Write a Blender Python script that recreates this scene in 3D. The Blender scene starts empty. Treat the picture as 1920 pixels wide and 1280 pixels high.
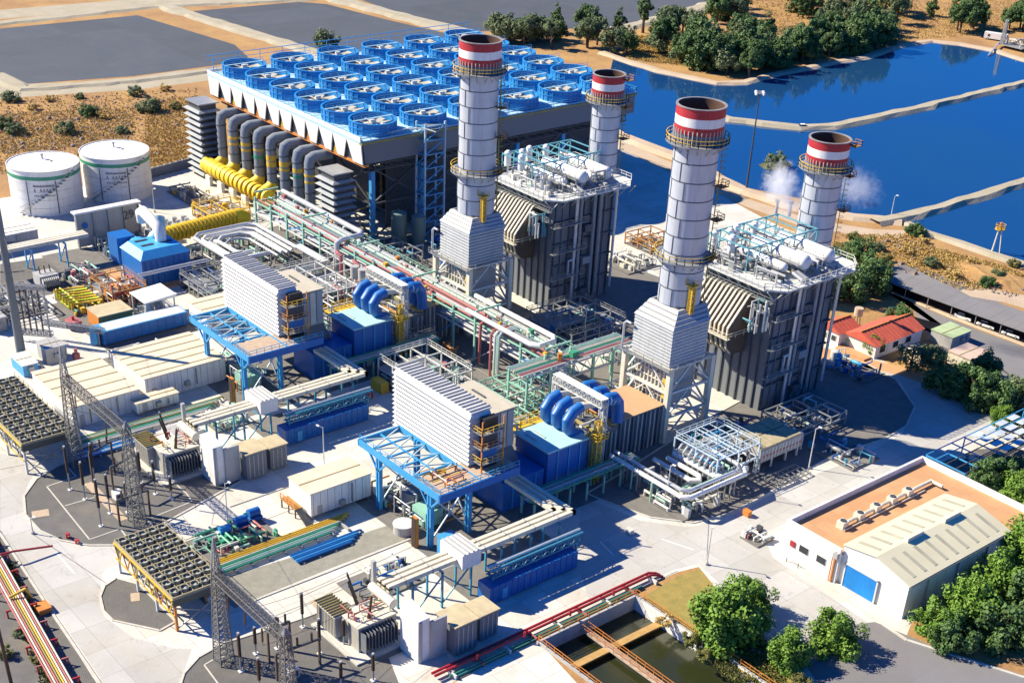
import bpy, math, random
from mathutils import Vector, Matrix
R=math.radians
# ------------------------------------------------------------------ camera, world, sun
F_PX,CYP=2506.83,995.9
PITCH,ROLL,YAW=R(32.50),R(-3.02),R(-48.84)
CAM=Vector((0,0,120.0))
scene=bpy.context.scene
_fwd=Vector((math.sin(YAW)*math.cos(PITCH),math.cos(YAW)*math.cos(PITCH),-math.sin(PITCH)))
_rt=Vector((math.cos(YAW),-math.sin(YAW),0)); _dn=_fwd.cross(_rt)
_r2=_rt*math.cos(ROLL)+_dn*math.sin(ROLL); _d2=-_rt*math.sin(ROLL)+_dn*math.cos(ROLL)
cam=bpy.data.cameras.new('camera'); cam.sensor_width=36; cam.lens=36*F_PX/1920
cam.shift_x=0; cam.shift_y=(CYP-640)/1920; cam.clip_start=1; cam.clip_end=5000
co=bpy.data.objects.new('camera',cam); scene.collection.objects.link(co)
m=Matrix((( _r2.x,-_d2.x,-_fwd.x,CAM.x),(_r2.y,-_d2.y,-_fwd.y,CAM.y),(_r2.z,-_d2.z,-_fwd.z,CAM.z),(0,0,0,1)))
co.matrix_world=m; scene.camera=co
SUN_AZ,SUN_EL=R(37),R(38)          # the light travels towards +x+y
sd=Vector((-math.cos(SUN_AZ)*math.cos(SUN_EL),-math.sin(SUN_AZ)*math.cos(SUN_EL),math.sin(SUN_EL)))
w=bpy.data.worlds.new('World'); scene.world=w; w.use_nodes=True
nt=w.node_tree; nt.nodes.clear()
sky=nt.nodes.new('ShaderNodeTexSky'); sky.sky_type='NISHITA'; sky.sun_disc=False
sky.sun_elevation=SUN_EL; sky.sun_rotation=math.atan2(sd.x,sd.y); sky.ozone_density=6.0; sky.air_density=0.9; sky.dust_density=0.2; sky.altitude=1500
bg=nt.nodes.new('ShaderNodeBackground'); bg.inputs[1].default_value=0.052
tint=nt.nodes.new('ShaderNodeMix'); tint.data_type='RGBA'; tint.blend_type='MULTIPLY'; tint.inputs[0].default_value=1; tint.inputs[7].default_value=(.13,.95,1.95,1)
wo=nt.nodes.new('ShaderNodeOutputWorld')
nt.links.new(sky.outputs[0],tint.inputs[6]); nt.links.new(tint.outputs[2],bg.inputs[0]); nt.links.new(bg.outputs[0],wo.inputs[0])
sl=bpy.data.lights.new('sun','SUN'); sl.energy=5.0; sl.angle=R(0.5); sl.color=(1.0,0.90,0.71)
so=bpy.data.objects.new('sun',sl); scene.collection.objects.link(so)
so.rotation_euler=sd.to_track_quat('Z','Y').to_euler()
vs=scene.view_settings; vs.view_transform='Standard'; vs.look='None'; vs.gamma=1; vs.use_curve_mapping=False; vs.exposure=1.0
scene.cycles.volume_bounces=6; scene.cycles.max_bounces=8

# ------------------------------------------------------------------ helpers
COL=scene.collection
ORG={}
def G(x,y,z=0.0):
    "ground point (height z) seen at photograph pixel x,y"
    d=_r2*((x-960)/F_PX)+_d2*((y-CYP)/F_PX)+_fwd
    t=(z-CAM.z)/d.z
    p=CAM+d*t
    return (p.x,p.y)
MATS={}
def mat(name,c,rough=.6,metal=0.0,c2=None,scale=.25,amt=.35,bump=0.0,bscale=3.0,stain=0.0,spec=None):
    if name in MATS: return MATS[name]
    m=bpy.data.materials.new(name); m.use_nodes=True; n=m.node_tree; b=n.nodes['Principled BSDF']
    b.inputs['Roughness'].default_value=rough; b.inputs['Metallic'].default_value=metal
    if spec is not None: b.inputs['Specular IOR Level'].default_value=spec
    tc=n.nodes.new('ShaderNodeTexCoord')
    nz=n.nodes.new('ShaderNodeTexNoise'); nz.inputs['Scale'].default_value=scale; nz.inputs['Detail'].default_value=6; nz.inputs['Roughness'].default_value=.65
    n.links.new(tc.outputs['Object'],nz.inputs['Vector'])
    c2=c2 or tuple(v*.62 for v in c)
    mx=n.nodes.new('ShaderNodeMix'); mx.data_type='RGBA'
    mx.inputs[6].default_value=(*c,1); mx.inputs[7].default_value=(*c2,1)
    rp=n.nodes.new('ShaderNodeValToRGB'); rp.color_ramp.elements[0].position=.5-.5*amt; rp.color_ramp.elements[1].position=.5+.5*amt+.15
    n.links.new(nz.outputs['Fac'],rp.inputs['Fac']); n.links.new(rp.outputs['Color'],mx.inputs[0])
    out=mx.outputs[2]
    if stain>0:   # vertical rain streaks and grime
        mp=n.nodes.new('ShaderNodeMapping'); mp.inputs['Scale'].default_value=(1.6,1.6,.10)
        n.links.new(tc.outputs['Object'],mp.inputs['Vector'])
        s=n.nodes.new('ShaderNodeTexNoise'); s.inputs['Scale'].default_value=1.2; s.inputs['Detail'].default_value=4
        n.links.new(mp.outputs[0],s.inputs['Vector'])
        r2=n.nodes.new('ShaderNodeValToRGB'); r2.color_ramp.elements[0].position=.52; r2.color_ramp.elements[1].position=.75
        n.links.new(s.outputs['Fac'],r2.inputs['Fac'])
        k=n.nodes.new('ShaderNodeMath'); k.operation='MULTIPLY'; k.inputs[1].default_value=stain; n.links.new(r2.outputs['Color'],k.inputs[0])
        m2=n.nodes.new('ShaderNodeMix'); m2.data_type='RGBA'; m2.inputs[7].default_value=(.22,.15,.09,1)
        n.links.new(k.outputs[0],m2.inputs[0]); n.links.new(out,m2.inputs[6]); out=m2.outputs[2]
    n.links.new(out,b.inputs['Base Color'])
    if bump>0:
        bn=n.nodes.new('ShaderNodeTexNoise'); bn.inputs['Scale'].default_value=bscale; bn.inputs['Detail'].default_value=5
        n.links.new(tc.outputs['Object'],bn.inputs['Vector'])
        bp=n.nodes.new('ShaderNodeBump'); bp.inputs['Strength'].default_value=bump; bp.inputs['Distance'].default_value=.3
        n.links.new(bn.outputs['Fac'],bp.inputs['Height']); n.links.new(bp.outputs[0],b.inputs['Normal'])
    MATS[name]=m; return m

class MB:
    def __init__(s): s.v=[]; s.f=[]
    def add(s,vs,fs):
        o=len(s.v); s.v+= [tuple(p) for p in vs]; s.f+= [tuple(i+o for i in f) for f in fs]; return s
    def box(s,x0,x1,y0,y1,z0,z1):
        return s.add([(x0,y0,z0),(x1,y0,z0),(x1,y1,z0),(x0,y1,z0),(x0,y0,z1),(x1,y0,z1),(x1,y1,z1),(x0,y1,z1)],
          [(3,2,1,0),(4,5,6,7),(0,1,5,4),(1,2,6,5),(2,3,7,6),(3,0,4,7)])
    def hexa(s,b,t):
        return s.add(list(b)+list(t),[(3,2,1,0),(4,5,6,7),(0,1,5,4),(1,2,6,5),(2,3,7,6),(3,0,4,7)])
    def frus(s,b,t,z0,z1):   # b,t = x0,x1,y0,y1
        return s.hexa([(b[0],b[2],z0),(b[1],b[2],z0),(b[1],b[3],z0),(b[0],b[3],z0)],[(t[0],t[2],z1),(t[1],t[2],z1),(t[1],t[3],z1),(t[0],t[3],z1)])
    def prism(s,poly,z0,z1):
        n=len(poly)
        a=sum(poly[i][0]*poly[(i+1)%n][1]-poly[(i+1)%n][0]*poly[i][1] for i in range(n))
        if a<0: poly=poly[::-1]
        v=[(p[0],p[1],z0) for p in poly]+[(p[0],p[1],z1) for p in poly]
        return s.add(v,[tuple(range(n-1,-1,-1)),tuple(range(n,2*n))]+[(i,(i+1)%n,n+(i+1)%n,n+i) for i in range(n)])
    def sheet(s,poly,z):
        n=len(poly); a=sum(poly[i][0]*poly[(i+1)%n][1]-poly[(i+1)%n][0]*poly[i][1] for i in range(n))
        if a<0: poly=poly[::-1]
        return s.add([(p[0],p[1],z) for p in poly],[tuple(range(n))])
    def beam(s,p,q,w,h=None):
        h=h or w; p=Vector(p); q=Vector(q); d=q-p
        if d.length<1e-6: return s
        d.normalize(); up=Vector((0,0,1)) if abs(d.z)<.95 else Vector((0,1,0))
        a=d.cross(up).normalized()*w/2; b=a.cross(d).normalized()*h/2
        return s.hexa([p-a-b,p+a-b,p+a+b,p-a+b],[q-a-b,q+a-b,q+a+b,q-a+b])
    def tube(s,pts,r,n=8,cap=True):
        P=[Vector(p) for p in pts]; rings=[]
        d0=(P[1]-P[0]).normalized(); up=Vector((0,0,1)) if abs(d0.z)<.9 else Vector((1,0,0))
        a=d0.cross(up).normalized()
        for i,p in enumerate(P):
            if i==0: d=(P[1]-P[0]).normalized()
            elif i==len(P)-1: d=(P[-1]-P[-2]).normalized()
            else: d=((P[i+1]-p).normalized()+(p-P[i-1]).normalized()).normalized()
            a=(a-d*a.dot(d)); 
            if a.length<1e-4: a=d.orthogonal()
            a.normalize(); b=d.cross(a)
            k=1.0
            if 0<i<len(P)-1:
                k=1/max(.6,d.dot((p-P[i-1]).normalized()))
            rr=r[i] if isinstance(r,(list,tuple)) else r
            rings.append([p+(a*math.cos(2*math.pi*j/n)+b*math.sin(2*math.pi*j/n))*rr*(k if k<1.3 else 1.2) for j in range(n)])
        vs=[q for g in rings for q in g]; fs=[]
        for i in range(len(P)-1):
            for j in range(n): fs.append((i*n+j,i*n+(j+1)%n,(i+1)*n+(j+1)%n,(i+1)*n+j))
        if cap: fs.append(tuple(range(n-1,-1,-1))); fs.append(tuple((len(P)-1)*n+j for j in range(n)))
        return s.add(vs,fs)
    def cyl(s,x,y,z0,z1,r,n=16,r2=None,cap=True):
        r2=r if r2 is None else r2
        v=[(x+r*math.cos(2*math.pi*j/n),y+r*math.sin(2*math.pi*j/n),z0) for j in range(n)]+[(x+r2*math.cos(2*math.pi*j/n),y+r2*math.sin(2*math.pi*j/n),z1) for j in range(n)]
        f=[(j,(j+1)%n,n+(j+1)%n,n+j) for j in range(n)]
        if cap: f+= [tuple(range(n-1,-1,-1)),tuple(range(n,2*n))]
        return s.add(v,f)
    def pipe(s,x,y,z0,z1,ro,ri,n=32):
        v=[]
        for (r,z) in ((ro,z0),(ro,z1),(ri,z1),(ri,z0)):
            v+=[(x+r*math.cos(2*math.pi*j/n),y+r*math.sin(2*math.pi*j/n),z) for j in range(n)]
        f=[]
        for k in range(4):
            for j in range(n): f.append((k*n+j,k*n+(j+1)%n,((k+1)%4)*n+(j+1)%n,((k+1)%4)*n+j))
        return s.add(v,f)
    def lattice(s,p,q,w0,w1,bays,t=.12,cross=True):
        p=Vector(p); q=Vector(q); d=(q-p).normalized()
        a=Vector((1,0,0)) if abs(d.x)<.7 else Vector((0,0,1)); a=(a-d*a.dot(d)).normalized(); b=d.cross(a)
        ring=[]
        for i in range(bays+1):
            k=i/bays; c=p.lerp(q,k); h=(w0*(1-k)+w1*k)/2
            ring.append([c+a*h+b*h,c-a*h+b*h,c-a*h-b*h,c+a*h-b*h])
        for j in range(4): s.beam(ring[0][j],ring[-1][j],t*1.25)
        for i in range(bays):
            for j in range(4):
                k=(j+1)%4
                s.beam(ring[i][j],ring[i+1][k],t*.6)
                if cross: s.beam(ring[i][k],ring[i+1][j],t*.6)
                s.beam(ring[i+1][j],ring[i+1][k],t*.6)
        return s
    def rail(s,pts,h=1.1,t=.07,post=1.8):
        for a,b in zip(pts[:-1],pts[1:]):
            a=Vector(a); b=Vector(b); L=(b-a).length; n=max(1,int(L/post))
            for z in (h,h*.5): s.beam(a+Vector((0,0,z)),b+Vector((0,0,z)),t)
            for i in range(n+1):
                c=a.lerp(b,i/n); s.beam(c,c+Vector((0,0,h)),t)
        return s
    def build(s,name,m,parent=None,smooth=False):
        o0=ORG.get(parent,Vector((0,0,0))) if parent else Vector((0,0,0))
        org=o0
        if parent is None and s.v:
            xs=[p[0] for p in s.v]; ys=[p[1] for p in s.v]; zs=[p[2] for p in s.v]
            org=Vector(((min(xs)+max(xs))/2,(min(ys)+max(ys))/2,min(zs)))
        me=bpy.data.meshes.new(name); me.from_pydata([(p[0]-org.x,p[1]-org.y,p[2]-org.z) for p in s.v],[],s.f); me.update()
        if m: me.materials.append(m)
        if smooth:
            for p in me.polygons: p.use_smooth=True
            try: me.set_sharp_from_angle(angle=R(38))
            except Exception: pass
        o=bpy.data.objects.new(name,me); COL.objects.link(o)
        if parent: o.parent=parent
        else: o.location=org
        ORG[o]=org
        return o
def tag(o,label,cat,group=None,kind=None):
    if label: o['label']=label
    if cat: o['category']=cat
    if group: o['group']=group
    if kind: o['kind']=kind
    return o
def thing(name,label,cat,loc,group=None):
    o=bpy.data.objects.new(name,None); COL.objects.link(o); o.location=loc; o.empty_display_size=.5
    ORG[o]=Vector(loc); return tag(o,label,cat,group)
def struct(name,mb,m): o=mb.build(name,m); o['kind']='structure'; return o
def copy_tree(o,parent=None,loc=None,rot=None,scale=None,label=None):
    c=o.copy(); COL.objects.link(c)
    if parent: c.parent=parent
    if loc is not None: c.location=loc
    if rot is not None: c.rotation_euler=(0,0,rot)
    if scale is not None: c.scale=scale if not isinstance(scale,(int,float)) else (scale,)*3
    if label: c['label']=label
    for ch in [x for x in o.children]: copy_tree(ch,c)
    return c
def children_link(): pass
def place(o,loc,rot=0,scale=1):
    o.location=loc; o.rotation_euler=(0,0,rot); o.scale=(scale,)*3 if isinstance(scale,(int,float)) else scale

# ------------------------------------------------------------------ materials
earth=mat('dry_earth',(.42,.25,.085),.95,c2=(.24,.12,.055),scale=.06,amt=.3,bump=.5,bscale=1.2)
def ground_mat():
    m=earth; n=m.node_tree
    mx=[x for x in n.nodes if x.type=='MIX'][0]
    b=n.nodes['Principled BSDF']; tc=[x for x in n.nodes if x.type=='TEX_COORD'][0]
    z=n.nodes.new('ShaderNodeTexNoise'); z.inputs['Scale'].default_value=.9; z.inputs['Detail'].default_value=8; z.inputs['Roughness'].default_value=.75
    n.links.new(tc.outputs['Object'],z.inputs['Vector'])
    r=n.nodes.new('ShaderNodeValToRGB'); r.color_ramp.elements[0].position=.55; r.color_ramp.elements[1].position=.68
    n.links.new(z.outputs['Fac'],r.inputs['Fac'])
    m2=n.nodes.new('ShaderNodeMix'); m2.data_type='RGBA'; m2.inputs[7].default_value=(.10,.085,.035,1)
    k=n.nodes.new('ShaderNodeMath'); k.operation='MULTIPLY'; k.inputs[1].default_value=.7; n.links.new(r.outputs['Color'],k.inputs[0])
    n.links.new(k.outputs[0],m2.inputs[0]); n.links.new(mx.outputs[2],m2.inputs[6]); n.links.new(m2.outputs[2],b.inputs['Base Color'])
ground_mat()
conc=mat('concrete',(.66,.64,.58),.85,c2=(.50,.48,.43),scale=.12,amt=.35,bump=.1,bscale=2)
road_m=mat('concrete_road',(.52,.51,.48),.85,c2=(.38,.375,.36),scale=.08,amt=.4,bump=.08,bscale=2)
kerb_m=mat('kerb_concrete',(.55,.53,.48),.85,c2=(.4,.37,.28),scale=.8)
gravel=mat('gravel',(.17,.165,.155),.95,c2=(.11,.105,.10),scale=.35,amt=.5,bump=.6,bscale=8)
asph=mat('asphalt',(.21,.205,.21),.9,c2=(.16,.155,.16),scale=.07,amt=.4,bump=.2,bscale=5)
ash=mat('pond_liner',(.075,.088,.105),.85,c2=(.05,.06,.075),scale=.05,amt=.5,bump=.2,bscale=.6,stain=0)
berm_m=mat('pale_berm',(.42,.37,.28),.95,c2=(.28,.25,.15),scale=.15,amt=.5,bump=.4,bscale=2)
sand=mat('pale_sand',(.50,.40,.29),.95,c2=(.36,.26,.17),scale=.15,amt=.5,bump=.4,bscale=2)
white=mat('white_paint',(.80,.79,.75),.5,c2=(.64,.62,.57),scale=.4,amt=.35,stain=.25)
cream=mat('cream_paint',(.68,.64,.52),.55,c2=(.55,.50,.38),scale=.5,amt=.4,stain=.25)
alu=mat('aluminium_cladding',(.55,.58,.62),.45,metal=.2,c2=(.40,.43,.48),scale=.22,amt=.6,stain=.32)
alu2=mat('aluminium_pipe',(.60,.61,.62),.35,metal=.35,c2=(.45,.46,.48),scale=.7,amt=.4)
galv=mat('galvanised_steel',(.36,.37,.37),.5,metal=.4,c2=(.25,.26,.25),scale=1,amt=.4)
steelw=mat('white_steel',(.62,.63,.60),.5,c2=(.48,.48,.44),scale=1,amt=.4,stain=.1)
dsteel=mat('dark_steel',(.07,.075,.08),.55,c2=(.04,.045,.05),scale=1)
seam=mat('dark_seam',(.10,.11,.13),.7)
grey=mat('grey_cladding',(.15,.165,.185),.6,c2=(.15,.165,.18),scale=.3,amt=.5,stain=.2)
lgrey=mat('light_grey_cladding',(.42,.42,.41),.6,c2=(.32,.31,.29),scale=.4,amt=.5,stain=.25)
blue=mat('blue_paint',(.008,.15,.46),.45,c2=(.005,.085,.30),scale=.35,amt=.6,stain=.2)
lblue=mat('light_blue_steel',(.05,.36,.66),.5,c2=(.04,.22,.46),scale=.6,amt=.6,stain=.25)
teal=mat('pale_teal_paint',(.42,.66,.64),.55,c2=(.30,.52,.52),scale=.4,amt=.5,stain=.1)
green=mat('green_paint',(.04,.30,.17),.5,c2=(.03,.2,.12),scale=.8)
lgreen=mat('light_green_steel',(.28,.52,.40),.55,c2=(.2,.4,.32),scale=.8)
red=mat('red_paint',(.46,.02,.03),.55,c2=(.27,.015,.02),scale=.5,amt=.6,stain=.25)
pinkr=mat('faded_red_pipe',(.45,.13,.13),.6,c2=(.30,.09,.08),scale=.9,amt=.6,stain=.2)
yellow=mat('yellow_paint',(.70,.46,.03),.55,c2=(.48,.29,.04),scale=.6,amt=.6,stain=.25)
orange=mat('orange_paint',(.62,.23,.04),.6,c2=(.45,.15,.03),scale=.8)
tanroof=mat('tan_roof',(.52,.33,.18),.8,c2=(.42,.25,.12),scale=.25,amt=.5,stain=0)
terra=mat('terracotta_roof',(.60,.33,.16),.85,c2=(.48,.24,.11),scale=.2,amt=.5)
redroof=mat('red_roof_tile',(.58,.11,.06),.8,c2=(.42,.08,.05),scale=.8,amt=.5)
glass=mat('dark_glass',(.03,.04,.05),.1)
brown=mat('brown_metal',(.13,.09,.06),.8)
porc=mat('brown_porcelain',(.07,.045,.03),.4)
black=mat('black',(.02,.02,.022),.6)
lvr=mat('louvre_grey',(.30,.32,.33),.6,c2=(.20,.22,.24),scale=.4)
greyduct=mat('grey_riser',(.20,.23,.26),.5,c2=(.14,.16,.20),scale=.3,amt=.5,stain=.3)
def water_mat(name,c,rough):
    m=mat(name,c,rough,c2=(c[0]*2.2,c[1]*1.25,c[2]*.7),scale=.012,amt=.5,bump=0)
    n=m.node_tree; b=n.nodes['Principled BSDF']; b.inputs['Specular IOR Level'].default_value=.5
    tc=[x for x in n.nodes if x.type=='TEX_COORD'][0]
    z=n.nodes.new('ShaderNodeTexNoise'); z.inputs['Scale'].default_value=.35; z.inputs['Detail'].default_value=8; z.inputs['Roughness'].default_value=.7
    n.links.new(tc.outputs['Object'],z.inputs['Vector'])
    bp=n.nodes.new('ShaderNodeBump'); bp.inputs['Strength'].default_value=.06; bp.inputs['Distance'].default_value=.15
    n.links.new(z.outputs['Fac'],bp.inputs['Height']); n.links.new(bp.outputs[0],b.inputs['Normal']); return m
wat=water_mat('reservoir_water',(.006,.048,.17),.04)
dwat=water_mat('basin_water',(.018,.028,.012),.15)
def leaf_mat(name,c,c2):
    m=mat(name,c,.7,c2=c2,scale=1.3,amt=.5)
    b=m.node_tree.nodes['Principled BSDF']
    try: b.inputs['Subsurface Weight'].default_value=0
    except Exception: pass
    return m
leaf_g=leaf_mat('leaf_green',(.15,.27,.02),(.06,.14,.012))
leaf_d=leaf_mat('leaf_dark',(.075,.15,.03),(.04,.085,.02))
leaf_o=leaf_mat('leaf_olive',(.14,.19,.07),(.08,.11,.045))
leaf_y=leaf_mat('leaf_yellow_green',(.17,.17,.03),(.09,.10,.02))
bark=mat('bark',(.12,.08,.05),.9)
drygrass=mat('dry_grass',(.52,.37,.12),.9,c2=(.40,.26,.08),scale=.3)
rock_m=mat('rock',(.26,.20,.16),.9,c2=(.14,.10,.08),scale=.8,bump=.4)
def paving(m,slab,joint,st):
    n=m.node_tree; L=n.links.new; b=n.nodes['Principled BSDF']; tc=[x for x in n.nodes if x.type=='TEX_COORD'][0]; src=[x for x in n.nodes if x.type=='MIX'][0].outputs[2]
    br=n.nodes.new('ShaderNodeTexBrick'); br.offset=0; br.inputs['Scale'].default_value=1; br.inputs['Brick Width'].default_value=slab; br.inputs['Row Height'].default_value=slab; br.inputs['Mortar Size'].default_value=.045; br.inputs['Mortar Smooth'].default_value=.3
    br.inputs['Color1'].default_value=(1,1,1,1); br.inputs['Color2'].default_value=(.86,.85,.82,1); br.inputs['Mortar'].default_value=(joint,joint,joint,1); L(tc.outputs['Object'],br.inputs['Vector'])
    mu=n.nodes.new('ShaderNodeMix'); mu.data_type='RGBA'; mu.blend_type='MULTIPLY'; mu.inputs[0].default_value=1; L(src,mu.inputs[6]); L(br.outputs['Color'],mu.inputs[7])
    last=mu.outputs[2]
    for sc,lo,hi,am,col,dist in ((.35,.56,.72,st,(.17,.15,.12,1),1.2),(1.7,.62,.74,st*.9,(.10,.09,.08,1),2.0),(.09,.5,.75,st*.7,(.40,.31,.19,1),.4)):
        z=n.nodes.new('ShaderNodeTexNoise'); z.inputs['Scale'].default_value=sc; z.inputs['Detail'].default_value=7; z.inputs['Roughness'].default_value=.7; z.inputs['Distortion'].default_value=dist; L(tc.outputs['Object'],z.inputs['Vector'])
        r=n.nodes.new('ShaderNodeMapRange'); r.inputs[1].default_value=lo; r.inputs[2].default_value=hi; r.inputs[4].default_value=am; L(z.outputs['Fac'],r.inputs[0])
        x=n.nodes.new('ShaderNodeMix'); x.data_type='RGBA'; x.inputs[7].default_value=col; L(r.outputs[0],x.inputs[0]); L(last,x.inputs[6]); last=x.outputs[2]
    L(last,b.inputs['Base Color'])
paving(conc,5.0,.55,.42); paving(road_m,6.0,.62,.42); paving(asph,14.0,.85,.2); paving(ash,22.0,.9,.08); paving(terra,3.0,.85,.35); paving(gravel,40.0,1,.4)
# ------------------------------------------------------------------ ground and setting
def gp(*pts): return [G(*p) for p in pts]
HX0,HX1,HY0,HY1=-115.7,-74.0,107.8,127.5      # settling basins sink into the ground here
g=MB()
g.sheet([(-1700,-400),(HX0,-400),(HX0,1700),(-1700,1700)],0).sheet([(HX0,-400),(HX1,-400),(HX1,HY0),(HX0,HY0)],0)
g.sheet([(HX0,HY1),(HX1,HY1),(HX1,1700),(HX0,1700)],0).sheet([(HX1,-400),(400,-400),(400,1700),(HX1,1700)],0)
struct('ground',g,earth)
def sheet(name,poly,z,m): return struct(name,MB().sheet(poly,z),m)
sheet('concrete_pavement',gp((-260,395),(0,372),(150,350),(275,333),(365,308),(640,235),(1160,255),(1210,290),(1400,392),(1500,445),(1640,505),(1560,560),(1525,640),(1600,650),(1760,725),(1890,795),(2100,860),(2100,960),(1930,960),(1720,1140),(1700,1190),(1660,1310),(1480,1310),(1400,1200),(1335,1092),(1310,1062),(1270,1072),(1195,1106),(905,1243),(800,1310),(-260,1310)),.004,conc)
sheet('left_road',gp((-200,840),(0,850),(100,858),(60,893),(43,930),(50,980),(100,1010),(160,1026),(228,1026),(192,1075),(188,1120),(196,1155),(250,1195),(330,1215),(360,1215),(330,1300),(215,1310),(0,995),(-120,880)),.008,road_m)
sheet('right_road',gp((1090,935),(1130,945),(1200,975),(1290,988),(1360,975),(1440,930),(1500,900),(1600,862),(1690,815),(1718,765),(1690,718),(1640,684),(1700,694),(1890,792),(1870,812),(1800,826),(1720,858),(1470,982),(1430,1000),(1450,1045),(1650,1182),(1630,1300),(1500,1300),(1400,1185),(1345,1090),(1310,1056),(1262,1068),(1110,1140),(1080,1050)),.008,road_m)
def kerb(name,pts,w=.35,h=.14,m=None):
    mb=MB()
    for a,b in zip(pts[:-1],pts[1:]): mb.beam((a[0],a[1],h/2),(b[0],b[1],h/2),w,h)
    return struct(name,mb,m or kerb_m)
yardA=gp((155,858),(110,872),(68,898),(45,930),(48,965),(75,995),(115,1013),(165,1022),(228,1022),(300,985),(455,900),(385,862),(300,872),(240,838))
sheet('gravel_yard',yardA,.012,gravel); kerb('kerb',yardA+yardA[:1])
yardB=gp((330,1310),(345,1262),(372,1232),(420,1205),(480,1187),(570,1158),(650,1128),(700,1160),(760,1310))
sheet('gravel_yard',yardB,.012,gravel); kerb('kerb',yardB[:-2])
yardC=gp((188,1118),(196,1098),(218,1084),(262,1096),(330,1165),(300,1182),(212,1163),(194,1145))
sheet('gravel_yard',yardC,.012,gravel); kerb('kerb',yardC+yardC[:1])
yardD=gp((380,1095),(560,1040),(725,985),(768,1008),(620,1065),(488,1118),(440,1140))
sheet('gravel_strip',yardD,.012,mat('grey_green_gravel',(.30,.29,.24),.95,c2=(.2,.19,.15),scale=.6,bump=.5,bscale=7)); kerb('kerb',gp((440,1143),(488,1121),(625,1068),(770,1010)))
kerb('kerb',gp((430,950),(560,905)))
sheet('gravel_strip',gp((0,495),(90,482),(215,470),(235,520),(60,560),(0,575)),.012,gravel)
isl=gp((1130,938),(1100,925),(1160,890),(1300,800),(1500,690),(1560,672),(1625,682),(1680,712),(1715,762),(1700,798),(1660,822),(1560,855),(1490,893),(1440,925),(1370,962),(1300,980),(1220,970))
sheet('gravel_island',isl,.012,mat('dark_gravel',(.20,.19,.17),.95,c2=(.13,.12,.11),scale=.4,bump=.5,bscale=7)); kerb('kerb',isl+isl[:1])
sheet('gravel_island',gp((1700,892),(1760,868),(1830,842),(1890,838),(1960,850),(1990,900),(1900,935),(1790,905)),.012,gravel)
sheet('gravel_island',gp((1120,505),(1180,498),(1250,525),(1240,590),(1190,640),(1060,660),(960,620),(1000,590)),.012,MATS['dark_gravel'])
sheet('gravel_strip',gp((0,900),(-80,880),(-80,1310),(200,1310),(105,1160),(0,1000)),.012,gravel); kerb('kerb',gp((-40,940),(0,1000),(105,1160),(200,1300)),.4,.16)
sheet('gravel_strip',gp((110,560),(150,548),(145,600),(115,605),(98,585)),.012,gravel)
dgv=MATS['dark_gravel']
for k,(xa,xb,ya,yb) in enumerate(((-288,-172,157.8,168.4),(-285,-228.5,136,157.7),(-166,-141,108,167),(-226,-202,109,167.2),(-204,-163,137,157.7),(-181,-166.5,168.6,192),(-272,-242,100,120),(-300,-274,110,121.5),(-266,-236,168.6,203),(-184,-166,192.2,220),(-230,-226,168.6,214),(-139.5,-130,106,128),(-200,-190.5,107,129),(-140,-126,83,92.5),(-201,-187,84,93.5),(-247,-244,120,136))):
    sheet('equipment_bed',[(xa,ya),(xb,ya),(xb,yb),(xa,yb)],.016+.004*k,dgv)

# painted layout lines and cable-trench covers of the switchyards
mb=MB()
for pts in (((88,912),(143,893),(127,876)),((88,912),(168,1011),(226,991),(243,1014)),((285,970),(360,940),(350,925)),((275,973),(300,998)),((265,852),(350,925)),((122,948),(178,932))):
    for a,b in zip(pts[:-1],pts[1:]):
        A=G(*a); B=G(*b); mb.beam((A[0],A[1],.03),(B[0],B[1],.03),.22,.05)
for pts in (((383,1246),(400,1236),(430,1228)),((383,1246),(412,1285)),):
    for a,b in zip(pts[:-1],pts[1:]):
        A=G(*a); B=G(*b); mb.beam((A[0],A[1],.03),(B[0],B[1],.03),.22,.05)
struct('yard_kerb_line',mb,kerb_m)
mb=MB()
for a,b,wd in (((165,905),(232,975),1.5),((585,1125),(620,1160),1.2),((60,965),(92,960),2.2),((245,1120),(262,1118),2.2)):
    A=G(*a); B=G(*b); mb.beam((A[0],A[1],.03),(B[0],B[1],.03),wd,.04)
struct('trench_cover',mb,sand)
# tyre-darkened joints of the concrete slabs
mb=MB()
for a,b in (((900,1243),(1270,1070)),((560,1120),(860,985)),((1330,960),(1325,1055)),((60,1000),(330,1180)),((100,860),(0,880)),((500,1160),(860,1020)),((430,1000),(560,950))):
    A=G(*a); B=G(*b); mb.beam((A[0],A[1],.014),(B[0],B[1],.014),.12,.008)
struct('slab_joint',mb,gravel)
mb=MB()
for a,b in (((105,1035),(140,1075)),((1125,1015),(1150,1040)),((1400,1010),(1432,1000)),((1240,1010),(1300,1030))):
    A=G(*a); B=G(*b); mb.beam((A[0],A[1],.02),(B[0],B[1],.02),.25,.01)
struct('road_line',mb,white)

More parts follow.
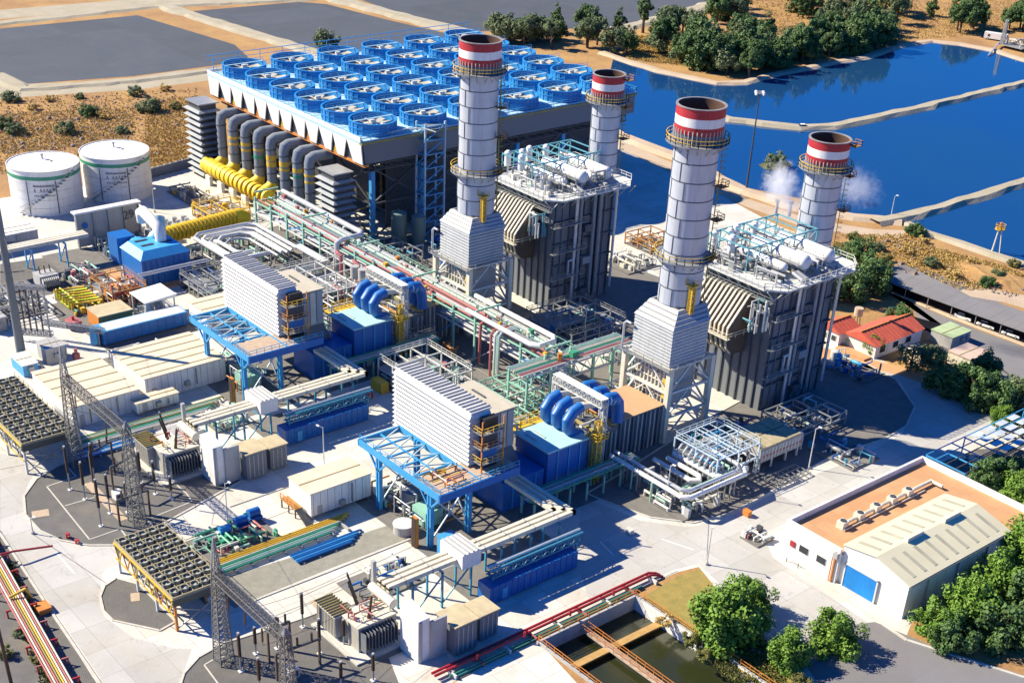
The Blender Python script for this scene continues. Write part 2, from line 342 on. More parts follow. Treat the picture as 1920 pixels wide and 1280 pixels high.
# evaporation ponds, top left
pondA=gp((-260,78),(0,54),(258,29),(440,84),(470,112),(395,124),(250,143),(45,158),(0,136),(-260,176))
pondB=gp((330,24),(560,4),(612,8),(720,36),(850,66),(850,110),(620,110),(480,72))
pondC=gp((660,-6),(1000,-40),(1420,-30),(1300,14),(1235,32),(1150,52),(1000,56),(880,60),(760,30))
for p in (pondA,pondB,pondC): sheet('drying_pond',p,.012,ash)
def bank(name,pts,wb,wt,h,m,z=0.0):
    mb=MB(); P0=[Vector((p[0],p[1],0)) for p in pts]; P=[]; rj=random.Random(len(pts)*31+int(abs(pts[0][0])))
    for a_,b_ in zip(P0[:-1],P0[1:]):
        n_=max(1,int((b_-a_).length/5)); nn_=Vector((-(b_-a_).y,(b_-a_).x,0)).normalized()
        for k_ in range(n_): P.append(a_.lerp(b_,k_/n_)+nn_*rj.uniform(-.35,.35)*min(1,wb/4))
    P.append(P0[-1]); sec=[]
    for i,p in enumerate(P):
        d=(P[min(i+1,len(P)-1)]-P[max(i-1,0)]).normalized(); nrm=Vector((-d.y,d.x,0))
        j=rj.uniform(.8,1.2)
        sec.append([p+nrm*wb/2*j+Vector((0,0,z)),p+nrm*wt/2*j+Vector((0,0,z+h*rj.uniform(.85,1.1))),p-nrm*wt/2*j+Vector((0,0,z+h*rj.uniform(.85,1.1))),p-nrm*wb/2*j+Vector((0,0,z))])
    vs=[q for s_ in sec for q in s_]; fs=[]
    for i in range(len(P)-1):
        for k in range(3): fs.append((i*4+k,i*4+k+1,i*4+5+k,i*4+4+k))
    mb.add(vs,fs); mb.f=[f[::-1] for f in mb.f]
    return struct(name,mb,m)
bank('pond_berm',gp((300,10),(420,48),(560,90),(640,120)),9,5,.8,berm_m)
bank('pond_berm',gp((595,-10),(700,18),(800,44),(880,62)),11,6,.9,berm_m)
bank('pond_berm',gp((-260,70),(0,45),(130,30),(285,12),(480,4),(620,-4)),8,5,.6,berm_m)
bank('pond_berm',gp((-100,150),(0,148),(45,168),(250,152),(420,130)),7,4,.7,berm_m)
bank('pond_berm',gp((-260,190),(0,142),(40,165)),7,4,.6,berm_m)
bank('pond_berm',gp((1150,58),(1250,34),(1330,10),(1420,-14)),10,5,.8,berm_m)
sheet('dirt_track',gp((0,160),(250,150),(400,130),(400,150),(260,168),(0,185)),.008,berm_m)
sheet('far_track',gp((-300,62),(300,10),(620,-6),(1400,-60),(1400,-80),(600,-30),(280,-4),(-300,44)),.006,berm_m)
# reservoir
sheet('reservoir_water',gp((1150,108),(1190,122),(1240,134),(1300,146),(1340,154),(1390,154),(1440,140),(1490,130),(1560,116),(1625,106),(1665,92),(1700,82),(1740,76),(1790,82),(1870,94),(1920,112),(2300,190),(2300,640),(1920,492),(1730,430),(1690,412),(1600,402),(1530,378),(1400,352),(1290,298),(1160,252),(1120,240)),.02,wat)
bank('shore_bank',gp((1128,100),(1170,114),(1235,134),(1300,148),(1345,157),(1395,156),(1440,144),(1500,131),(1560,119)),5,2.5,.7,sand)
bank('shore_bank',gp((1560,119),(1625,108),(1665,94),(1700,84),(1745,78),(1800,84),(1870,97),(1920,114),(2100,150)),5,2.5,.6,sand)
bank('dike',gp((1340,218),(1370,226),(1430,233),(1500,241),(1560,239),(1620,227),(1720,205),(1820,181),(1920,157),(2100,112)),5.5,3,1.0,berm_m)
bank('dike',gp((1640,420),(1690,411),(1760,392),(1840,368),(1920,342),(2100,285)),5.5,3,1.1,berm_m)
bank('shore_bank',gp((1130,236),(1165,256),(1230,281),(1290,304),(1400,361),(1500,392),(1600,408),(1690,417)),6,3,.9,sand)
bank('shore_bank',gp((1700,420),(1740,438),(1800,458),(1860,479),(1930,501),(2050,540)),4,2,.7,berm_m)
sheet('shore_road',gp((1160,262),(1290,318),(1400,372),(1520,412),(1640,430),(1700,432),(1690,446),(1600,440),(1500,424),(1400,388),(1280,335),(1160,278)),.012,sand)
sheet('mud_islet',gp((1422,309),(1440,303),(1476,304),(1486,311),(1466,318),(1434,318)),.04,mat('wet_mud',(.13,.12,.03),.8,c2=(.06,.07,.02),scale=.5))
# right-hand road, painted shade strip and parking
def car_shelter():
    pass
sheet('asphalt_road',gp((1655,500),(1700,496),(1760,515),(1835,545),(1880,570),(1960,598),(2100,640),(2100,700),(1920,622),(1830,590),(1740,556),(1655,522)),.012,asph)
sheet('shade_strip',gp((1655,522),(1740,556),(1830,592),(1920,626),(2100,692),(2100,716),(1920,645),(1830,612),(1740,576),(1655,538)),.016,mat('shade_black',(.010,.010,.014),.95,spec=.1))  # black sheet stands in for the shade under the parking shelter
bank('strip_bank',gp((1645,537),(1740,576),(1830,612),(1920,646),(2100,716)),1.3,.8,.25,sand)
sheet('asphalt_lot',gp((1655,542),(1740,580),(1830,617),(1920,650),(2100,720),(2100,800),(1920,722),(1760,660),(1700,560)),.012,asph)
sheet('shade_patch',gp((1708,592),(1772,610),(1815,630),(1797,639),(1757,630),(1712,608)),.018,MATS['shade_black'])  # flat black sheet painted in as shade below a second roof
kerb('kerb',gp((1772,610),(1817,630)),.4,.3,white)
sheet('dirt_clearing',gp((1800,545),(1850,530),(1940,548),(1960,590),(1880,566),(1820,556)),.016,sand)
sheet('garden_grass',gp((1200,1122),(1270,1080),(1312,1066),(1338,1100),(1390,1190),(1450,1290),(1430,1290),(1330,1215)),.008,mat('dry_lawn',(.36,.26,.07),.95,c2=(.16,.16,.04),scale=.5,bump=.5,bscale=6))
sheet('garden_grass',gp((1400,1180),(1500,1290),(1440,1300),(1380,1250)),.012,MATS['dry_lawn'])
sheet('lower_road',gp((1530,1180),(1640,1165),(1760,1215),(1920,1265),(2000,1320),(1560,1320),(1490,1215)),.012,asph)
kerb('kerb',gp((1500,1065),(1640,1160),(1700,1200),(1920,1270)),.5,.18); kerb('kerb',gp((1380,1205),(1490,1252),(1560,1320)),.5,.18)
sheet('basin_apron',gp((905,1248),(1008,1200),(1110,1310),(800,1310)),.01,conc)
sheet('house_path',gp((1528,648),(1600,665),(1700,690),(1780,722),(1772,735),(1690,704),(1600,684),(1525,668)),.012,terra)
# settling basins sunk into the ground
HZ=-3.2
mb=MB()
mb.box(HX0-.4,HX0,HY0-.4,HY1+.4,HZ,.35).box(HX0,HX1,HY1,HY1+.4,HZ,.35).box(HX0,HX1,HY0-.4,HY0,HZ,.35).sheet([(HX0,HY0),(HX1,HY0),(HX1,HY1),(HX0,HY1)],HZ)
tk=tag(mb.build('settling_basin',lgrey),'sunken concrete basin with walkways across dark green water','basin')
wl=MB().box(HX0+.02,HX1,HY1-.05,HY1-.01,HZ,.3).build('pale_wall_face',white,tk)
struct('basin_water',MB().sheet([(HX0+.01,HY0+.01),(HX1,HY0+.01),(HX1,HY1-.06),(HX0+.01,HY1-.06)],-2.2),dwat)
mb=MB().box(-110.6,-109.3,HY0,HY1-.06,-1.6,-1.3); mb.build('cross_walkway',mat('ochre_walkway',(.48,.30,.10),.8,c2=(.3,.18,.06),scale=1),tk)
mb=MB().box(HX0,HX1,116.0,117.2,-1.3,-1.0).build('long_walkway',sand,tk)
mb=MB()
mb.rail([(HX0,116.0,-1.0),(HX1,116.0,-1.0)]).rail([(HX0,117.2,-1.0),(HX1,117.2,-1.0)]).rail([(HX0-.2,HY0-.2,.35),(HX1,HY0-.2,.35)]).rail([(HX0-.2,HY1+.2,.35),(HX1,HY1+.2,.35)]).rail([(HX0-.2,HY0,.35),(HX0-.2,HY1,.35)])
mb.build('railing',orange,tk)
# ------------------------------------------------------------------ air-cooled condenser
def acc():
    X0,X1,Y0,Y1,ZD=-338.6,-264.6,177.2,268.2,25.8
    t=thing('air_cooled_condenser','huge elevated condenser deck with rows of blue fan rings on top','condenser',((X0+X1)/2,(Y0+Y1)/2,0))
    deck=mat('deck_grating',(.42,.60,.68),.6,c2=(.28,.48,.60),scale=.5)
    MB().box(X0,X1,Y0,Y1,ZD-.6,ZD).build('deck',deck,t)
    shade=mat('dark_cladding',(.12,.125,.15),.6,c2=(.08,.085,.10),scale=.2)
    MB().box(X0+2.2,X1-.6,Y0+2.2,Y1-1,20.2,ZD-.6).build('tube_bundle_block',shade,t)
    mb=MB().box(X1-.6,X1-.3,Y0+1,Y1,20,24.9); mb.build('side_cladding',grey,t)
    mb=MB().box(X1-.5,X1+.5,Y0,Y1,25.0,25.45); mb.build('walkway_edge',mat('olive_trim',(.32,.27,.09),.7),t)
    MB().box(X0-.4,X1+.2,Y0+.9,Y0+2.2,19.4,20.1).build('lower_beam',orange,t)
    # white A-frame wind wall with dark triangular openings
    n=12; step=(X1-X0)/n
    zt,zb=25.0,20.1
    def yw(z): return Y0+.5*(ZD-z)/(ZD-zb)
    MB().hexa([(X0,yw(zt),zt),(X1,yw(zt),zt),(X1,yw(zt)+.3,zt),(X0,yw(zt)+.3,zt)],[(X0,Y0-.1,ZD+.9),(X1,Y0-.1,ZD+.9),(X1,Y0+.2,ZD+.9),(X0,Y0+.2,ZD+.9)]).build('wall_cap',white,t)
    for k in range(n):
        a=X0+k*step; big=(k%2==1)
        h=.95 if big else .72; wv=2.0 if big else 1.4
        xl=a+(wv if k>0 else 0); a2=a+step; big2=((k+1)%2==1); wv2=2.0 if big2 else 1.4
        xr=a2-(wv2 if k<n-1 else 0)
        ym,yt=yw(zb),yw(zt)
        MB().hexa([(xl,ym,zb),(xr,ym,zb),(xr,ym+.25,zb),(xl,ym+.25,zb)],[(a+.05,yt,zt),(a2-.05,yt,zt),(a2-.05,yt+.25,zt),(a+.05,yt+.25,zt)]).build('wind_wall_panel',white,t)
        if k%2==0 and k>0:
            mb=MB()
            for q in range(5): mb.box(a-.8+q*.12,a+.8-q*.12,ym+.3,ym+.5,zb+.1+q*.35,zb+.28+q*.35)
            mb.build('louvre',yellow if k%4 else orange,t)
    MB().hexa([(X0+.3,yw(zb)+.6,zb),(X1-.3,yw(zb)+.6,zb),(X1-.3,yw(zb)+.9,zb),(X0+.3,yw(zb)+.9,zb)],[(X0+.3,yw(zt)+.6,zt),(X1-.3,yw(zt)+.6,zt),(X1-.3,yw(zt)+.9,zt),(X0+.3,yw(zt)+.9,zt)]).build('opening_screen',dsteel,t)
    # steel under the deck
    mb=MB()
    cols=[(x,y) for x in (-336,-318,-300,-284,-267) for y in (182,197,212,228,244,260)]
    for x,y in cols: 
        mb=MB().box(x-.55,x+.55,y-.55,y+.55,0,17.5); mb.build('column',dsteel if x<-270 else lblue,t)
    mb=MB()
    for y0,y1 in ((182,197),(197,212),(212,228),(228,244),(244,260)):
        for z0,z1 in ((0,9),(9,18)):
            mb.beam((-267,y0,z0),(-267,y1,z1),.35).beam((-267,y1,z0),(-267,y0,z1),.35).beam((-267,y0,z1),(-267,y1,z1),.4)
    for x0,x1 in ((-336,-318),(-318,-300),(-300,-284),(-284,-267)):
        for z0,z1 in ((0,9),(9,18)):
            mb.beam((x0,182,z0),(x1,182,z1),.35).beam((x1,182,z0),(x0,182,z1),.35).beam((x0,182,z1),(x1,182,z1),.4)
    mb.build('bracing',dsteel,t)
    mb=MB().lattice((X0+1,Y0+4,18.6),(X1-1,Y0+4,18.6),1.6,1.6,24,.22).lattice((X1-2,Y0+2,18.6),(X1-2,Y1-2,18.6),1.6,1.6,28,.22)
    for y in (197,212,228,244): mb.lattice((X0+1,y,18.6),(X1-1,y,18.6),1.6,1.6,18,.22,False)
    mb.build('deck_truss',dsteel,t)
    # added dark screens standing in for the shade under the deck
    MB().box(X0+4,X0+4.3,Y0+6,Y1-6,0,17).box(X0+4,X1-12,Y1-8,Y1-7.7,0,17).build('shade_screen',dsteel,t)
    MB().box(-273.0,-272.7,190,262,0,18.2).box(-330,-273,186.0,186.3,6,18.2).build('shade_screen',dsteel,t)
    # perimeter rails
    mb=MB().rail([(X0,Y0,ZD),(X1,Y0,ZD),(X1,Y1,ZD),(X0,Y1,ZD),(X0,Y0,ZD)],1.2,.09,3).build('railing',lblue,t)
    mb=MB()
    for a in range(13):
        y=Y0+2+a*7.3; mb.beam((X0,y,ZD),(X0,y,ZD+4.4),.14)
    mb.beam((X0,Y0,ZD+4.4),(X0,Y1,ZD+4.4),.16).beam((X0,Y0,ZD+3.2),(X0,Y1,ZD+3.2),.12)
    mb.build('wash_gantry_rail',lblue,t)
    # fans
    fanb=mat('fan_ring_blue',(.010,.25,.56),.5,c2=(.008,.15,.40),scale=.35,amt=.6,stain=.18)
    ring=MB().pipe(0,0,ZD,ZD+2.9,5.75,5.55,36); liner=MB().pipe(0,0,ZD+.3,ZD+2.85,5.54,5.45,36)
    ribs=MB()
    for k in range(24):
        a=2*math.pi*k/24; ribs.beam((5.8*math.cos(a),5.8*math.sin(a),ZD),(5.8*math.cos(a),5.8*math.sin(a),ZD+2.9),.16)
    ribs.pipe(0,0,ZD+1.35,ZD+1.6,5.9,5.76,36).pipe(0,0,ZD+2.75,ZD+2.95,5.95,5.5,36)
    bl=MB()
    for k in range(8):
        a=2*math.pi*k/8+.3; c,s=math.cos(a),math.sin(a)
        def pt(r,o,z): return (r*c-o*s,r*s+o*c,z)
        bl.hexa([pt(.7,-.35,ZD+1.5),pt(5.3,-.85,ZD+1.55),pt(5.3,.75,ZD+1.85),pt(.7,.35,ZD+1.8)],[pt(.7,-.35,ZD+1.6),pt(5.3,-.85,ZD+1.6),pt(5.3,.75,ZD+1.9),pt(.7,.35,ZD+1.9)])
    hub=MB().cyl(0,0,ZD+1.3,ZD+2.5,.8,12)
    floor=MB().cyl(0,0,ZD+1.0,ZD+1.1,5.44,32)
    brd=MB().box(-5.7,5.7,-.35,.35,ZD+2.9,ZD+3.0)
    br=MB().rail([(-5.7,-.35,ZD+3.0),(5.7,-.35,ZD+3.0)],1.1,.07,2.2)
    rl=MB().rail([(6.0,-7.3,ZD),(6.0,7.3,ZD)],1.1,.08,2.4)
    proto=None
    def mk(mb,name,m,par,first):
        me=bpy.data.meshes.new(name); me.from_pydata(mb.v,[],mb.f); me.materials.append(m); return me
    meshes=[('fan_ring',mk(ring,'fan_ring',fanb,t,1)),('fan_liner',mk(liner,'fan_liner',fanb,t,1)),('ring_rib',mk(ribs,'ring_rib',mat('rib_blue',(.02,.26,.62),.5),t,1)),
            ('fan_blades',mk(bl,'fan_blades',cream,t,1)),('fan_hub',mk(hub,'fan_hub',steelw,t,1)),('fan_grille',mk(floor,'fan_grille',mat('fan_grille',(.62,.64,.62),.7,c2=(.45,.48,.48),scale=1.2),t,1)),
            ('motor_bridge',mk(brd,'motor_bridge',mat('bridge_plate',(.30,.5,.62),.6),t,1)),('bridge_rail',mk(br,'bridge_rail',lblue,t,1)),('walk_rail',mk(rl,'walk_rail',lblue,t,1))]
    for i in range(6):
        for j in range(6):
            x=-332.3+12.25*i; y=185.2+15.1*j
            r=bpy.data.objects.new('fan_ring',meshes[0][1]); COL.objects.link(r); r.parent=t; r.location=(x-ORG[t].x,y-ORG[t].y,0); ORG[r]=Vector((x,y,0))
            for nm,me in meshes[1:]:
                if nm=='motor_bridge' : pass
                o=bpy.data.objects.new(nm,me); COL.objects.link(o); o.parent=r
                if nm=='fan_blades': o.rotation_euler=(0,0,random.Random(i*9+j).uniform(0,.8))
                if nm in('motor_bridge','bridge_rail'): o.rotation_euler=(0,0,R(90))
    # risers
    xs=[-325.3,-318.9,-312.5,-306.1,-299.7,-293.3,-286.9,-281.4]
    rr=random.Random(4)
    for k,x in enumerate(xs):
        z0=5.5 if k<5 else 2.0; top=18.3
        d=MB().tube([(x,173.2,z0),(x,173.2,top-1.6),(x,173.5,top-.5),(x,174.6,top),(x,179.5,top)],1.28,14).build('steam_riser',greyduct,t,True)
        for z,mm in ((13.8,yellow),(12.1,green if k%3==0 else yellow)):
            if k>0: MB().cyl(x,173.2,z-rr.random(),z+.45,1.34,14).build('band',mm,d,True)
        MB().cyl(x,173.2,9.5,9.7,1.45,14).cyl(x,173.2,15.6,15.8,1.45,14).build('flange',dsteel,d)
    # louvre towers
    for (a,b,c,d_,h,nn) in ((-337.6,-329.4,169.0,175.6,20.0,11),(-274.0,-266.4,170.4,176.8,18.0,10)):
        tw=MB().box(a+.9,b-.9,c+.9,d_-.9,0,h).build('louvre_tower',dsteel,t)
        for k in range(nn):
            z=1.2+k*(h-1.5)/nn; 
            MB().frus((a-.3,b+.3,c-.3,d_+.3),(a+.5,b-.5,c+.5,d_-.5),z,z+.5).build('slat',lvr,tw)
        MB().box(a+.3,b-.3,c+.3,d_-.3,h,h+.3).build('tower_cap',galv,tw)
    # stair and lift tower
    x0,x1,y0,y1=-265.8,-262.2,194.5,200.5
    mb=MB()
    for x in (x0,x1):
        for y in (y0,y1): mb.beam((x,y,0),(x,y,28),.42)
    st=mb.build('stair_tower',mat('pale_blue_steel',(.38,.55,.66),.5,stain=.1),t)
    mb=MB()
    for k in range(8):
        z=k*3.4
        mb.beam((x1,y0,z),(x1,y1,z+3.4),.22).beam((x0,y0,z),(x1,y0,z+3.4),.22).beam((x1,y0,z+3.4),(x1,y1,z+3.4),.25).beam((x0,y0,z+3.4),(x1,y0,z+3.4),.25)
    mb.build('brace',lblue,st)
    mb=MB()
    for k in range(8): mb.box(x0+.3,x1-.3,y0+.3,y1-.3,3.4*k+3.1,3.4*k+3.2)
    mb.build('landing',galv,st)
    MB().tube([(-258,194.5,27.2),(-261,193,27.6),(-264,190,27.2),(-265.5,186,26.4)],.14,6).rail([(-262,194,26),(-262,201,26)]).build('hose',steelw,st)
    # equipment dimly seen below
    mb=MB().cyl(-262,186.5,0,7.5,2.0,16).cyl(-258.6,190,0,7.0,1.7,16).cyl(-262,186.5,7.5,8.3,2.0,16,.4).cyl(-258.6,190,7,7.7,1.7,16,.3)
    c=tag(mb.build('condensate_tank',mat('dull_green_tank',(.14,.22,.20),.5,stain=.2),None,True),'pair of dull green upright tanks in the shade beside the condenser','tank')
acc()

# yellow exhaust manifold
t=thing('steam_manifold','bright yellow exhaust manifold at the foot of the grey risers','duct',(-311,171.5,0))
yelr=mat('yellow_lagging',(.80,.60,.015),.55,c2=(.60,.38,.02),scale=.9,amt=.6,stain=.2)
MB().tube([(-329,170.0,4.4),(-326,170.0,4.4),(-297.5,170.6,3.8)],2.15,18).build('header',yelr,t,True)
for k,x in enumerate((-325.3,-318.9,-312.5,-306.1,-299.7)):
    MB().tube([(x,170.4,4.0),(x,171.6,5.2),(x,172.9,6.0),(x,173.2,7.0)],[1.9,1.7,1.5,1.34],14).build('branch',yelr,t,True)
    MB().box(x-1.2,x+1.2,167.9,168.9,0,2.6).build('saddle',steelw,t)
for k in range(14):
    x=-327.5+k*2.2
    MB().tube([(x,170.1,4.3-k*.03),(x+.22,170.1,4.3-k*.03)],2.32,18).build('stiffener_ring',yellow,t)
t=thing('exhaust_duct','long yellow ribbed duct running from the blue turbine hood to the condenser','duct',(-290,148,0))
MB().tube([(-287.5,133,3.6),(-289,140,3.6),(-291.8,158.5,3.2),(-292,160.5,2.0)],1.8,16).build('duct_shell',yelr,t,True)
for k in range(20):
    a=k/19; x=-287.8-3.6*a; y=134.5+22*a
    MB().tube([(x,y,3.6-.4*a),(x-.03,y+.28,3.6-.4*a)],2.02,16).build('stiffener_ring',yellow,t)
for y in (137,145,153): MB().box(-291.5,-287.5,y-.4,y+.4,0,1.7).build('saddle',steelw,t)

# ------------------------------------------------------------------ exhaust stacks
def stack(cx,cy,zb,zt,r,label,seams,plat,lift=True,base0=True):
    t=thing('exhaust_stack',label,'stack',(cx,cy,0),'exhaust stacks of the power plant')
    zc=zt-6.2
    n=seams; h=(zc-zb)/n
    for k in range(n):
        z=zb+k*h
        MB().cyl(cx,cy,z+.10,z+h-.10,r,40).build('shell_ring',alu,t,True)
        mb=MB().cyl(cx,cy,z+h-.10,z+h+.10,r+.03,40)
        for a in ((-2.2,-1.45) if k%2 else (-2.0,-1.2)):
            mb.beam((cx+(r+.02)*math.cos(a),cy+(r+.02)*math.sin(a),z),(cx+(r+.02)*math.cos(a),cy+(r+.02)*math.sin(a),z+h),.12)
        mb.build('seam',seam,t)
    rc=r+.35
    MB().cyl(cx,cy,zc,zc+1.7,r+.15,40).build('shell_ring',grey,t,True)
    mb=MB()
    for k in range(36):
        a=2*math.pi*k/36; mb.beam((cx+(rc)*math.cos(a),cy+(rc)*math.sin(a),zc),(cx+(rc+.05)*math.cos(a),cy+(rc+.05)*math.sin(a),zc+2.4),.14)
    mb.build('crown_fin',lgrey,t)
    for z0,z1,mm in ((1.7,3.0,red),(3.0,4.5,white),(4.5,6.1,red)):
        MB().pipe(cx,cy,zc+z0,zc+z1,rc,rc-.25,44).build('painted_band',mm,t,True)
    MB().pipe(cx,cy,zt-.15,zt,rc+.12,rc-.3,44).build('rim',mat('sooty_rim',(.34,.33,.32),.7,c2=(.10,.09,.085),scale=.9,amt=.7),t,True)
    MB().pipe(cx,cy,zc+.2,zt-.16,rc-.26,rc-.34,40).build('flue_lining',mat('rusty_lining',(.10,.05,.03),.8),t,True)
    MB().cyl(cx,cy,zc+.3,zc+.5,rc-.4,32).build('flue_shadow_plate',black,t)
    for z in plat:
        p=MB().pipe(cx,cy,z,z+.18,r+1.6,r+.02,36).build('ring_platform',galv,t)
        mb=MB()
        P=[(cx+(r+1.55)*math.cos(2*math.pi*k/24),cy+(r+1.55)*math.sin(2*math.pi*k/24),z+.18) for k in range(25)]
        mb.rail(P,1.25,.10,1.6); mb.build('guard_rail',yellow,p)
        mb=MB()
        for k in range(16):
            a=2*math.pi*k/16; mb.beam((cx+r*math.cos(a),cy+r*math.sin(a),z-1.4),(cx+(r+1.4)*math.cos(a),cy+(r+1.4)*math.sin(a),z),.12)
        mb.build('bracket',galv,p)
    # caged ladder on the +x+y side
    a=.62; ux,uy=math.cos(a),math.sin(a); lx,ly=cx+(r+.55)*ux,cy+(r+.55)*uy
    mb=MB(); mb.beam((lx-uy*.3,ly+ux*.3,zb),(lx-uy*.3,ly+ux*.3,zc+1),.1).beam((lx+uy*.3,ly-ux*.3,zb),(lx+uy*.3,ly-ux*.3,zc+1),.1)
    z=zb
    while z<zc: 
        mb.beam((lx-uy*.3,ly+ux*.3,z),(lx+uy*.3,ly-ux*.3,z),.06); z+=.5
    z=zb+1
    while z<zc:
        mb.beam((lx-uy*.45,ly+ux*.45,z),(lx-uy*.45+ux*.8,ly+ux*.45+uy*.8,z),.07).beam((lx+uy*.45,ly-ux*.45,z),(lx+uy*.45+ux*.8,ly-ux*.45+uy*.8,z),.07).beam((lx-uy*.45+ux*.8,ly+ux*.45+uy*.8,z),(lx+uy*.45+ux*.8,ly-ux*.45+uy*.8,z),.07); z+=1.1
    mb.build('ladder_cage',mat('olive_yellow_steel',(.34,.28,.06),.6),t)
    mb=MB()
    for k,z in enumerate((zb+9,zb+16,zb+22)):
        MB().box(lx-.2,lx+1.6,ly-1.0,ly+1.0,z,z+.15).rail([(lx+1.6,ly-1.0,z),(lx+1.6,ly+1.0,z),(lx-.1,ly+1.0,z)],1.1,.09,1).rail([(lx-.1,ly-1.0,z),(lx+1.6,ly-1.0,z)],1.1,.09,1).build('rest_landing',mat('rust_orange_steel',(.42,.20,.05),.7),t)
    if lift:
        a2=-.35; x,y=cx+(r+.3)*math.cos(a2),cy+(r+.3)*math.sin(a2)
        MB().box(x-.2,x+.9,y-.45,y+.65,zb-4.5,zb-1.2).build('lift_cabin',yellow,t)
        mb=MB().lattice((x+.35,y,zb-1.2),(x+.35,y,zb+4.5),.8,.8,5,.16).box(x-.6,x+1.2,y-.9,y+.9,zb+4.5,zb+4.7).rail([(x-.6,y-.9,zb+4.7),(x+1.2,y-.9,zb+4.7),(x+1.2,y+.9,zb+4.7)],1,.09,1)
        mb.build('lift_mast',yellow,t)
    return t
pwhite=mat('grey_white_cladding',(.46,.475,.47),.5,c2=(.33,.34,.34),scale=.4,amt=.5,stain=.3)
def stack_base(cx,cy,dx,dy,label,label2):
    x0,x1,y0,y1=-161.2+dx,-149.4+dx,167.0+dy,178.0+dy
    t=thing('stack_base_frame',label,'steel frame',((x0+x1)/2,(y0+y1)/2,0))
    for x in (x0,x1):
        for y in (y0,y1): MB().box(x-.5,x+.5,y-.5,y+.5,0,15.2).build('leg',cream,t)
    mb=MB()
    for (a,b) in (((x1,y0),(x1,y1)),((x0,y0),(x1,y0)),((x0,y0),(x0,y1)),((x0,y1),(x1,y1))):
        a=Vector((*a,0)); b=Vector((*b,0)); mid=(a+b)/2
        for z in (5.0,10.0,15.0): mb.beam(a+Vector((0,0,z)),b+Vector((0,0,z)),.42)
        for z in (0,5,10):
            mb.beam(a+Vector((0,0,z)),mid+Vector((0,0,z+5)),.3).beam(b+Vector((0,0,z)),mid+Vector((0,0,z+5)),.3)
    mb.build('bracing',steelw,t)
    # grid casing behind the front bracing
    b=MB().box(x0+2.2,x1-2.2,y0+1.0,y0+9,6.2,13.4).build('duct_end_casing',lgrey,t)
    for k in range(5):
        z=7.0+k*1.4; MB().box(x0+2.1,x1-2.1,y0+.75,y0+1,z,z+.2).build('stiffener',cream,b)
    for k in range(8):
        x=x0+2.6+k*.98; MB().box(x,x+.18,y0+.7,y0+1,6.2,13.4).build('stiffener',cream,b)
    MB().box(x1-1.9,x1-.7,y0+.3,y0+1.1,8.5,12.3).build('yellow_cabinet',yellow,t)
    h=thing('louvred_plenum',label2,'plenum',((x0+x1)/2,(y0+y1)/2,15.3))
    px0,px1,py0,py1=x0+1.5,x1-.3,y0-.2,y1-1.6
    MB().box(px0+.3,px1-.3,py0+.3,py1-.3,15.3,22.4).build('casing',black,h)  # core painted black to stand in for shade between the slats
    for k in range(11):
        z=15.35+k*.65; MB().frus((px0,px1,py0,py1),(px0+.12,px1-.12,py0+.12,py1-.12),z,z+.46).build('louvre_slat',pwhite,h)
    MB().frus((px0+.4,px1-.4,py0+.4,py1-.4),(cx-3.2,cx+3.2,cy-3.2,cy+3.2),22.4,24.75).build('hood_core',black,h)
    for k in range(4):
        f=[k*.25,k*.25+.17]
        def ins(q): return (px0-.1+(cx-3.5-px0)*q,px1+.1+(cx+3.5-px1)*q,py0-.1+(cy-3.5-py0)*q,py1+.1+(cy+3.5-py1)*q)
        MB().frus(ins(f[0]),ins(f[1]),22.5+k*.57,22.95+k*.57).build('hood_slat',pwhite,h)
    mb=MB().tube([(x0-.3,y0-.8,15),(x0-.3,y0-.8,20),(x0+.3,y0-.8,20.6),(x0+1.5,y0-.8,20.6)],.22,8)
    mb.build('vent_pipe',alu2,h,True)
    mb=MB().box(x0-1,x1+1,y0-1.3,y0-.6,14.9,15.05).rail([(x0-1,y0-1.3,15.05),(x1+1,y0-1.3,15.05),(x1+1,y1,15.05)],1.1,.08,2)
    mb.build('walkway',galv,h)
SB=(-156.0,174.2); OA=(-60.8,-.6)
stack_base(*SB,0,0,'cream braced steel frame under the tall stack nearest the camera','white louvred square plenum under the tall stack nearest the camera')
stack(*SB,24.7,60.4,3.95,'tall silver stack with red and white crown, closest to the camera',9,(33.2,54.0))
stack_base(-214.6,172.6,OA[0]+2,OA[1],'cream braced steel frame under the left tall stack','white louvred square plenum under the left tall stack')
stack(-214.6,172.6,24.7,59.6,3.95,'tall silver stack left in view, standing before the condenser fans',9,(33.2,53.4))
stack(-160.4,217.6,24,47.0,3.75,'shorter red and white crowned stack at the far end behind steam puffs',6,(41.0,),False)
stack(-219.6,213.6,24,47.0,3.3,'shorter red and white crowned stack beside the condenser edge and the reservoir',6,(41.0,),False)
# ------------------------------------------------------------------ heat-recovery boilers
dgrey=mat('dark_grey_steel',(.085,.095,.11),.6,c2=(.06,.07,.085),scale=.5)
pgrey=mat('dull_pipe_cladding',(.26,.28,.30),.5,c2=(.18,.20,.22),scale=.6)
def pipes_random(t,x0,x1,y0,y1,z0,z1,n,seed,mats,r=(.10,.28),name='pipe'):
    q=random.Random(seed)
    for k in range(n):
        x,y,z=q.uniform(x0,x1),q.uniform(y0,y1),q.uniform(z0+.4,z1)
        rad=q.uniform(*r); L=q.uniform(2,6)
        pts=[(x,y,z0),(x,y,z)]
        if q.random()<.5: x2=min(x1,max(x0,x+q.choice((-1,1))*L)); pts+=[(x2,y,z)]; y2=y
        else: y2=min(y1,max(y0,y+q.choice((-1,1))*L)); pts+=[(x,y2,z)]; x2=x
        if q.random()<.6: pts+=[(x2,y2,z0 if q.random()<.7 else min(z1,z+1.4))]
        MB().tube(pts,rad,7).build(name,q.choice(mats),t,True)
tf2x=mat('teal_steel',(.12,.36,.42),.5,c2=(.08,.25,.32),scale=1)
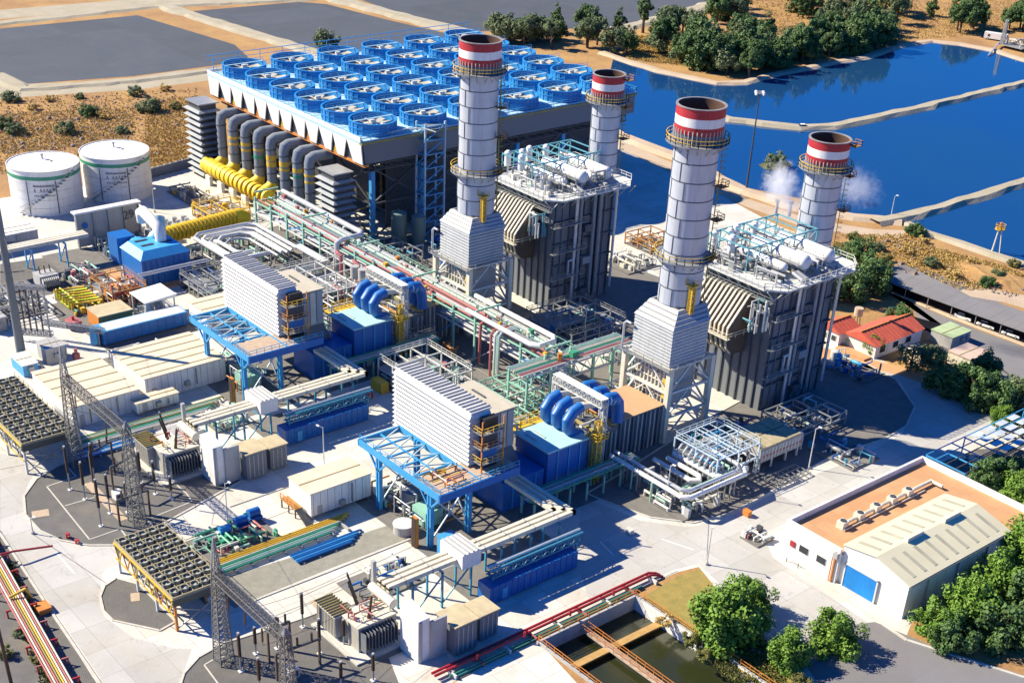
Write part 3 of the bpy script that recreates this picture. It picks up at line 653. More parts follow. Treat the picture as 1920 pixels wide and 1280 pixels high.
def hrsg(dx,dy,lab,seed):
    x0,x1,y0,y1=-165.5+dx,-147.8+dx,192.0+dy,210.0+dy; H=25.2
    t=thing('heat_recovery_boiler',lab,'boiler',((x0+x1)/2,(y0+y1)/2,0),'heat recovery boilers')
    cas=MB().box(x0,x1,y0,y1,0,H).build('casing',grey,t)
    k=0; y=y0+.6
    while y<y1:
        MB().box(x1,x1+.35,y-.15,y+.15,0,H).build('buckstay',grey if k%2 else dgrey,cas); y+=2.1; k+=1
    for z in (5,10,15,20):
        MB().box(x1,x1+.5,y0,y1,z,z+.35).build('casing_beam',dgrey,cas)
    x=x0+.5
    while x<x1:
        MB().box(x-.15,x+.15,y0-.35,y0,0,H).build('buckstay',dgrey,cas); x+=2.2  # front buckstays coloured dark in place of the shade from the stack
    # downcomers
    for yy,zb,r in ((y0+6.0,0,.34),(y0+7.3,4,.34),(y0+11.3,2,.36),(y0+14.6,2,.36),(y0+19.4,2,.3)):
        MB().tube([(x1+1.0,yy-(1.5 if yy>y0+14 else 0),zb),(x1+1.0,yy-(1.5 if yy>y0+14 else 0),H+1.2),(x1-1.5,yy-(1.5 if yy>y0+14 else 0),H+1.8)],r,9).build('downcomer_pipe',alu2 if yy<y0+7 or yy>y0+19 else pgrey,t,True)
    MB().tube([(x1+1.0,y0+6,11),(x1+1.0,y0+4.4,11),(x1+1.0,y0+4.4,7.6),(x1+1.0,y0+6.4,7.2)],.28,8).build('bypass_pipe',alu2,t,True)
    for z in (7.5,13.5,19.5):
        p=MB().box(x1+.5,x1+1.9,y0-1,y1-9,z,z+.15).build('side_walkway',galv,t)
        MB().rail([(x1+1.9,y0-1,z+.15),(x1+1.9,y1-9,z+.15)],1.1,.08,2.5).build('walkway_rail',galv,p)
    # roof platform, chamfered corners
    c=3.2; a,b,d,e=x0-2.6,x1+2.2,y0-2.4,y1+6.0
    poly=[(a,d),(b-c,d),(b,d+c),(b,e-c),(b-c,e),(a,e)]
    rp=MB().prism(poly,H+.1,H+.45).build('roof_platform',steelw,t)
    MB().rail([(p[0],p[1],H+.45) for p in poly+poly[:1]],1.2,.10,1.5).build('roof_rail',steelw,rp)
    mb=MB()
    for k in range(9):
        yy=d+1.6+k*(e-d-3)/8; mb.beam((x1+.1,yy,H-2),(b-.2,yy,H+.1),.14)
    for k in range(8):
        xx=a+1.5+k*(b-a-4)/7; mb.beam((xx,y0-.1,H-2),(xx,d+.2,H+.1),.14)
    mb.build('platform_bracket',steelw,rp)
    # drums
    for (yy,r,zz,xa,xb) in ((y0+5.8,.95,27.4,x0+2,x1-3.4),(y0+9.4,1.5,28.3,x0+3.5,x1-1.2),(y0+13.0,.8,27.8,x0+2.5,x1-2),(y0+16.4,1.45,28.2,x0+4.0,x1-1.0)):
        dr=MB().tube([(xa-.5,yy,zz),(xa-.2,yy,zz),(xa+.3,yy,zz),(xb-.3,yy,zz),(xb+.2,yy,zz),(xb+.5,yy,zz)],[r*.35,r*.8,r,r,r*.8,r*.35],18).build('steam_drum',white,t,True)
        for xx in (xa+2,xb-2): MB().box(xx-.25,xx+.25,yy-r*.9,yy+r*.9,H+.45,zz-r*.5).build('drum_saddle',galv,dr)
        MB().box(xa,xb,yy-r-.9,yy-r-.2,zz-.2,zz-.1).rail([(xa,yy-r-.9,zz-.1),(xb,yy-r-.9,zz-.1)],1.0,.07,2).build('drum_walkway',galv,dr)
    for k,(xx,yy) in enumerate(((x0-.6,y0+1.8),(x0+.3,y0+5.2),(x0-.8,y0+8.3),(x0+.4,y0+12.2),(x0+3.2,y0+2.6))):
        MB().cyl(xx,yy,H+2.6,H+5.6,.75,14).cyl(xx,yy,H+5.6,H+6.0,.75,14,.35).build('silencer',white,t,True)
        MB().cyl(xx,yy,H+.45,H+2.6,.22,8).build('silencer_riser',alu2,t,True)
    tf=mat('teal_steel',(.12,.36,.42),.5,c2=(.08,.25,.32),scale=1)
    mb=MB()
    xs=[x0-1.5+k*2.6 for k in range(5)]; ys=[y0+1+k*3.4 for k in range(7)]
    for xx in (xs[0],xs[-1]):
        for yy in ys: mb.beam((xx,yy,H+.45),(xx,yy,H+5.2),.22)
        mb.beam((xx,ys[0],H+5.2),(xx,ys[-1],H+5.2),.26).beam((xx,ys[0],H+2.8),(xx,ys[-1],H+2.8),.2)
        for q in range(6): mb.beam((xx,ys[q],H+2.8),(xx,ys[q+1],H+5.2),.14)
    for yy in ys: mb.beam((xs[0],yy,H+5.2),(xs[-1],yy,H+5.2),.22)
    mb.build('roof_pipe_frame',tf,t)
    pipes_random(t,x0-1,x1,y0,y1,H+.45,H+4.2,58,seed,[alu2,alu2,white,galv,galv],(.10,.26),'roof_pipe')
    q=random.Random(seed+5)
    for k in range(40):
        xx,yy=q.uniform(x0-1,x1+1),q.uniform(y0-1.5,y1+1); s=q.uniform(.3,.7)
        MB().box(xx-s,xx+s,yy-s*.7,yy+s*.7,H+.45,H+.45+q.uniform(.5,1.6)).build('roof_cabinet',q.choice([galv,lgrey,steelw,dsteel,cream]),t)
    # ribbed inlet duct stepping up to the boiler
    def wedge(prof,xa,xb,nm,m_,nr):
        v=[(xa,p[0],p[1]) for p in prof]+[(xb,p[0],p[1]) for p in prof]; n=len(prof)
        d_=MB().add(v,[tuple(range(n)),tuple(range(2*n-1,n-1,-1))]+[(i,n+i,n+(i+1)%n,(i+1)%n) for i in range(n)]).build(nm,m_,t)
        for k in range(nr):
            xx=xa+.35+k*(xb-xa-.7)/(nr-1); mb=MB()
            for i in range(len(prof)-2): p,q2=prof[i],prof[i+1]; mb.beam((xx,p[0]-.1,p[1]+.08),(xx,q2[0]-.1,q2[1]+.08),.34,.5)
            mb.build('duct_rib',cream,d_)
        return d_
    wedge([(y0,H-2.0),(y0-1.6,H-2.6),(y0-6.4,17.2),(y0-6.4,15.6),(y0,15.2)],x0+1.4,x1-4.6,'inlet_duct_upper',brown,11)
    d2=wedge([(y0-.2,15.2),(y0-6.0,15.2),(y0-5.2,12.6),(y0-3.8,11.2),(y0-.2,10.8)],x0+4.0,x1-5.4,'inlet_duct_lower',brown,7)
    MB().box(x0+.6,x1-4.0,y0-7.4,y0-6.5,15.3,15.45).rail([(x0+.6,y0-7.4,15.45),(x1-4.0,y0-7.4,15.45),(x1-4.0,y0-.5,15.45)],1.1,.08,1.8).build('duct_walkway',cream,d2)
    for zz in (20.5,22.8): MB().box(x0-.5,x1+.3,y0-1.5,y0-.4,zz,zz+.12).rail([(x0-.5,y0-1.5,zz+.12),(x1+.3,y0-1.5,zz+.12)],1.1,.08,1.6).build('front_walkway',galv,cas)
    pipes_random(t,x1-4,x1-.5,y0-4,y0-.5,17,23.5,12,seed+77,[steelw,alu2,tf2x],(.1,.2),'front_pipe')
    for k in range(3): MB().box(x1+.4,x1+1.6,y0+8.4,y0+10.6,2+k*7.5,3.6+k*7.5).build('side_box',[dgrey,pgrey,dgrey][k],t)
    return t
hrsg(0,0,'grey boiler house behind the nearest tall stack, white drums on its roof',11)
hrsg(-61.2,-2.2,'grey boiler house behind the left tall stack, near the condenser',23)

# steam puffs over the near boiler
def PZ(x,y,z): a=G(x,y,z); return (a[0],a[1],z)
def steam(c,r,dens,label,seed):
    mb=MB().box(c[0]-r[0],c[0]+r[0],c[1]-r[1],c[1]+r[1],c[2]-r[2],c[2]+r[2])
    m=bpy.data.materials.new('steam'); m.use_nodes=True; n=m.node_tree; n.nodes.clear(); L=n.links.new
    o=n.nodes.new('ShaderNodeOutputMaterial'); pv=n.nodes.new('ShaderNodeVolumePrincipled'); pv.inputs['Color'].default_value=(1,1,1,1); pv.inputs['Anisotropy'].default_value=0
    tc=n.nodes.new('ShaderNodeTexCoord')
    nz=n.nodes.new('ShaderNodeTexNoise'); nz.inputs['Scale'].default_value=.55; nz.inputs['Detail'].default_value=8; nz.inputs['Roughness'].default_value=.68; nz.inputs['Distortion'].default_value=.8
    of=n.nodes.new('ShaderNodeVectorMath'); of.inputs[1].default_value=(seed*7.1,seed*3.3,0); L(tc.outputs['Object'],of.inputs[0]); L(of.outputs[0],nz.inputs['Vector'])
    sb=n.nodes.new('ShaderNodeVectorMath'); sb.operation='SUBTRACT'; sb.inputs[1].default_value=(.5,.5,.5); L(tc.outputs['Generated'],sb.inputs[0])
    ln=n.nodes.new('ShaderNodeVectorMath'); ln.operation='LENGTH'; L(sb.outputs[0],ln.inputs[0])
    mr=n.nodes.new('ShaderNodeMapRange'); mr.inputs[1].default_value=.5; mr.inputs[2].default_value=0; mr.inputs[3].default_value=0; mr.inputs[4].default_value=1; L(ln.outputs['Value'],mr.inputs[0])
    ad=n.nodes.new('ShaderNodeMath'); ad.operation='MULTIPLY_ADD'; L(nz.outputs['Fac'],ad.inputs[0]); ad.inputs[1].default_value=1.7; L(mr.outputs[0],ad.inputs[2])
    rp=n.nodes.new('ShaderNodeMapRange'); rp.inputs[1].default_value=1.22; rp.inputs[2].default_value=1.9; rp.inputs[3].default_value=0; rp.inputs[4].default_value=dens; L(ad.outputs[0],rp.inputs[0])
    L(rp.outputs[0],pv.inputs['Density']); L(pv.outputs[0],o.inputs['Volume'])
    ob=mb.build('steam_puff',m); tag(ob,label,'steam',None,'stuff')
steam(PZ(1478,385,29.0),(4.2,4.0,4.6),.4,'thick white steam rising from the vents on the near boiler roof',1)
steam(PZ(1462,345,33.0),(6.4,5.0,7.4),.5,'ragged white steam puff above the near boiler roof',4)
steam(PZ(1520,375,30),(7.5,6,5.0),.22,'thin steam wisp drifting past the shorter stack at its left',2)
steam(PZ(1600,350,32),(11,6.5,6.5),.12,'thin steam wisp drifting right of the shorter stack',3)

# ------------------------------------------------------------------ gas-turbine trains
def unit(dx,dy,W,seed):
    def b(mb): 
        mb.v=[(p[0]+dx,p[1]+dy,p[2]) for p in mb.v]; return mb
    def T(name,label,cat,loc,group=None): return thing(name,label,cat,(loc[0]+dx,loc[1]+dy,loc[2]),group)
    # filter house
    t=T('intake_filter_house','white ribbed air intake box raised on steel, '+W,'filter house',(-158.4,121.5,9.6),'air intake filter houses')
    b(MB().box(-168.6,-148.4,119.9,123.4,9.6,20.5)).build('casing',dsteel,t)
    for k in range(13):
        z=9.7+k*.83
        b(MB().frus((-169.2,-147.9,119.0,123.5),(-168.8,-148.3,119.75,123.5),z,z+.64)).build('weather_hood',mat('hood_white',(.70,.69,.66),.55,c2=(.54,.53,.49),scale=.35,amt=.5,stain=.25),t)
    for k in range(13): b(MB().box(-169.22,-147.88,118.95,119.08,9.62+k*.83,9.73+k*.83)).build('lip_shade_strip',mat('lip_shade_grey',(.42,.42,.41),.6),t)  # grey strips stand in for the shadow line under each hood lip
    b(MB().box(-169.0,-148.1,119.5,123.7,20.5,20.75)).build('roof_sheet',white,t)
    for k in range(21):
        x=-168.6+k*1.0
        b(MB().box(x-.16,x+.16,119.5,123.7,20.75,20.95)).build('roof_rib',lgrey if k%2 else galv,t)
    tr=b(MB().box(-162.6,-151.4,123.7,131.4,9.8,17.0)).build('transition_casing',lgrey,t)
    b(MB().box(-163.0,-151.1,123.6,131.8,17.0,17.25)).build('transition_roof',mat('dusty_cream_roof',(.52,.48,.38),.7,c2=(.38,.34,.25),scale=.4,amt=.6),t)
    for k in range(5):
        y=123.9+k*1.5
        b(MB().box(-151.4,-151.2,y,y+1.25,10.2,16.8)).build('wall_panel',cream if k%2 else lgrey,tr)
    for k in range(3): b(MB().box(-160,-156.5,125+k*2.0,125.3+k*2.0,17.25,17.5)).build('roof_curb',seam,tr)
    b(MB().hexa([(-160,126.5,5),(-152,126.5,5),(-152,134,5),(-160,134,5)],[(-162.6,123.9,9.7),(-151.4,123.9,9.7),(-151.4,131.4,9.7),(-162.6,131.4,9.7)])).build('downward_duct',grey,t)
    # service bay on the open end
    sb=T('service_platform','stacked maintenance platforms with rusty rails, '+W,'platform',(-146.4,121.8,9.5))
    for k in range(4):
        z=9.6+k*2.7
        p=b(MB().box(-147.7,-145.2,119.6,124.2,z,z+.15)).build('deck',galv,sb)
        b(MB().rail([(-147.7,119.6,z+.15),(-145.2,119.6,z+.15),(-145.2,124.2,z+.15)],1.1,.09,1)).build('rail',[orange,yellow,MATS['rust_orange_steel'],yellow][k],p)
        b(MB().box(-147.6,-146.4,121.0,123.8,z+.15,z+2.1)).build('fan_motor_box',[black,blue,dsteel,black][k],sb)
    for y in (119.7,124.1): b(MB().beam((-145.3,y,9.6),(-145.3,y,20.3),.2)).build('post',orange,sb)
    # blue support frame
    f=T('intake_support_frame','light blue braced steel frame carrying the intake box, '+W,'steel frame',(-155,113,0),'blue intake support frames')
    X0,X1,Y0,Y1,z=-166.0,-143.4,110.0,118.2,10.8
    for x in (-160.6,-146.2):
        for y in (110.2,118.0):
            b(MB().beam((x-.35,y,0),(x-.35,y,z),.34,.7).beam((x+.35,y,0),(x+.35,y,z),.34,.7)).build('column',lblue,f)
    b(MB().box(X0,X1,Y0-.25,Y0+.1,z-.9,z+.25)).build('edge_girder',lblue,f)
    b(MB().box(X0,X1,Y1-.1,Y1+.25,z-.9,z+.25)).build('edge_girder',lblue,f)
    b(MB().box(X1-.1,X1+.25,Y0-.25,Y1+8,z-1.1,z+.3)).build('edge_girder',blue,f)
    b(MB().box(X0-.25,X0+.1,Y0-.25,Y1,z-.9,z+.25)).build('edge_girder',lblue,f)
    n=6; st=(X1-X0)/n
    for k in range(n):
        xa=X0+k*st; xb=xa+st
        b(MB().beam((xb,Y0,z),(xb,Y1,z),.3)).build('cross_beam',lblue,f)
        b(MB().beam((xa,Y0,z),(xb,Y1,z),.2).beam((xb,Y0,z),(xa,Y1,z),.2)).build('plan_bracing',mat('pale_bracing',(.5,.62,.68),.5),f)
    b(MB().beam((X0,(Y0+Y1)/2,z),(X1,(Y0+Y1)/2,z),.25)).build('mid_beam',lblue,f)
    for x in (-160.6,-146.2):
        b(MB().beam((x,Y0,0.5),(x,Y1,z-1),.22).beam((x,Y1,0.5),(x,Y0,z-1),.22)).build('side_bracing',MATS['pale_bracing'],f)
    b(MB().beam((-160.6,Y1,1),(-153,Y1,z-1),.22).beam((-146.2,Y1,1),(-153,Y1,z-1),.22)).build('side_bracing',MATS['pale_bracing'],f)
    for x in (-160.6,-146.2): b(MB().beam((x,Y0,z-3.5),(x-2.6,Y0,z-.8),.3).beam((x,Y0,z-3.5),(x+2.6,Y0,z-.8),.3)).build('knee_brace',lblue,f)
    pl=b(MB().box(-149.8,X1-.2,Y0+.2,Y1+8,z+.05,z+.2)).build('grating_deck',mat('pale_orange_deck',(.5,.38,.27),.8,scale=1),f)
    b(MB().rail([(X1,Y0,z+.25),(X1,Y1+8,z+.25)],1.1,.09,1.5).rail([(X0,Y0,z+.25),(X1,Y0,z+.25)],.9,.07,2)).build('guard_rail',lblue,f)
    pipes_random(f,-149.5,-144,Y0+.5,Y1-.6,z+.2,z+1.6,7,seed,[orange,pinkr,yellow,steelw],(.08,.16),'small_pipe')
    # equipment below the frame
    e=T('lube_oil_skid','dark skid of tanks and pipes in the frame shade, '+W,'skid',(-155,115,0))
    b(MB().box(-158.5,-152,112,117,0,.3)).build('base',dsteel,e)
    b(MB().cyl(-157,114.6,.3,4.0,1.9,18)).build('tank',grey,e,True)
    b(MB().box(-154.2,-150.4,112.4,116,.3,3.2)).build('oil_tank',lgreen,e)
    pipes_random(e,-159+dx,-149+dx,111+dy,118+dy,.3,5,16,seed+3,[alu2,lgreen,galv,steelw,orange],(.08,.2))
    c=T('blue_cabinet','light blue cabinet at the foot of the frame, '+W,'cabinet',(-142.4,111.2,0))
    b(MB().box(-143.8,-141.4,109.8,112.6,0,3.4)).build('cabinet_body',lblue,c); b(MB().box(-143.9,-141.3,109.7,112.7,3.4,3.55)).build('cabinet_roof',lblue,c)
    c=T('cable_riser','orange cable riser tray standing by the frame column, '+W,'cable tray',(-147.6,108.3,0))
    b(MB().box(-148.2,-147.0,107.9,108.5,0,5.6)).build('tray',orange,c)
    for k in range(5): b(MB().box(-148.1+k*.24,-148.0+k*.24,107.8,107.9,0,5.6)).build('cable',brown,c)
    # turbine enclosure
    g=T('turbine_enclosure','deep blue turbine enclosure with pale teal flat roof, '+W,'enclosure',(-151,137,0),'gas turbine enclosures')
    b(MB().box(-155.4,-147.0,135.8,144.9,0,8.8)).build('main_box',blue,g)
    b(MB().box(-155.8,-146.6,135.4,145.0,8.8,9.1)).build('roof',teal,g)
    b(MB().box(-155.0,-147.4,126.4,135.4,0,5.6)).build('low_box',blue,g)
    b(MB().box(-155.2,-147.2,126.2,135.38,5.6,5.8)).build('low_roof',blue,g)
    for y in (128.5,131,133.5,138,140.6,143.2): b(MB().box(-147.0 if y>135.5 else -147.4,-146.8 if y>135.5 else -147.2,y-.12,y+.12,0,8.6 if y>135.5 else 5.5)).build('wall_rib',lblue,g)
    b(MB().box(-147.0,-146.9,138.7,139.9,0,2.2)).build('door',steelw,g)
    b(MB().box(-154,-151,136.4,136.6,9.1,9.25).box(-154,-151,138.4,138.6,9.1,9.25)).build('roof_seam',lgrey,g)
    b(MB().box(-158.4,-155.6,136,143,8.7,8.9).rail([(-158.4,136,8.9),(-158.4,143,8.9),(-155.6,143,8.9)],1.1,.1,1)).build('side_platform',yellow,g)
    pipes_random(g,-160+dx,-155.8+dx,136+dy,143+dy,6,10.6,10,seed+8,[yellow,yellow,cream,alu2],(.08,.18),'gas_pipe')
    for k,x in enumerate((-155.4,-152.5,-149.6)):
        dd=b(MB().tube([(x,145.6,8.2),(x,143.6,9.0),(x,142.4,10.4),(x,142.3,12.0),(x,143.4,13.3),(x,145.2,13.8)],1.0,14)).build('vent_bend',blue,g,True)
        dd=b(MB().tube([(x,150.6,12.9),(x,151.8,13.4),(x,153.2,13.2),(x,154.2,12.0),(x,154.5,10.2),(x,154.5,8.2)],1.1,14)).build('vent_hump',blue,g,True)
        for q in range(3): b(MB().tube([(x,151.4+q*1.0,13.35-.12*q*q),(x,151.65+q*1.0,13.35-.12*q*q-.05)],1.16,14)).build('white_band',teal,g,True)
        b(MB().tube([(x,145.2,13.8),(x,150.6,12.9)],.55,10)).build('link_pipe',steelw,g,True)
    b(MB().lattice((-159.5,148,14.8),(-146.6,148,14.8),1.5,1.5,10,.16).box(-159.5,-146.6,147.3,148.7,15.5,15.6)).build('vent_truss',steelw,g)
    b(MB().lattice((-146.9,148,0),(-146.9,148,14.8),1.0,1.0,9,.14)).build('truss_leg',steelw,g)
    b(MB().lattice((-159.3,148,0),(-159.3,148,14.8),1.0,1.0,9,.14)).build('truss_leg',steelw,g)
    y_=T('ladder_tower','yellow caged ladder tower with landing, '+W,'ladder',(-146.0,146.1,0))
    b(MB().lattice((-145.9,146.2,0),(-145.9,146.2,9.0),1.1,1.1,7,.16,False)).build('ladder_cage',yellow,y_)
    b(MB().box(-147.2,-144.6,144.9,147.6,9.0,9.15).rail([(-147.2,144.9,9.15),(-144.6,144.9,9.15),(-144.6,147.6,9.15)],1.1,.1,.9)).build('landing',yellow,y_)
    b(MB().lattice((-145.9,146.2,9.1),(-145.9,146.2,12.2),.9,.9,3,.14,False)).build('upper_cage',yellow,y_)
    # exhaust diffuser
    d=T('exhaust_diffuser','grey ribbed exhaust duct with tan roof leading to the stack, '+W,'duct',(-154.6,158,0),'ribbed exhaust ducts')
    b(MB().box(-159.2,-149.9,155.4,166.4,0,7.8)).build('duct_box',grey,d)
    b(MB().box(-159.5,-149.6,155.2,166.6,7.8,8.0)).build('roof',tanroof,d)
    b(MB().hexa([(-156.6,145.4,0),(-149.4,145.4,0),(-149.9,155.4,0),(-158.6,155.4,0)],[(-156.6,145.4,6.4),(-149.4,145.4,6.4),(-149.9,155.4,7.2),(-158.6,155.4,7.2)])).build('cone_section',grey,d)
    for k in range(20):
        y=145.8+k*1.08
        b(MB().box(-149.9,-149.45,y-.16,y+.16,0,7.7 if y>155 else 6.3)).build('wall_rib',lgrey if k%3 else grey,d)
    b(MB().box(-157,-149.6,149.2,150.0,7.2,7.5).box(-158.5,-149.8,153.6,155,7.3,7.8)).build('roof_flange',mat('ochre_trim',(.4,.32,.12),.7),d)
    pipes_random(d,-157+dx,-150+dx,146.5+dy,154+dy,7,9.0,9,seed+9,[steelw,cream,galv,orange],(.08,.2),'small_pipe')
    # pipe gallery along the train
    pg=T('pipe_gallery','low green and grey pipe gallery beside the turbine hall, '+W,'pipe rack',(-144.5,137,0))
    for y in (129,133,137,141,145,149,153): b(MB().box(-145.6,-145.3,y-.15,y+.15,0,3.6).box(-142.3,-142,y-.15,y+.15,0,3.6).box(-145.6,-142,y-.15,y+.15,3.4,3.7)).build('trestle',lgreen,pg)
    for k in range(6):
        b(MB().tube([(-145.2+k*.55,128,3.95),(-145.2+k*.55,154,3.95)],.16,7)).build('pipe',[green,lgreen,galv,alu2,lgreen,green][k],pg,True)
    # isolated-phase bus duct: three square bars
    bd=T('bus_duct','triple cream bus duct turning a corner above the yard, '+W,'bus duct',(-134,110,0),'cream triple bus ducts')
    for k in range(3):
        x=-134.6+k*1.15; ye=126.2+k*1.15
        b(MB().beam((x,92.4,3.0),(x,92.4,7.0),.7).beam((x,92.05,7.0),(x,ye+.35,7.0),.7).beam((x+.35,ye,7.0),(-146.5,ye,7.0),.7)).build('duct_bar',cream,bd)
        for q in range(7): b(MB().box(x-.42,x+.42,95+q*5,95.25+q*5,6.58,7.42)).build('joint_collar',lgrey,bd)
    for y in (96,101.5,107,113,119,125): b(MB().box(-135.4,-135.1,y-.15,y+.15,0,6.5).box(-131.6,-131.3,y-.15,y+.15,0,6.5).box(-135.4,-131.3,y-.15,y+.15,6.35,6.62)).build('support',tf2,bd)
    b(MB().beam((-131.3,96,1),(-131.3,101.5,6),.2).beam((-131.3,101.5,1),(-131.3,96,6),.2).beam((-131.3,101.5,1),(-131.3,107,6),.2).beam((-131.3,107,1),(-131.3,101.5,6),.2)).build('support_brace',tf2,bd)
    b(MB().box(-136.2,-130.6,104.6,108.2,6.0,8.6)).build('breaker_box',white,bd)
    for k in range(4): b(MB().box(-136.2,-130.6,104.9+k*.85,105.2+k*.85,8.6,8.8)).build('box_rib',lgrey,bd)
    w_=T('pipe_truss_bridge','teal truss bridge with pipes beside the bus duct, '+W,'truss',(-129.6,117,0))
    b(MB().lattice((-129.4,109,4.6),(-129.4,127,4.6),1.5,1.5,9,.16)).build('truss',tf2,w_)
    for y in (109.4,118,126.6): b(MB().box(-130.0,-129.7,y-.15,y+.15,0,3.9).box(-129.1,-128.8,y-.15,y+.15,0,3.9)).build('leg',tf2,w_)
    b(MB().tube([(-129.4,108.5,5.6),(-129.4,127.5,5.6)],.25,8)).build('pipe',alu2,w_,True)
    b(MB().tube([(-128.6,108.5,5.4),(-128.6,127.5,5.4)],.2,8)).build('pipe',tf2,w_,True)
    ge=T('auxiliary_container','long dark blue container in the shade under the truss, '+W,'container',(-128.9,116,0))
    b(MB().box(-130.4,-127.4,107.6,125.6,.2,3.2)).build('body',blue,ge); 
    for k in range(14): b(MB().box(-127.4,-127.3,108.2+k*1.25,108.5+k*1.25,.3,3.1)).build('wall_rib',blue,ge)
    b(MB().box(-127.38,-127.25,110,111,.4,2.4)).build('door',lblue,ge)
    # main transformer
    tx=T('main_transformer','large transformer with ribbed radiators and brown bushings, '+W,'transformer',(-132,88.5,0),'main transformers')
    b(MB().box(-133.0,-129.2,84.8,91.4,0.4,4.6)).build('tank',mat('beige_grey',(.44,.42,.36),.6,stain=.3),tx)
    b(MB().box(-133.2,-129.0,84.6,91.6,4.6,4.8)).build('tank_lid',cream,tx)
    for k in range(13): b(MB().box(-138.4+k*.4+.0,-138.3+k*.4,83.6,86.2,.8,4.4)).build('radiator_fin',cream if k%2 else lgrey,tx)
    b(MB().box(-138.6,-133.2,83.4,86.4,4.5,4.75)).build('radiator_header',cream,tx)
    for k in range(9): b(MB().box(-138.5+k*.62,-138.38+k*.62,83.3,86.5,4.75,5.0)).build('top_bar',MATS['olive_trim'],tx)
    for k in range(11): b(MB().box(-129.2,-127.6,85.0+k*.55,85.1+k*.55,.9,4.2)).build('radiator_fin',grey,tx)
    b(MB().tube([(-134.6,90.8,6.6),(-129.0,90.8,6.6)],.75,12)).build('conservator',cream,tx,True)
    b(MB().beam((-133.5,90.8,4.6),(-133.5,90.8,6),.2).beam((-130,90.8,4.6),(-130,90.8,6),.2)).build('conservator_stand',cream,tx)
    for (x,y,tx_,ty) in ((-135.6,88.6,-1.3,-.5),(-134.2,88.0,-1.0,-.9),(-130.4,87.4,.3,.4)):
        b(MB().tube([(x,y,4.7),(x+tx_*.2,y+ty*.2,5.4),(x+tx_,y+ty,8.6)],[.32,.26,.16],8)).build('bushing',porc,tx,True)
        b(MB().cyl(x+tx_,y+ty,8.6,8.9,.12,6)).build('bushing_terminal',alu2,tx)
    pipes_random(tx,-135+dx,-129.5+dx,85+dy,91+dy,4.7,6.0,12,seed+14,[orange,cream,pinkr,MATS['olive_trim']],(.06,.14),'oil_pipe')
    b(MB().box(-139.2,-127,83,92,0,.35)).build('plinth',conc,tx)
    pst=T('lightning_post','tall slim grey post rising beside the transformer, '+W,'post',(-136.2,92.3,0))
    b(MB().box(-136.5,-135.9,92.0,92.6,0,9.6)).build('post_shaft',lgrey,pst)
    fw=T('fire_wall','tall white concrete fire wall right of the transformer, '+W,'wall',(-124.6,91.8,0),'white fire walls')
    b(MB().hexa([(-126.8,90.4,0),(-122.4,90.4,0),(-122.4,92.4,0),(-126.8,92.4,0)],[(-126.8,90.4,8.2),(-122.4,90.4,7.4),(-122.4,92.4,7.4),(-126.8,92.4,8.2)])).build('wall_leaf',white,fw)
    b(MB().box(-122.4,-122.0,92.4,95.2,0,6.8)).build('return_wall',lgrey,fw)
    b(MB().box(-122.39,-122.2,90.6,91.0,0,7.2)).build('pilaster',lgrey,fw)
    for k,(y,s,h) in enumerate(((97.6,4.0,5.2),(102.4,3.4,4.6))):
        tb=T('breaker_enclosure',('square ' if k==0 else 'smaller ')+'tan roofed steel enclosure behind the fire wall, '+W,'enclosure',(-122.6,y,0))
        b(MB().box(-124.9,-124.9+s*1.1,y-s/2,y+s/2,.3,h)).build('body',grey,tb); b(MB().box(-125.1,-124.7+s*1.1,y-s/2-.2,y+s/2+.2,h,h+.2)).build('roof',mat('tan_sheet',(.55,.46,.28),.7,scale=.5),tb)
        for q in range(4): b(MB().box(-124.9+s*1.1,-124.8+s*1.1,y-s/2+.5+q*.85,y-s/2+.65+q*.85,.5,h-.4)).build('wall_rib',lgrey,tb)
tf2=mat('teal_blue_steel',(.06,.30,.42),.5,c2=(.04,.2,.3),scale=1)
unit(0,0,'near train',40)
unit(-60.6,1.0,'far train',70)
# ------------------------------------------------------------------ steam turbine hall area
t=thing('steam_turbine_hood','bright blue steam turbine housing with slotted roof','turbine',(-274.5,127,0))
b_=MB().frus((-279.6,-269.0,121.0,133.2),(-279.6,-269.4,121.2,133.0),0,6.4).build('housing',blue,t)
MB().frus((-279.8,-269.1,120.9,133.2),(-278.6,-271.0,122.6,131.8),6.4,7.9).build('chamfered_roof',mat('mid_blue_paint',(.06,.36,.68),.45,c2=(.04,.26,.55),scale=.5,stain=.05),t)
for k in range(2):
    for j in range(2): MB().box(-277.6+k*3.2,-276.7+k*3.2,123.6+j*4.6,126.6+j*4.6,7.9,8.0).build('roof_slot',black,t)
MB().tube([(-284,127,3.2),(-279.5,127,3.2)],3.2,20).build('generator_body',MATS['mid_blue_paint'],t,True)
MB().box(-289.5,-284.5,122.5,127.0,0,6.6).build('exciter_box',blue,t)
MB().tube([(-275,129,7.6),(-275,129,9.6),(-276.2,129,11.0),(-279,129,11.6),(-285,130,11.6),(-287,130.4,10.6),(-287.4,130.6,8.4)],1.25,14).build('crossover_pipe',white,t,True)
MB().tube([(-284,130,3),(-284,133,6.5),(-286,134,9)],1.6,12).build('exhaust_bend',teal,t,True)
MB().box(-283,-266.5,117.6,120.6,0,.4).box(-268.9,-266.5,120.6,134,0,.4).build('plinth',terra,t)
for k in range(8): MB().box(-268.95,-268.8,122+k*1.4,122.15+k*1.4,.3,6.2).build('wall_rib',blue,t)
MB().tube([(-266.8,119,4.6),(-266.8,136,4.6),(-266.8,136,1)],.22,8).tube([(-266.0,119,4.4),(-266.0,136.6,4.4)],.18,8).build('service_pipe',alu2,t,True)

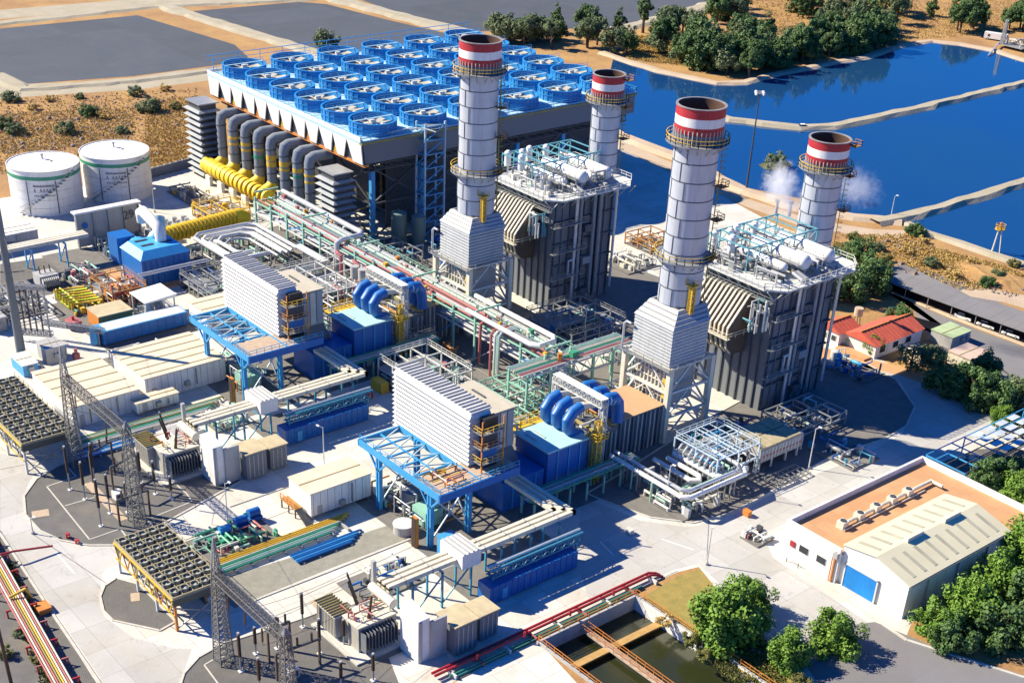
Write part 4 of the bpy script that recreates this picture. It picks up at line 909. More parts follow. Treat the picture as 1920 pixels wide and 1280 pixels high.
# clutter helper: a skid of frames, vessels, pipes and valves
def skid(label,x0,x1,y0,y1,h,seed,pal,n=14,frame=None,vessels=2,name='process_skid',cat='pipework',rr=(.10,.24),base=True,deck=False,group=None):
    q=random.Random(seed); t=thing(name,label,cat,((x0+x1)/2,(y0+y1)/2,0),group)
    if base: MB().box(x0,x1,y0,y1,.0,.28).build('plinth',mat('stained_plinth',(.20,.19,.17),.9,c2=(.11,.105,.10),scale=.5,amt=.6),t)
    if frame:
        nx=max(1,round((x1-x0)/4.5)); ny=max(1,round((y1-y0)/4.5))
        for i in range(nx+1):
            for j in range(ny+1):
                x=x0+(x1-x0)*i/nx; y=y0+(y1-y0)*j/ny
                MB().box(x-.13,x+.13,y-.13,y+.13,0,h).build('frame_post',frame,t)
        mb=MB()
        for z in (h*.55,h):
            for i in range(nx+1): x=x0+(x1-x0)*i/nx; mb.beam((x,y0,z),(x,y1,z),.22)
            for j in range(ny+1): y=y0+(y1-y0)*j/ny; mb.beam((x0,y,z),(x1,y,z),.22)
        mb.build('frame_beams',frame,t)
        if deck:
            MB().box(x0,x0+(x1-x0)*.6,y0,y1,h*.55+.12,h*.55+.2).build('grating',galv,t)
            MB().rail([(x0,y0,h),(x1,y0,h),(x1,y1,h),(x0,y1,h),(x0,y0,h)],1.1,.08,1.6).build('guard_rail',frame,t)
    pipes_random(t,x0+.2,x1-.2,y0+.2,y1-.2,.28,h*.95,n,seed,pal,rr)
    for k in range(vessels):
        x,y=q.uniform(x0+1,x1-1),q.uniform(y0+1,y1-1); r=q.uniform(.5,.95); L=q.uniform(1.6,3.2)
        if q.random()<.5: MB().cyl(x,y,.5,.5+L,r,14).cyl(x,y,.5+L,.7+L,r,14,r*.4).build('vessel',q.choice(pal),t,True)
        else: MB().tube([(x-L/2-.3,y,1.3),(x-L/2,y,1.3),(x+L/2,y,1.3),(x+L/2+.3,y,1.3)],[r*.4,r*.8,r*.8,r*.4],14).box(x-L/2+.2,x-L/2+.5,y-r*.6,y+r*.6,.2,1).box(x+L/2-.5,x+L/2-.2,y-r*.6,y+r*.6,.2,1).build('vessel',q.choice(pal),t,True)
    for k in range(int(n*.8)):
        x,y=q.uniform(x0,x1),q.uniform(y0,y1); z=q.choice((.28,.28,h*.55+.2 if deck else .28)); s=q.uniform(.22,.5)
        MB().box(x-s,x+s,y-s*.7,y+s*.7,z,z+q.uniform(.5,1.5)).build('valve_box',q.choice(pal+[galv,steelw,dsteel]),t)
    return t
def loop(t,pts,r,m,n=10,name='pipe_loop'):
    MB().tube(pts,r,n).build(name,m,t,True)
    for p,q in zip(pts[:-1],pts[1:]):
        L=(Vector(q)-Vector(p)).length
        if abs(p[2]-q[2])<.2 and p[2]>1.2 and L>5:
            for k in range(1,int(L/4)+1):
                c=Vector(p).lerp(Vector(q),k/(int(L/4)+1)); MB().box(c.x-.12,c.x+.12,c.y-.12,c.y+.12,0,c.z-r).build('pipe_prop',galv,t)
S=[alu2,alu2,galv,steelw,lgreen]
t=skid('dense field of silver pipes and props between the turbine and the long rack',-284,-262,139,156.5,3.2,5,S,40,None,2,'pipe_field')
for k,(i,z,r) in enumerate(((0,4.6,.5),(1.3,4.2,.42),(2.5,3.9,.36),(4.0,4.3,.45),(5.2,3.7,.3))):
    loop(t,[(-262,157-i,z),(-280+i,157-i,z),(-282+i,155-i,z),(-282+i,142+i,z),(-280+i,140+i,z),(-264-i,140+i,z),(-262.5-i,141.5+i,z),(-262.5-i,150-i*.6,z)],r,[alu2,white,alu2,steelw,alu2][k])
t=skid('steel framed pipe bay with red risers behind the left white intake box',-246,-229,137,157,7.5,6,S+[pinkr],34,steelw,3,'pipe_bay',deck=True)
for k,x in enumerate((-243,-236,-231.5)): MB().tube([(x,157,0),(x,157,8.6),(x-2,157,9.2)],.42,10).build('red_riser',[pinkr,pinkr,red][k],t,True)
MB().cyl(-233,154,7.5,10.2,1.0,14).build('grey_drum',lgrey,t,True); MB().cyl(-230.6,154.4,7.5,10.2,1.0,14).build('grey_drum',lgrey,t,True)
for k in range(4): loop(t,[(-262+k,158-k,5+k*.4),(-250+k,158-k,5+k*.4),(-247,155-k,5+k*.4),(-247,140+k,5+k*.4)],.35,[alu2,white,steelw,alu2][k])
skid('tangle of dark pipes and blue pumps right of the turbine housing',-265,-248,128,138.5,3.6,8,[alu2,galv,grey,blue,lgreen,dsteel],30,galv,3,deck=True)
skid('green and grey skid in shade behind the left intake box',-233,-222,135.8,142,4.0,9,[lgreen,galv,green,alu2,grey],18,galv,2)
t=skid('bright yellow valve cluster beside the long yellow ducts',-306,-296,153,164,3.0,12,[yellow,yellow,orange,cream],30,yellow,2,'valve_cluster',deck=True)
t=thing('steam_ejector_rows','rows of small grey drums on the slab left of the yellow duct','drums',(-299,140,0))
q=random.Random(3)
for i in range(6):
    for j in range(8):
        x=-303+i*2.0; y=132+j*2.4
        MB().cyl(x,y,0,1.7,.62,9).build('small_drum',[galv,lgrey,alu2][(i+j)%3],t,True)
skid('orange and pink valve group at the left foot of the turbine',-272,-261,110,118,4.2,15,[orange,pinkr,cream,alu2,galv,red],30,MATS['rust_orange_steel'],2,deck=True)
t=skid('vivid yellow and green gas valve station by the round gravel bed',-275,-263,102,109,2.2,16,[yellow,mat('lime_paint',(.62,.66,.03),.5),yellow,green],34,None,0,'gas_station')
for k in range(7): loop(t,[(-274+k*1.5,102.3,.6),(-274+k*1.5,102.3,2.0),(-273+k*1.5,108.5,2.0),(-273+k*1.5,108.5,.4)],.28,[yellow,MATS['lime_paint']][k%2])
t=thing('control_box','tan flat-roofed box next to the yellow gas valves','enclosure',(-255.5,106.5,0))
MB().box(-258.6,-252.8,103.0,110.4,0,3.2).build('body',mat('khaki_sheet',(.25,.22,.08),.7),t); MB().box(-258.8,-252.6,102.8,110.6,3.2,3.4).build('roof',MATS['tan_sheet'],t); MB().box(-258.75,-258.6,104,108,.4,2.8).build('side_door',yellow,t)
MB().box(-258.5,-253,102.85,103,.3,3).build('orange_end',orange,t)
t=thing('red_pump_trailer','small red pump unit left of the tan box','pump',(-257.5,99,0))
MB().box(-259,-256,98,100.4,.5,1.9).build('body',pinkr,t); 
for x in (-258.4,-256.6):
    for y in (98.1,100.3): MB().tube([(x,y-.1,.45),(x,y+.1,.45)],.42,12).build('wheel',black,t)
MB().tube([(-257.5,99.2,1.9),(-257.5,99.2,2.7)],.3,8).build('engine_pipe',red,t)
t=thing('sunshade_canopy','white canopy on posts sheltering two silver vessels','canopy',(-254.5,116.5,0))
MB().hexa([(-258.2,112.6,4.6),(-251,112.6,4.6),(-251,120,4.6),(-258.2,120,4.6)],[(-258.2,112.6,4.8),(-251,112.6,4.8),(-251,120,5.3),(-258.2,120,5.3)]).build('canopy_roof',white,t)
for x in (-257.8,-251.4):
    for y in (113,119.6): MB().box(x-.12,x+.12,y-.12,y+.12,0,4.6).build('post',steelw,t)
for y in (114.8,117.4): MB().cyl(-254,y,.2,3.7,1.05,16).cyl(-254,y,3.7,4.1,1.05,16,.4).build('vessel',alu2,t,True)
pipes_random(t,-257.5,-251.6,113.2,119.4,0,3.4,12,31,[lblue,alu2,galv],(.08,.18))
t=thing('long_blue_tank','long bright blue rectangular tank left of the white sheds','tank',(-247.5,109.5,0))
MB().box(-249.8,-245.6,100.4,119.4,.3,3.1).build('tank_body',blue,t); MB().box(-249.9,-245.5,100.3,119.5,3.1,3.25).build('top_edge',lblue,t); MB().box(-249.6,-245.8,101.5,119.2,3.25,3.3).build('pale_cover',white,t)
for k in range(10): MB().box(-245.6,-245.5,101.2+k*1.9,101.4+k*1.9,.4,3).build('rib',blue,t)
MB().cyl(-247.6,99.4,.3,3.6,1.0,14).build('end_drum',lblue,t,True)

def shed(label,x0,x1,y0,y1,h,roof_m,wall_m=white,slats=4,name='equipment_shed',cat='shed',legs=False):
    t=thing(name,label,cat,((x0+x1)/2,(y0+y1)/2,0))
    z0=.7 if legs else 0
    MB().box(x0,x1,y0,y1,z0,h).build('wall',wall_m,t); MB().box(x0-.15,x1+.15,y0-.15,y1+.15,h,h+.18).build('roof',roof_m,t)
    for k in range(slats):
        x=x0+(x1-x0)*(k+.5)/slats; MB().box(x-.09,x+.09,y0-.1,y1+.1,h+.18,h+.26).build('roof_seam',MATS['ochre_trim'] if 'ochre_trim' in MATS else tanroof,t)
    MB().box(x1+.01,x1+.06,y0+1.2,y0+2.2,z0,2.4).build('door',lgrey,t)
    MB().box(x1+.01,x1+.7,(y0+y1)/2-.5,(y0+y1)/2+.5,1.2,2.1).build('air_conditioner',galv,t)
    MB().box(x1+.01,x1+.35,(y0+y1)/2+2,(y0+y1)/2+2.2,1,h-.4).build('conduit',galv,t)
    for k in range(max(2,int((y1-y0)/1.4))): y=y0+.5+k*1.4; MB().box(x1,x1+.05,y-.04,y+.04,z0,h).build('wall_seam',lgrey,t)
    if legs:
        for y in (y0+.4,(y0+y1)/2,y1-.4): MB().box(x1-.6,x1-.2,y-.2,y+.2,0,.7).build('leg',galv,t)
    return t
croof=mat('cream_roof',(.66,.58,.44),.6,c2=(.56,.46,.32),scale=.3,stain=0)
shed('long white shed with cream seamed roof left of the far blue frame',-233.0,-218.4,96.3,113.4,4.6,croof,slats=5)
shed('lower white shed with cream roof behind the lattice gantry',-233.8,-216.0,80.6,93.8,4.2,croof,slats=5)
shed('small white box shed in front of the two long sheds',-216.4,-213.6,92.0,100.6,2.6,croof,slats=1,legs=True)
shed('white shed with cream roof beside the near blue frame',-170.8,-164.0,98.8,110.8,5.0,croof,slats=1,legs=True)
shed('white shed tucked behind the left intake box',-247.6,-239.8,121.0,131.6,4.4,croof,slats=2)
t=thing('shed_stair','rusty access landing and stair at the end of the near white shed','stair',(-166.5,96.8,0))
MB().box(-170.6,-166,96.9,98.4,1.6,1.75).build('landing',MATS['rust_orange_steel'],t); MB().rail([(-170.6,96.9,1.75),(-166,96.9,1.75)],1.1,.09,1).build('rail',orange,t)
for x in (-170.4,-168.2,-166.1): MB().box(x-.1,x+.1,96.9,97.1,0,1.6).build('leg',brown,t)
MB().beam((-166,97.6,1.6),(-162.6,97.6,0),1.2,.12).build('flight',dsteel,t)

# upper-left corner: sheds, big sign panel, bus duct and posts
t=thing('screen_panel','tall white panel with dark number beside the blue turbine','panel',(-300,127,0))
MB().box(-299.8,-299.3,119.2,135.6,0.4,8.6).build('panel_board',lgrey,t); MB().box(-300.8,-298.6,118.9,135.9,8.6,9.0).build('cap',white,t)
for y in (119.4,123.6,127.4,131.4,135.3): MB().box(-299.3,-298.9,y-.14,y+.14,0,8.6).build('panel_post',galv,t)
def text(s_,x,y,z,size,parent,m,rz=90):
    cu=bpy.data.curves.new('txt','FONT'); cu.body=s_; cu.size=size; cu.extrude=.02
    o=bpy.data.objects.new('tmp',cu); COL.objects.link(o)
    bpy.context.view_layer.update()
    me=bpy.data.meshes.new_from_object(o); bpy.data.objects.remove(o)
    me.materials.clear(); me.materials.append(m)
    ob=bpy.data.objects.new('lettering',me); COL.objects.link(ob); ob.parent=parent
    p=ORG[parent]; ob.location=(x-p.x,y-p.y,z-p.z); ob.rotation_euler=(R(90),0,R(rz)); return ob
text('29',-298.85,131.0,5.2,3.0,t,dsteel)
MB().tube([(-299.0,121.3,5.6),(-298.9,121.3,5.6)],.75,18).build('round_emblem',blue,t)
skid('silver and red pipes at the foot of the white number panel',-298,-289,122,129,4.0,21,[alu2,pinkr,lgreen,teal,galv],20,None,1)
t=thing('cable_duct_bridge','raised cream duct on light blue trestles in the upper left','bus duct',(-291,108,0))
for k in range(3): MB().beam((-293.6+k*1.1,97.0,6.2),(-293.6+k*1.1,118.6,6.2),.8).build('duct_bar',cream,t)
for y in (104.5,112.5):
    for x in (-294.4,-290.2): MB().beam((x,y,0),(x,y,5.7),.3).build('trestle_leg',lblue,t)
    MB().beam((-294.6,y,5.6),(-290,y,5.6),.35).beam((-294.4,y,.6),(-290.2,y,5.4),.2).build('trestle_beam',lblue,t)
shed('pale shed cut by the left edge in front of the first tank',-312,-306.5,98,112.5,4.0,white,lgrey,2)
shed('long white canopy shed at the foot of the two tanks',-316.4,-311.2,128.2,141.6,3.0,white,lgrey,1)
t=thing('auxiliary_transformer','grey finned transformer on gravel under the cream duct bridge','transformer',(-283,105,0))
MB().box(-285,-281,102,106.4,.3,2.8).build('tank',lgrey,t)
for k in range(9): MB().box(-281,-279.8,102.3+k*.45,102.4+k*.45,.6,2.5).build('fin',steelw,t)
for y in (103,104.2,105.4): MB().tube([(-283,y,2.8),(-283.4,y,4.4)],.14,6).build('bushing',porc,t)
shed('small blue sided container below the left concrete pole',-247,-241,81.5,84.5,2.4,white,lblue,1)
shed('small ribbed light grey container right of the left concrete pole',-248.5,-244,87.5,91.5,3.2,lgrey,lgrey,1)
shed('narrow grey cabinet row on the far left gravel',-272,-264,84,87.5,3.0,lgrey,galv,2)
t=thing('disconnect_switch','pink and red isolator beside the grey container','switchgear',(-243.5,93.4,0))
MB().box(-244,-243,92.8,94,0,1.2).tube([(-243.5,93.4,1.2),(-243.5,93.4,2.2)],.35,8).build('body',pinkr,t)

# storage tanks
def tank(x,y,label):
    t=thing('storage_tank',label,'tank',(x,y,0),'white storage tanks with green stripe')
    for k in range(5):
        z=k*2.1
        if k<4: MB().cyl(x,y,z+.02,z+2.06,8.85,56).build('shell_course',white,t,True)
    MB().cyl(x,y,8.4,9.2,8.86,56).build('shell_course',white,t,True)
    MB().cyl(x,y,9.2,10.1,8.90,56).build('green_stripe',green,t,True)
    MB().cyl(x,y,10.1,11.2,8.86,56).build('shell_course',white,t,True)
    MB().pipe(x,y,11.15,11.4,9.0,8.7,56).build('rim_angle',steelw,t,True)
    MB().cyl(x,y,11.2,12.1,8.8,56,.3).build('roof_cone',white,t,True)
    MB().cyl(x,y,12.0,13.0,.22,8).cyl(x,y,13,13.3,.4,8).build('vent',galv,t)
    MB().box(x+1,x+2.4,y+1,y+1.6,11.9,12.05).build('manhole',lgrey,t)
    mb=MB()
    for k in range(17):
        a=R(-70+k*6); r=9.2; mb.box(x+r*math.cos(a)-.4,x+r*math.cos(a)+.4,y+r*math.sin(a)-.4,y+r*math.sin(a)+.4,.6+k*.62,.7+k*.62)
    mb.build('stair_tread',galv,t)
    for k in range(16):
        a0,a1=R(-70+k*6),R(-64+k*6); r=9.6
        MB().beam((x+r*math.cos(a0),y+r*math.sin(a0),1.7+k*.62),(x+r*math.cos(a1),y+r*math.sin(a1),2.3+k*.62),.08).build('stair_rail',galv,t)
    # stencilled writing, three lines of small blocks as far as it can be read from the air
    q=random.Random(2)
    for row,(z,hh,n) in enumerate(((7.6,.5,15),(6.3,.9,7),(5.2,.35,12))):
        span=R(34); a0=R(-42)
        for k in range(n):
            if row==1 and k in (1,): continue
            a=a0+span*(k+.5)/n; wd=span/n*8.9*.3
            c=Vector((x+8.9*math.cos(a),y+8.9*math.sin(a),z)); tg=Vector((-math.sin(a),math.cos(a),0))
            mb=MB().beam(c-tg*wd,c+tg*wd*.2+Vector((0,0,hh)),.08).beam(c+tg*wd,c-tg*wd*.1+Vector((0,0,hh)),.08)
            mb.build('stencil_mark',dsteel,t)
    for a in (-52,-6): MB().beam((x+8.95*math.cos(R(a)),y+8.95*math.sin(R(a)),.5),(x+8.95*math.cos(R(a)),y+8.95*math.sin(R(a)),9),.16).build('downpipe',dsteel,t)
tank(-332.4,126.0,'white storage tank with green stripe, left of the pair')
tank(-332.5,145.4,'white storage tank with green stripe, right of the pair')
MB_=MB()
t=thing('boundary_wall','blue grey boundary wall behind the right tank','wall',(-340,163,0))
for k in range(9):
    a=(-338.2-k*.42,154.5+k*2.05); MB().box(a[0]-.2,a[0]+.2,a[1],a[1]+2.0,0,2.6).build('wall_bay',mat('blue_grey_wall',(.16,.19,.25),.8),t)
    MB().box(a[0]-.3,a[0]+.3,a[1]-.1,a[1]+.1,0,2.8).build('pier',lgrey,t)

# ------------------------------------------------------------------ main pipe rack
t=thing('main_pipe_rack','long two-level pipe rack running between condenser and turbine trains','pipe rack',(-230,163,0))
RX=[-285+k*7.3 for k in range(16)]
for k,x in enumerate(RX):
    cm=lgreen if k%3 else pinkr
    for y in (159.6,166.2): MB().box(x-.22,x+.22,y-.22,y+.22,0,9.8).build('rack_column',lgreen if y<160 or k%2 else steelw,t)
    for z in (5.9,8.6,11.0 if k%3==0 else 8.6): MB().beam((x,159.6,z),(x,166.2,z),.34).build('rack_beam',lgreen,t)
for y in (159.6,166.2):
    for z in (5.9,8.6): MB().beam((RX[0],y,z),(RX[-1],y,z),.3).build('long_beam',lgreen if z>6 else steelw,t)
for k in range(15):
    if k%2==0: MB().beam((RX[k],159.6,5.9),(RX[k+1],159.6,8.6),.16).beam((RX[k],159.6,0.3),(RX[k+1],159.6,5.7),.2).build('rack_brace',lblue if k%4 else steelw,t)
cols1=[pinkr,lgreen,alu2,pinkr,green,alu2,lgreen,cream,lgreen,alu2,galv,lgreen]
for k in range(11):
    y=160.1+k*.56; r=[.2,.13,.24,.16,.12,.2,.14,.22,.12,.18,.3][k]
    MB().tube([(RX[0]+(k%3)*3,y,9.0+r*.6),(RX[-1]-(k*3%7),y,9.0+r*.6)],r,8).build('pipe',cols1[k],t,True)
for k in range(9):
    y=160.2+k*.68; r=[.24,.16,.3,.14,.22,.16,.26,.14,.2][k]
    MB().tube([(RX[0]+(k%4)*4,y,6.25+r*.6),(RX[-1]-(k*4%9),y,6.25+r*.6)],r,8).build('pipe',[alu2,alu2,steelw,galv,lgreen,alu2,pinkr,steelw,alu2][k],t,True)
MB().tube([(-284,166.9,10.2),(-249.5,166.9,10.2),(-248,165.6,10.2),(-248,160.6,10.2),(-248,159.2,9.6),(-248,158.8,0)],.62,12).build('steam_main',alu2,t,True)
MB().tube([(-228,161.8,9.9),(-196,161.8,9.9),(-194.6,160.4,9.9),(-194.6,158.8,9.4),(-194.6,158.6,1)],.3,10).build('red_main',pinkr,t,True)
MB().tube([(-205,165.6,10.4),(-180,165.6,10.4),(-178.4,164.2,10.4),(-178.4,160.5,10.4),(-180,159.4,10.4),(-200,159.4,10.4)],.5,12).build('expansion_loop',white,t,True)
for k in range(3): MB().tube([(-190+k*.9,163.5,9.8),(-190+k*.9,158.4+k*.3,9.8),(-190+k*.9,157.8+k*.3,9.0),(-190+k*.9,157.8+k*.3,0)],.26,8).build('dropper',[pinkr,steelw,alu2][k],t,True)
MB().rail([(RX[0],166.8,9.0),(RX[-1],166.8,9.0)],1.1,.08,2.4).rail([(RX[2],162.2,9.6),(RX[-1],162.2,9.6)],1.1,.08,2.4).build('walkway_rail',lgreen,t)
MB().box(RX[2],RX[-1],161.6,162.3,9.55,9.62).build('walkway',galv,t)
q=random.Random(8)
for k in range(40):
    x=q.uniform(RX[0],RX[-1]); y=q.uniform(160,166); s=q.uniform(.2,.45)
    MB().box(x-s,x+s,y-s,y+s,9.1,9.5+q.random()*.8).build('rack_fitting',q.choice([orange,green,steelw,galv,pinkr,yellow]),t)
t=thing('cross_pipe_rack','shorter pipe rack turning toward the near tall stack','pipe rack',(-174.5,165,0))
for y in (152,158,169,174.5,179.5):
    for x in (-177.2,-171.8): MB().box(x-.2,x+.2,y-.2,y+.2,0,8.8).build('rack_column',lgreen,t)
    for z in (5.6,8.4): MB().beam((-177.2,y,z),(-171.8,y,z),.3).build('rack_beam',lgreen,t)
for x in (-177.2,-171.8): MB().beam((x,152,8.4),(x,179.5,8.4),.28).beam((x,152,5.6),(x,179.5,5.6),.28).build('long_beam',steelw,t)
for k in range(8): MB().tube([(-176.8+k*.66,151,8.8),(-176.8+k*.66,180,8.8)],.2,8).build('pipe',[alu2,lgreen,alu2,cream,green,alu2,pinkr,steelw][k],t,True)
for k in range(8):
    y=152.5+k*3.3; MB().beam((-171.8,y,5.6),(-171.8,y+1.6,8.4),.12).beam((-171.8,y+1.6,8.4),(-171.8,y+3.3,5.6),.12).build('web',steelw,t)
MB().box(-173.5,-172.4,164,165.6,9.1,10.2).build('green_box',green,t); MB().cyl(-173.5,161.6,8.9,10.4,.5,10).build('orange_valve',orange,t)
skid('steel framed pipe station with yellow cabinet beyond the near intake box',-201,-186,138,150,5.0,33,S+[lgreen,pinkr],30,steelw,2,deck=True)
t=skid('low pipes and cabinets between the near duct vents and the long rack',-184,-163,146,157.5,3.2,34,S+[cream,pinkr],26,lgreen,2)
MB().box(-199,-195.4,134.8,136.6,0,2.2).build('yellow_cabinet',yellow,tag(thing('yellow_cabinet_pair','bright yellow double cabinet behind the near white intake box','cabinet',(-197,135.6,0)),None,None))
skid('equipment group in shade at the right foot of the left boiler',-205,-190,180,196,3.4,35,[galv,alu2,grey,lgreen,blue],28,galv,3,deck=True)
skid('pump row along the kerb in front of the left boiler',-203,-190,170,178,2.2,36,[galv,steelw,alu2,blue],16,None,2)
shed('small flat building with orange roof beyond the long rack end',-212,-203,174.5,180.5,3.4,terra,lgrey,2)
skid('orange tinted frame behind the left boiler by the dirt road',-230,-216,234,243,3.0,37,[orange,cream,galv],20,MATS['rust_orange_steel'],1)
skid('pumps and pipes in deep shade left of the boiler nearest the camera',-183,-170,183,196,3.0,38,[galv,alu2,blue,grey,lgreen],22,galv,3)
skid('dark pump skids in shade right of the near boiler',-143.5,-134,188,202,2.8,39,[galv,blue,alu2,grey,teal],24,galv,2)
skid('blue chemical tank group at the far corner of the near boiler',-154,-143,219,226,3.0,40,[blue,lblue,steelw,galv],18,None,3)
skid('low teal pipe group on the shaded round gravel bed',-132,-121,188,196,1.8,41,[tf2,alu2,galv,blue],16,None,1)
skid('small valve station in the shade of the near stack frame',-147,-142,168,186,2.2,42,[galv,alu2,blue,green],20,None,1)
skid('assorted pipework below the left duct vents',-206,-196,140,152,3.0,43,[galv,alu2,tf2,green,blue],20,None,1)
skid('fittings along the ribbed duct of the far train',-205.5,-200,156,158.8,2.0,44,[galv,alu2,orange],8,None,0)

# white pipe station with fin-fan cooler, right of the near train
t=skid('white pipe loops on frames at the kerb right of the near ribbed duct',-142,-127,149.5,160,3.0,51,[white,alu2,steelw,lgreen,cream],26,None,0,'pipe_station')
for k,(i,z,r) in enumerate(((0,4.2,.42),(1.2,4.6,.34),(2.6,3.6,.26))):
    loop(t,[(-146,150+i,z),(-128.5-i,150+i,z),(-127.4-i,151.1+i,z),(-127.4-i,165-i*.4,z),(-129-i,166.4-i*.4,z),(-136,166.4-i*.4,z)],r,[white,alu2,lgreen][k])
loop(t,[(-142,157,3),(-133,157,3),(-131.8,158.2,3),(-133,159.4,3),(-141,159.4,3)],.45,white); loop(t,[(-141,161,3.4),(-131,161,3.4),(-129.6,162.2,3.4),(-129.6,168,3.4)],.45,white)
for x in (-145,-140,-135): MB().tube([(x,149.6,0),(x,149.6,4)],.16,8).build('green_prop',lgreen,t,True)
t=skid('white frame of pipes joined to the tan cooler, right of the near stack base',-141.5,-131.0,161.5,172.5,6.4,52,[white,alu2,steelw,lblue],30,mat('pale_steel_blue',(.52,.64,.72),.5),1,'pipe_station',deck=True)
for k in range(7): MB().tube([(-139.8+k*1.3,163.6,5.6),(-139.8+k*1.3,161.6,5.6),(-139.8+k*1.3,160.8,4.8),(-139.8+k*1.3,160.8,2.4)],.2,8).build('manifold_leg',alu2,t,True)
MB().tube([(-141,161.9,2.3),(-130.6,161.9,2.3)],.5,12).build('manifold',white,t,True)
for k in range(6): MB().beam((-141.5+k*2.1,161.5,6.4),(-141.5+k*2.1,172.5,6.4),.14).beam((-141.5,161.5+k*2.2,6.4),(-131,161.5+k*2.2,6.4),.14).build('roof_grid',MATS['pale_steel_blue'],t)
t=thing('fin_fan_cooler','raised tan and grey cooler box with corrugated side on legs','cooler',(-135,179,0))
MB().box(-139,-131,173.2,184.6,1.9,4.4).build('body',lgrey,t)
for k in range(3): 
    for j in range(2): MB().box(-138.8+j*4,-135.1+j*4,173.4+k*3.75,176.9+k*3.75,4.4,4.8).build('bay_cover',mat('tan_panel',(.42,.36,.22),.7,scale=.8),t)
for k in range(12): MB().box(-131,-130.85,173.5+k*.92,173.7+k*.92,2,4.3).build('side_rib',steelw,t)
for y in (173.6,177,181,184.2): 
    for x in (-138.7,-131.3): MB().box(x-.15,x+.15,y-.15,y+.15,0,1.9).build('leg',steelw,t)
MB().box(-131.1,-130.9,173.4,184.4,2.9,3.15).build('red_stripe',pinkr,t)
for k in range(4): MB().tube([(-138+k*2,184.6,4),(-138+k*2,185.8,4),(-138+k*2,186.2,3.2),(-138+k*2,186.2,.4)],.22,8).build('header_pipe',alu2,t,True)
t=thing('pallet_grid','dark open grid platform lying at the kerb by the cooler','grating',(-126.5,176,0))
for k in range(7): MB().box(-128.6,-124.6,172+k*1.4,172.15+k*1.4,.5,.65).build('bar',galv,t)
for k in range(4): MB().box(-128.6+k*1.3,-128.45+k*1.3,172,180.5,.5,.65).build('bar',galv,t)
for x in (-128.5,-124.7):
    for y in (172.2,176,180.3): MB().box(x-.07,x+.07,y-.07,y+.07,0,.5).build('foot',galv,t)

# pipe bundles beside the yards
def bundle(label,x0,y0,y1,n,cols,z=.7,r=.16,dx=.5,name='pipe_bundle'):
    t=thing(name,label,'pipes',(x0,(y0+y1)/2,0))
    for k in range(n): MB().tube([(x0+k*dx,y0,z),(x0+k*dx,y1-k*.8,z),(x0+k*dx,y1+.4-k*.8,z-.05),(x0+k*dx,y1+.7-k*.8,.1)],r,8).build('pipe',cols[k%len(cols)],t,True)
    y=y0+1
    while y<y1: 
        MB().box(x0-.4,x0+n*dx,y-.15,y+.15,0,z-r).build('sleeper',lgrey,t); y+=3
    return t
bundle('yellow green and grey pipe bundle along the gravel beside the near shed',-161.6,77,104,8,[yellow,yellow,yellow,cream,green,lgreen,alu2,green])
bundle('blue pipe bundle lying beside the yellow pipes of the near train',-156.4,90,103,5,[blue,lblue,blue,lblue,blue],.4,.2,.55)
bundle('olive and green pipe bundle in front of the long white sheds',-211.0,76,108,8,[MATS['olive_trim'],lgreen,cream,MATS['olive_trim'],green,lgreen,alu2,cream])
bundle('blue and white pipe bundle behind the lattice gantry legs',-206.6,76,91,6,[blue,white,blue,lblue,white,blue],.4,.18,.5)
t=skid('green valve skid with three bright blue motors left of the near white shed',-170.5,-162,76.5,92,1.9,61,[green,lgreen,green,pinkr,cream],34,None,0,'valve_skid')
for k,(x,y) in enumerate(((-167.5,84.5),(-168.5,88.0),(-169.4,91.0))): MB().tube([(x,y-1.0,1.7),(x,y+1.0,1.7)],.75,14).box(x-.9,x+.9,y-1.2,y+1.2,.5,1.1).build('blue_motor',blue if k else lblue,t,True)
skid('yellow and orange valve end of the near pipe bundle',-158.5,-153,73,77.5,2.0,62,[yellow,orange,MATS['olive_trim'],alu2],16,None,0)
t=thing('slab_tank','low white rectangular pit cover behind the far switchyard','cover',(-203,97,0))
MB().box(-206,-201,93,99,0,.9).build('pit_wall',white,t); MB().box(-205.6,-201.4,93.4,98.6,.9,1.0).build('pit_top',lgrey,t)
t=thing('white_slab_cover','low cylindrical white base under the near blue frame','base',(-152,113.5,0))
MB().cyl(-152.2,109.2,0,1.6,1.7,20).build('drum',lgrey,t,True); MB().cyl(-152.2,109.2,1.6,1.75,1.8,20).build('lid',white,t)

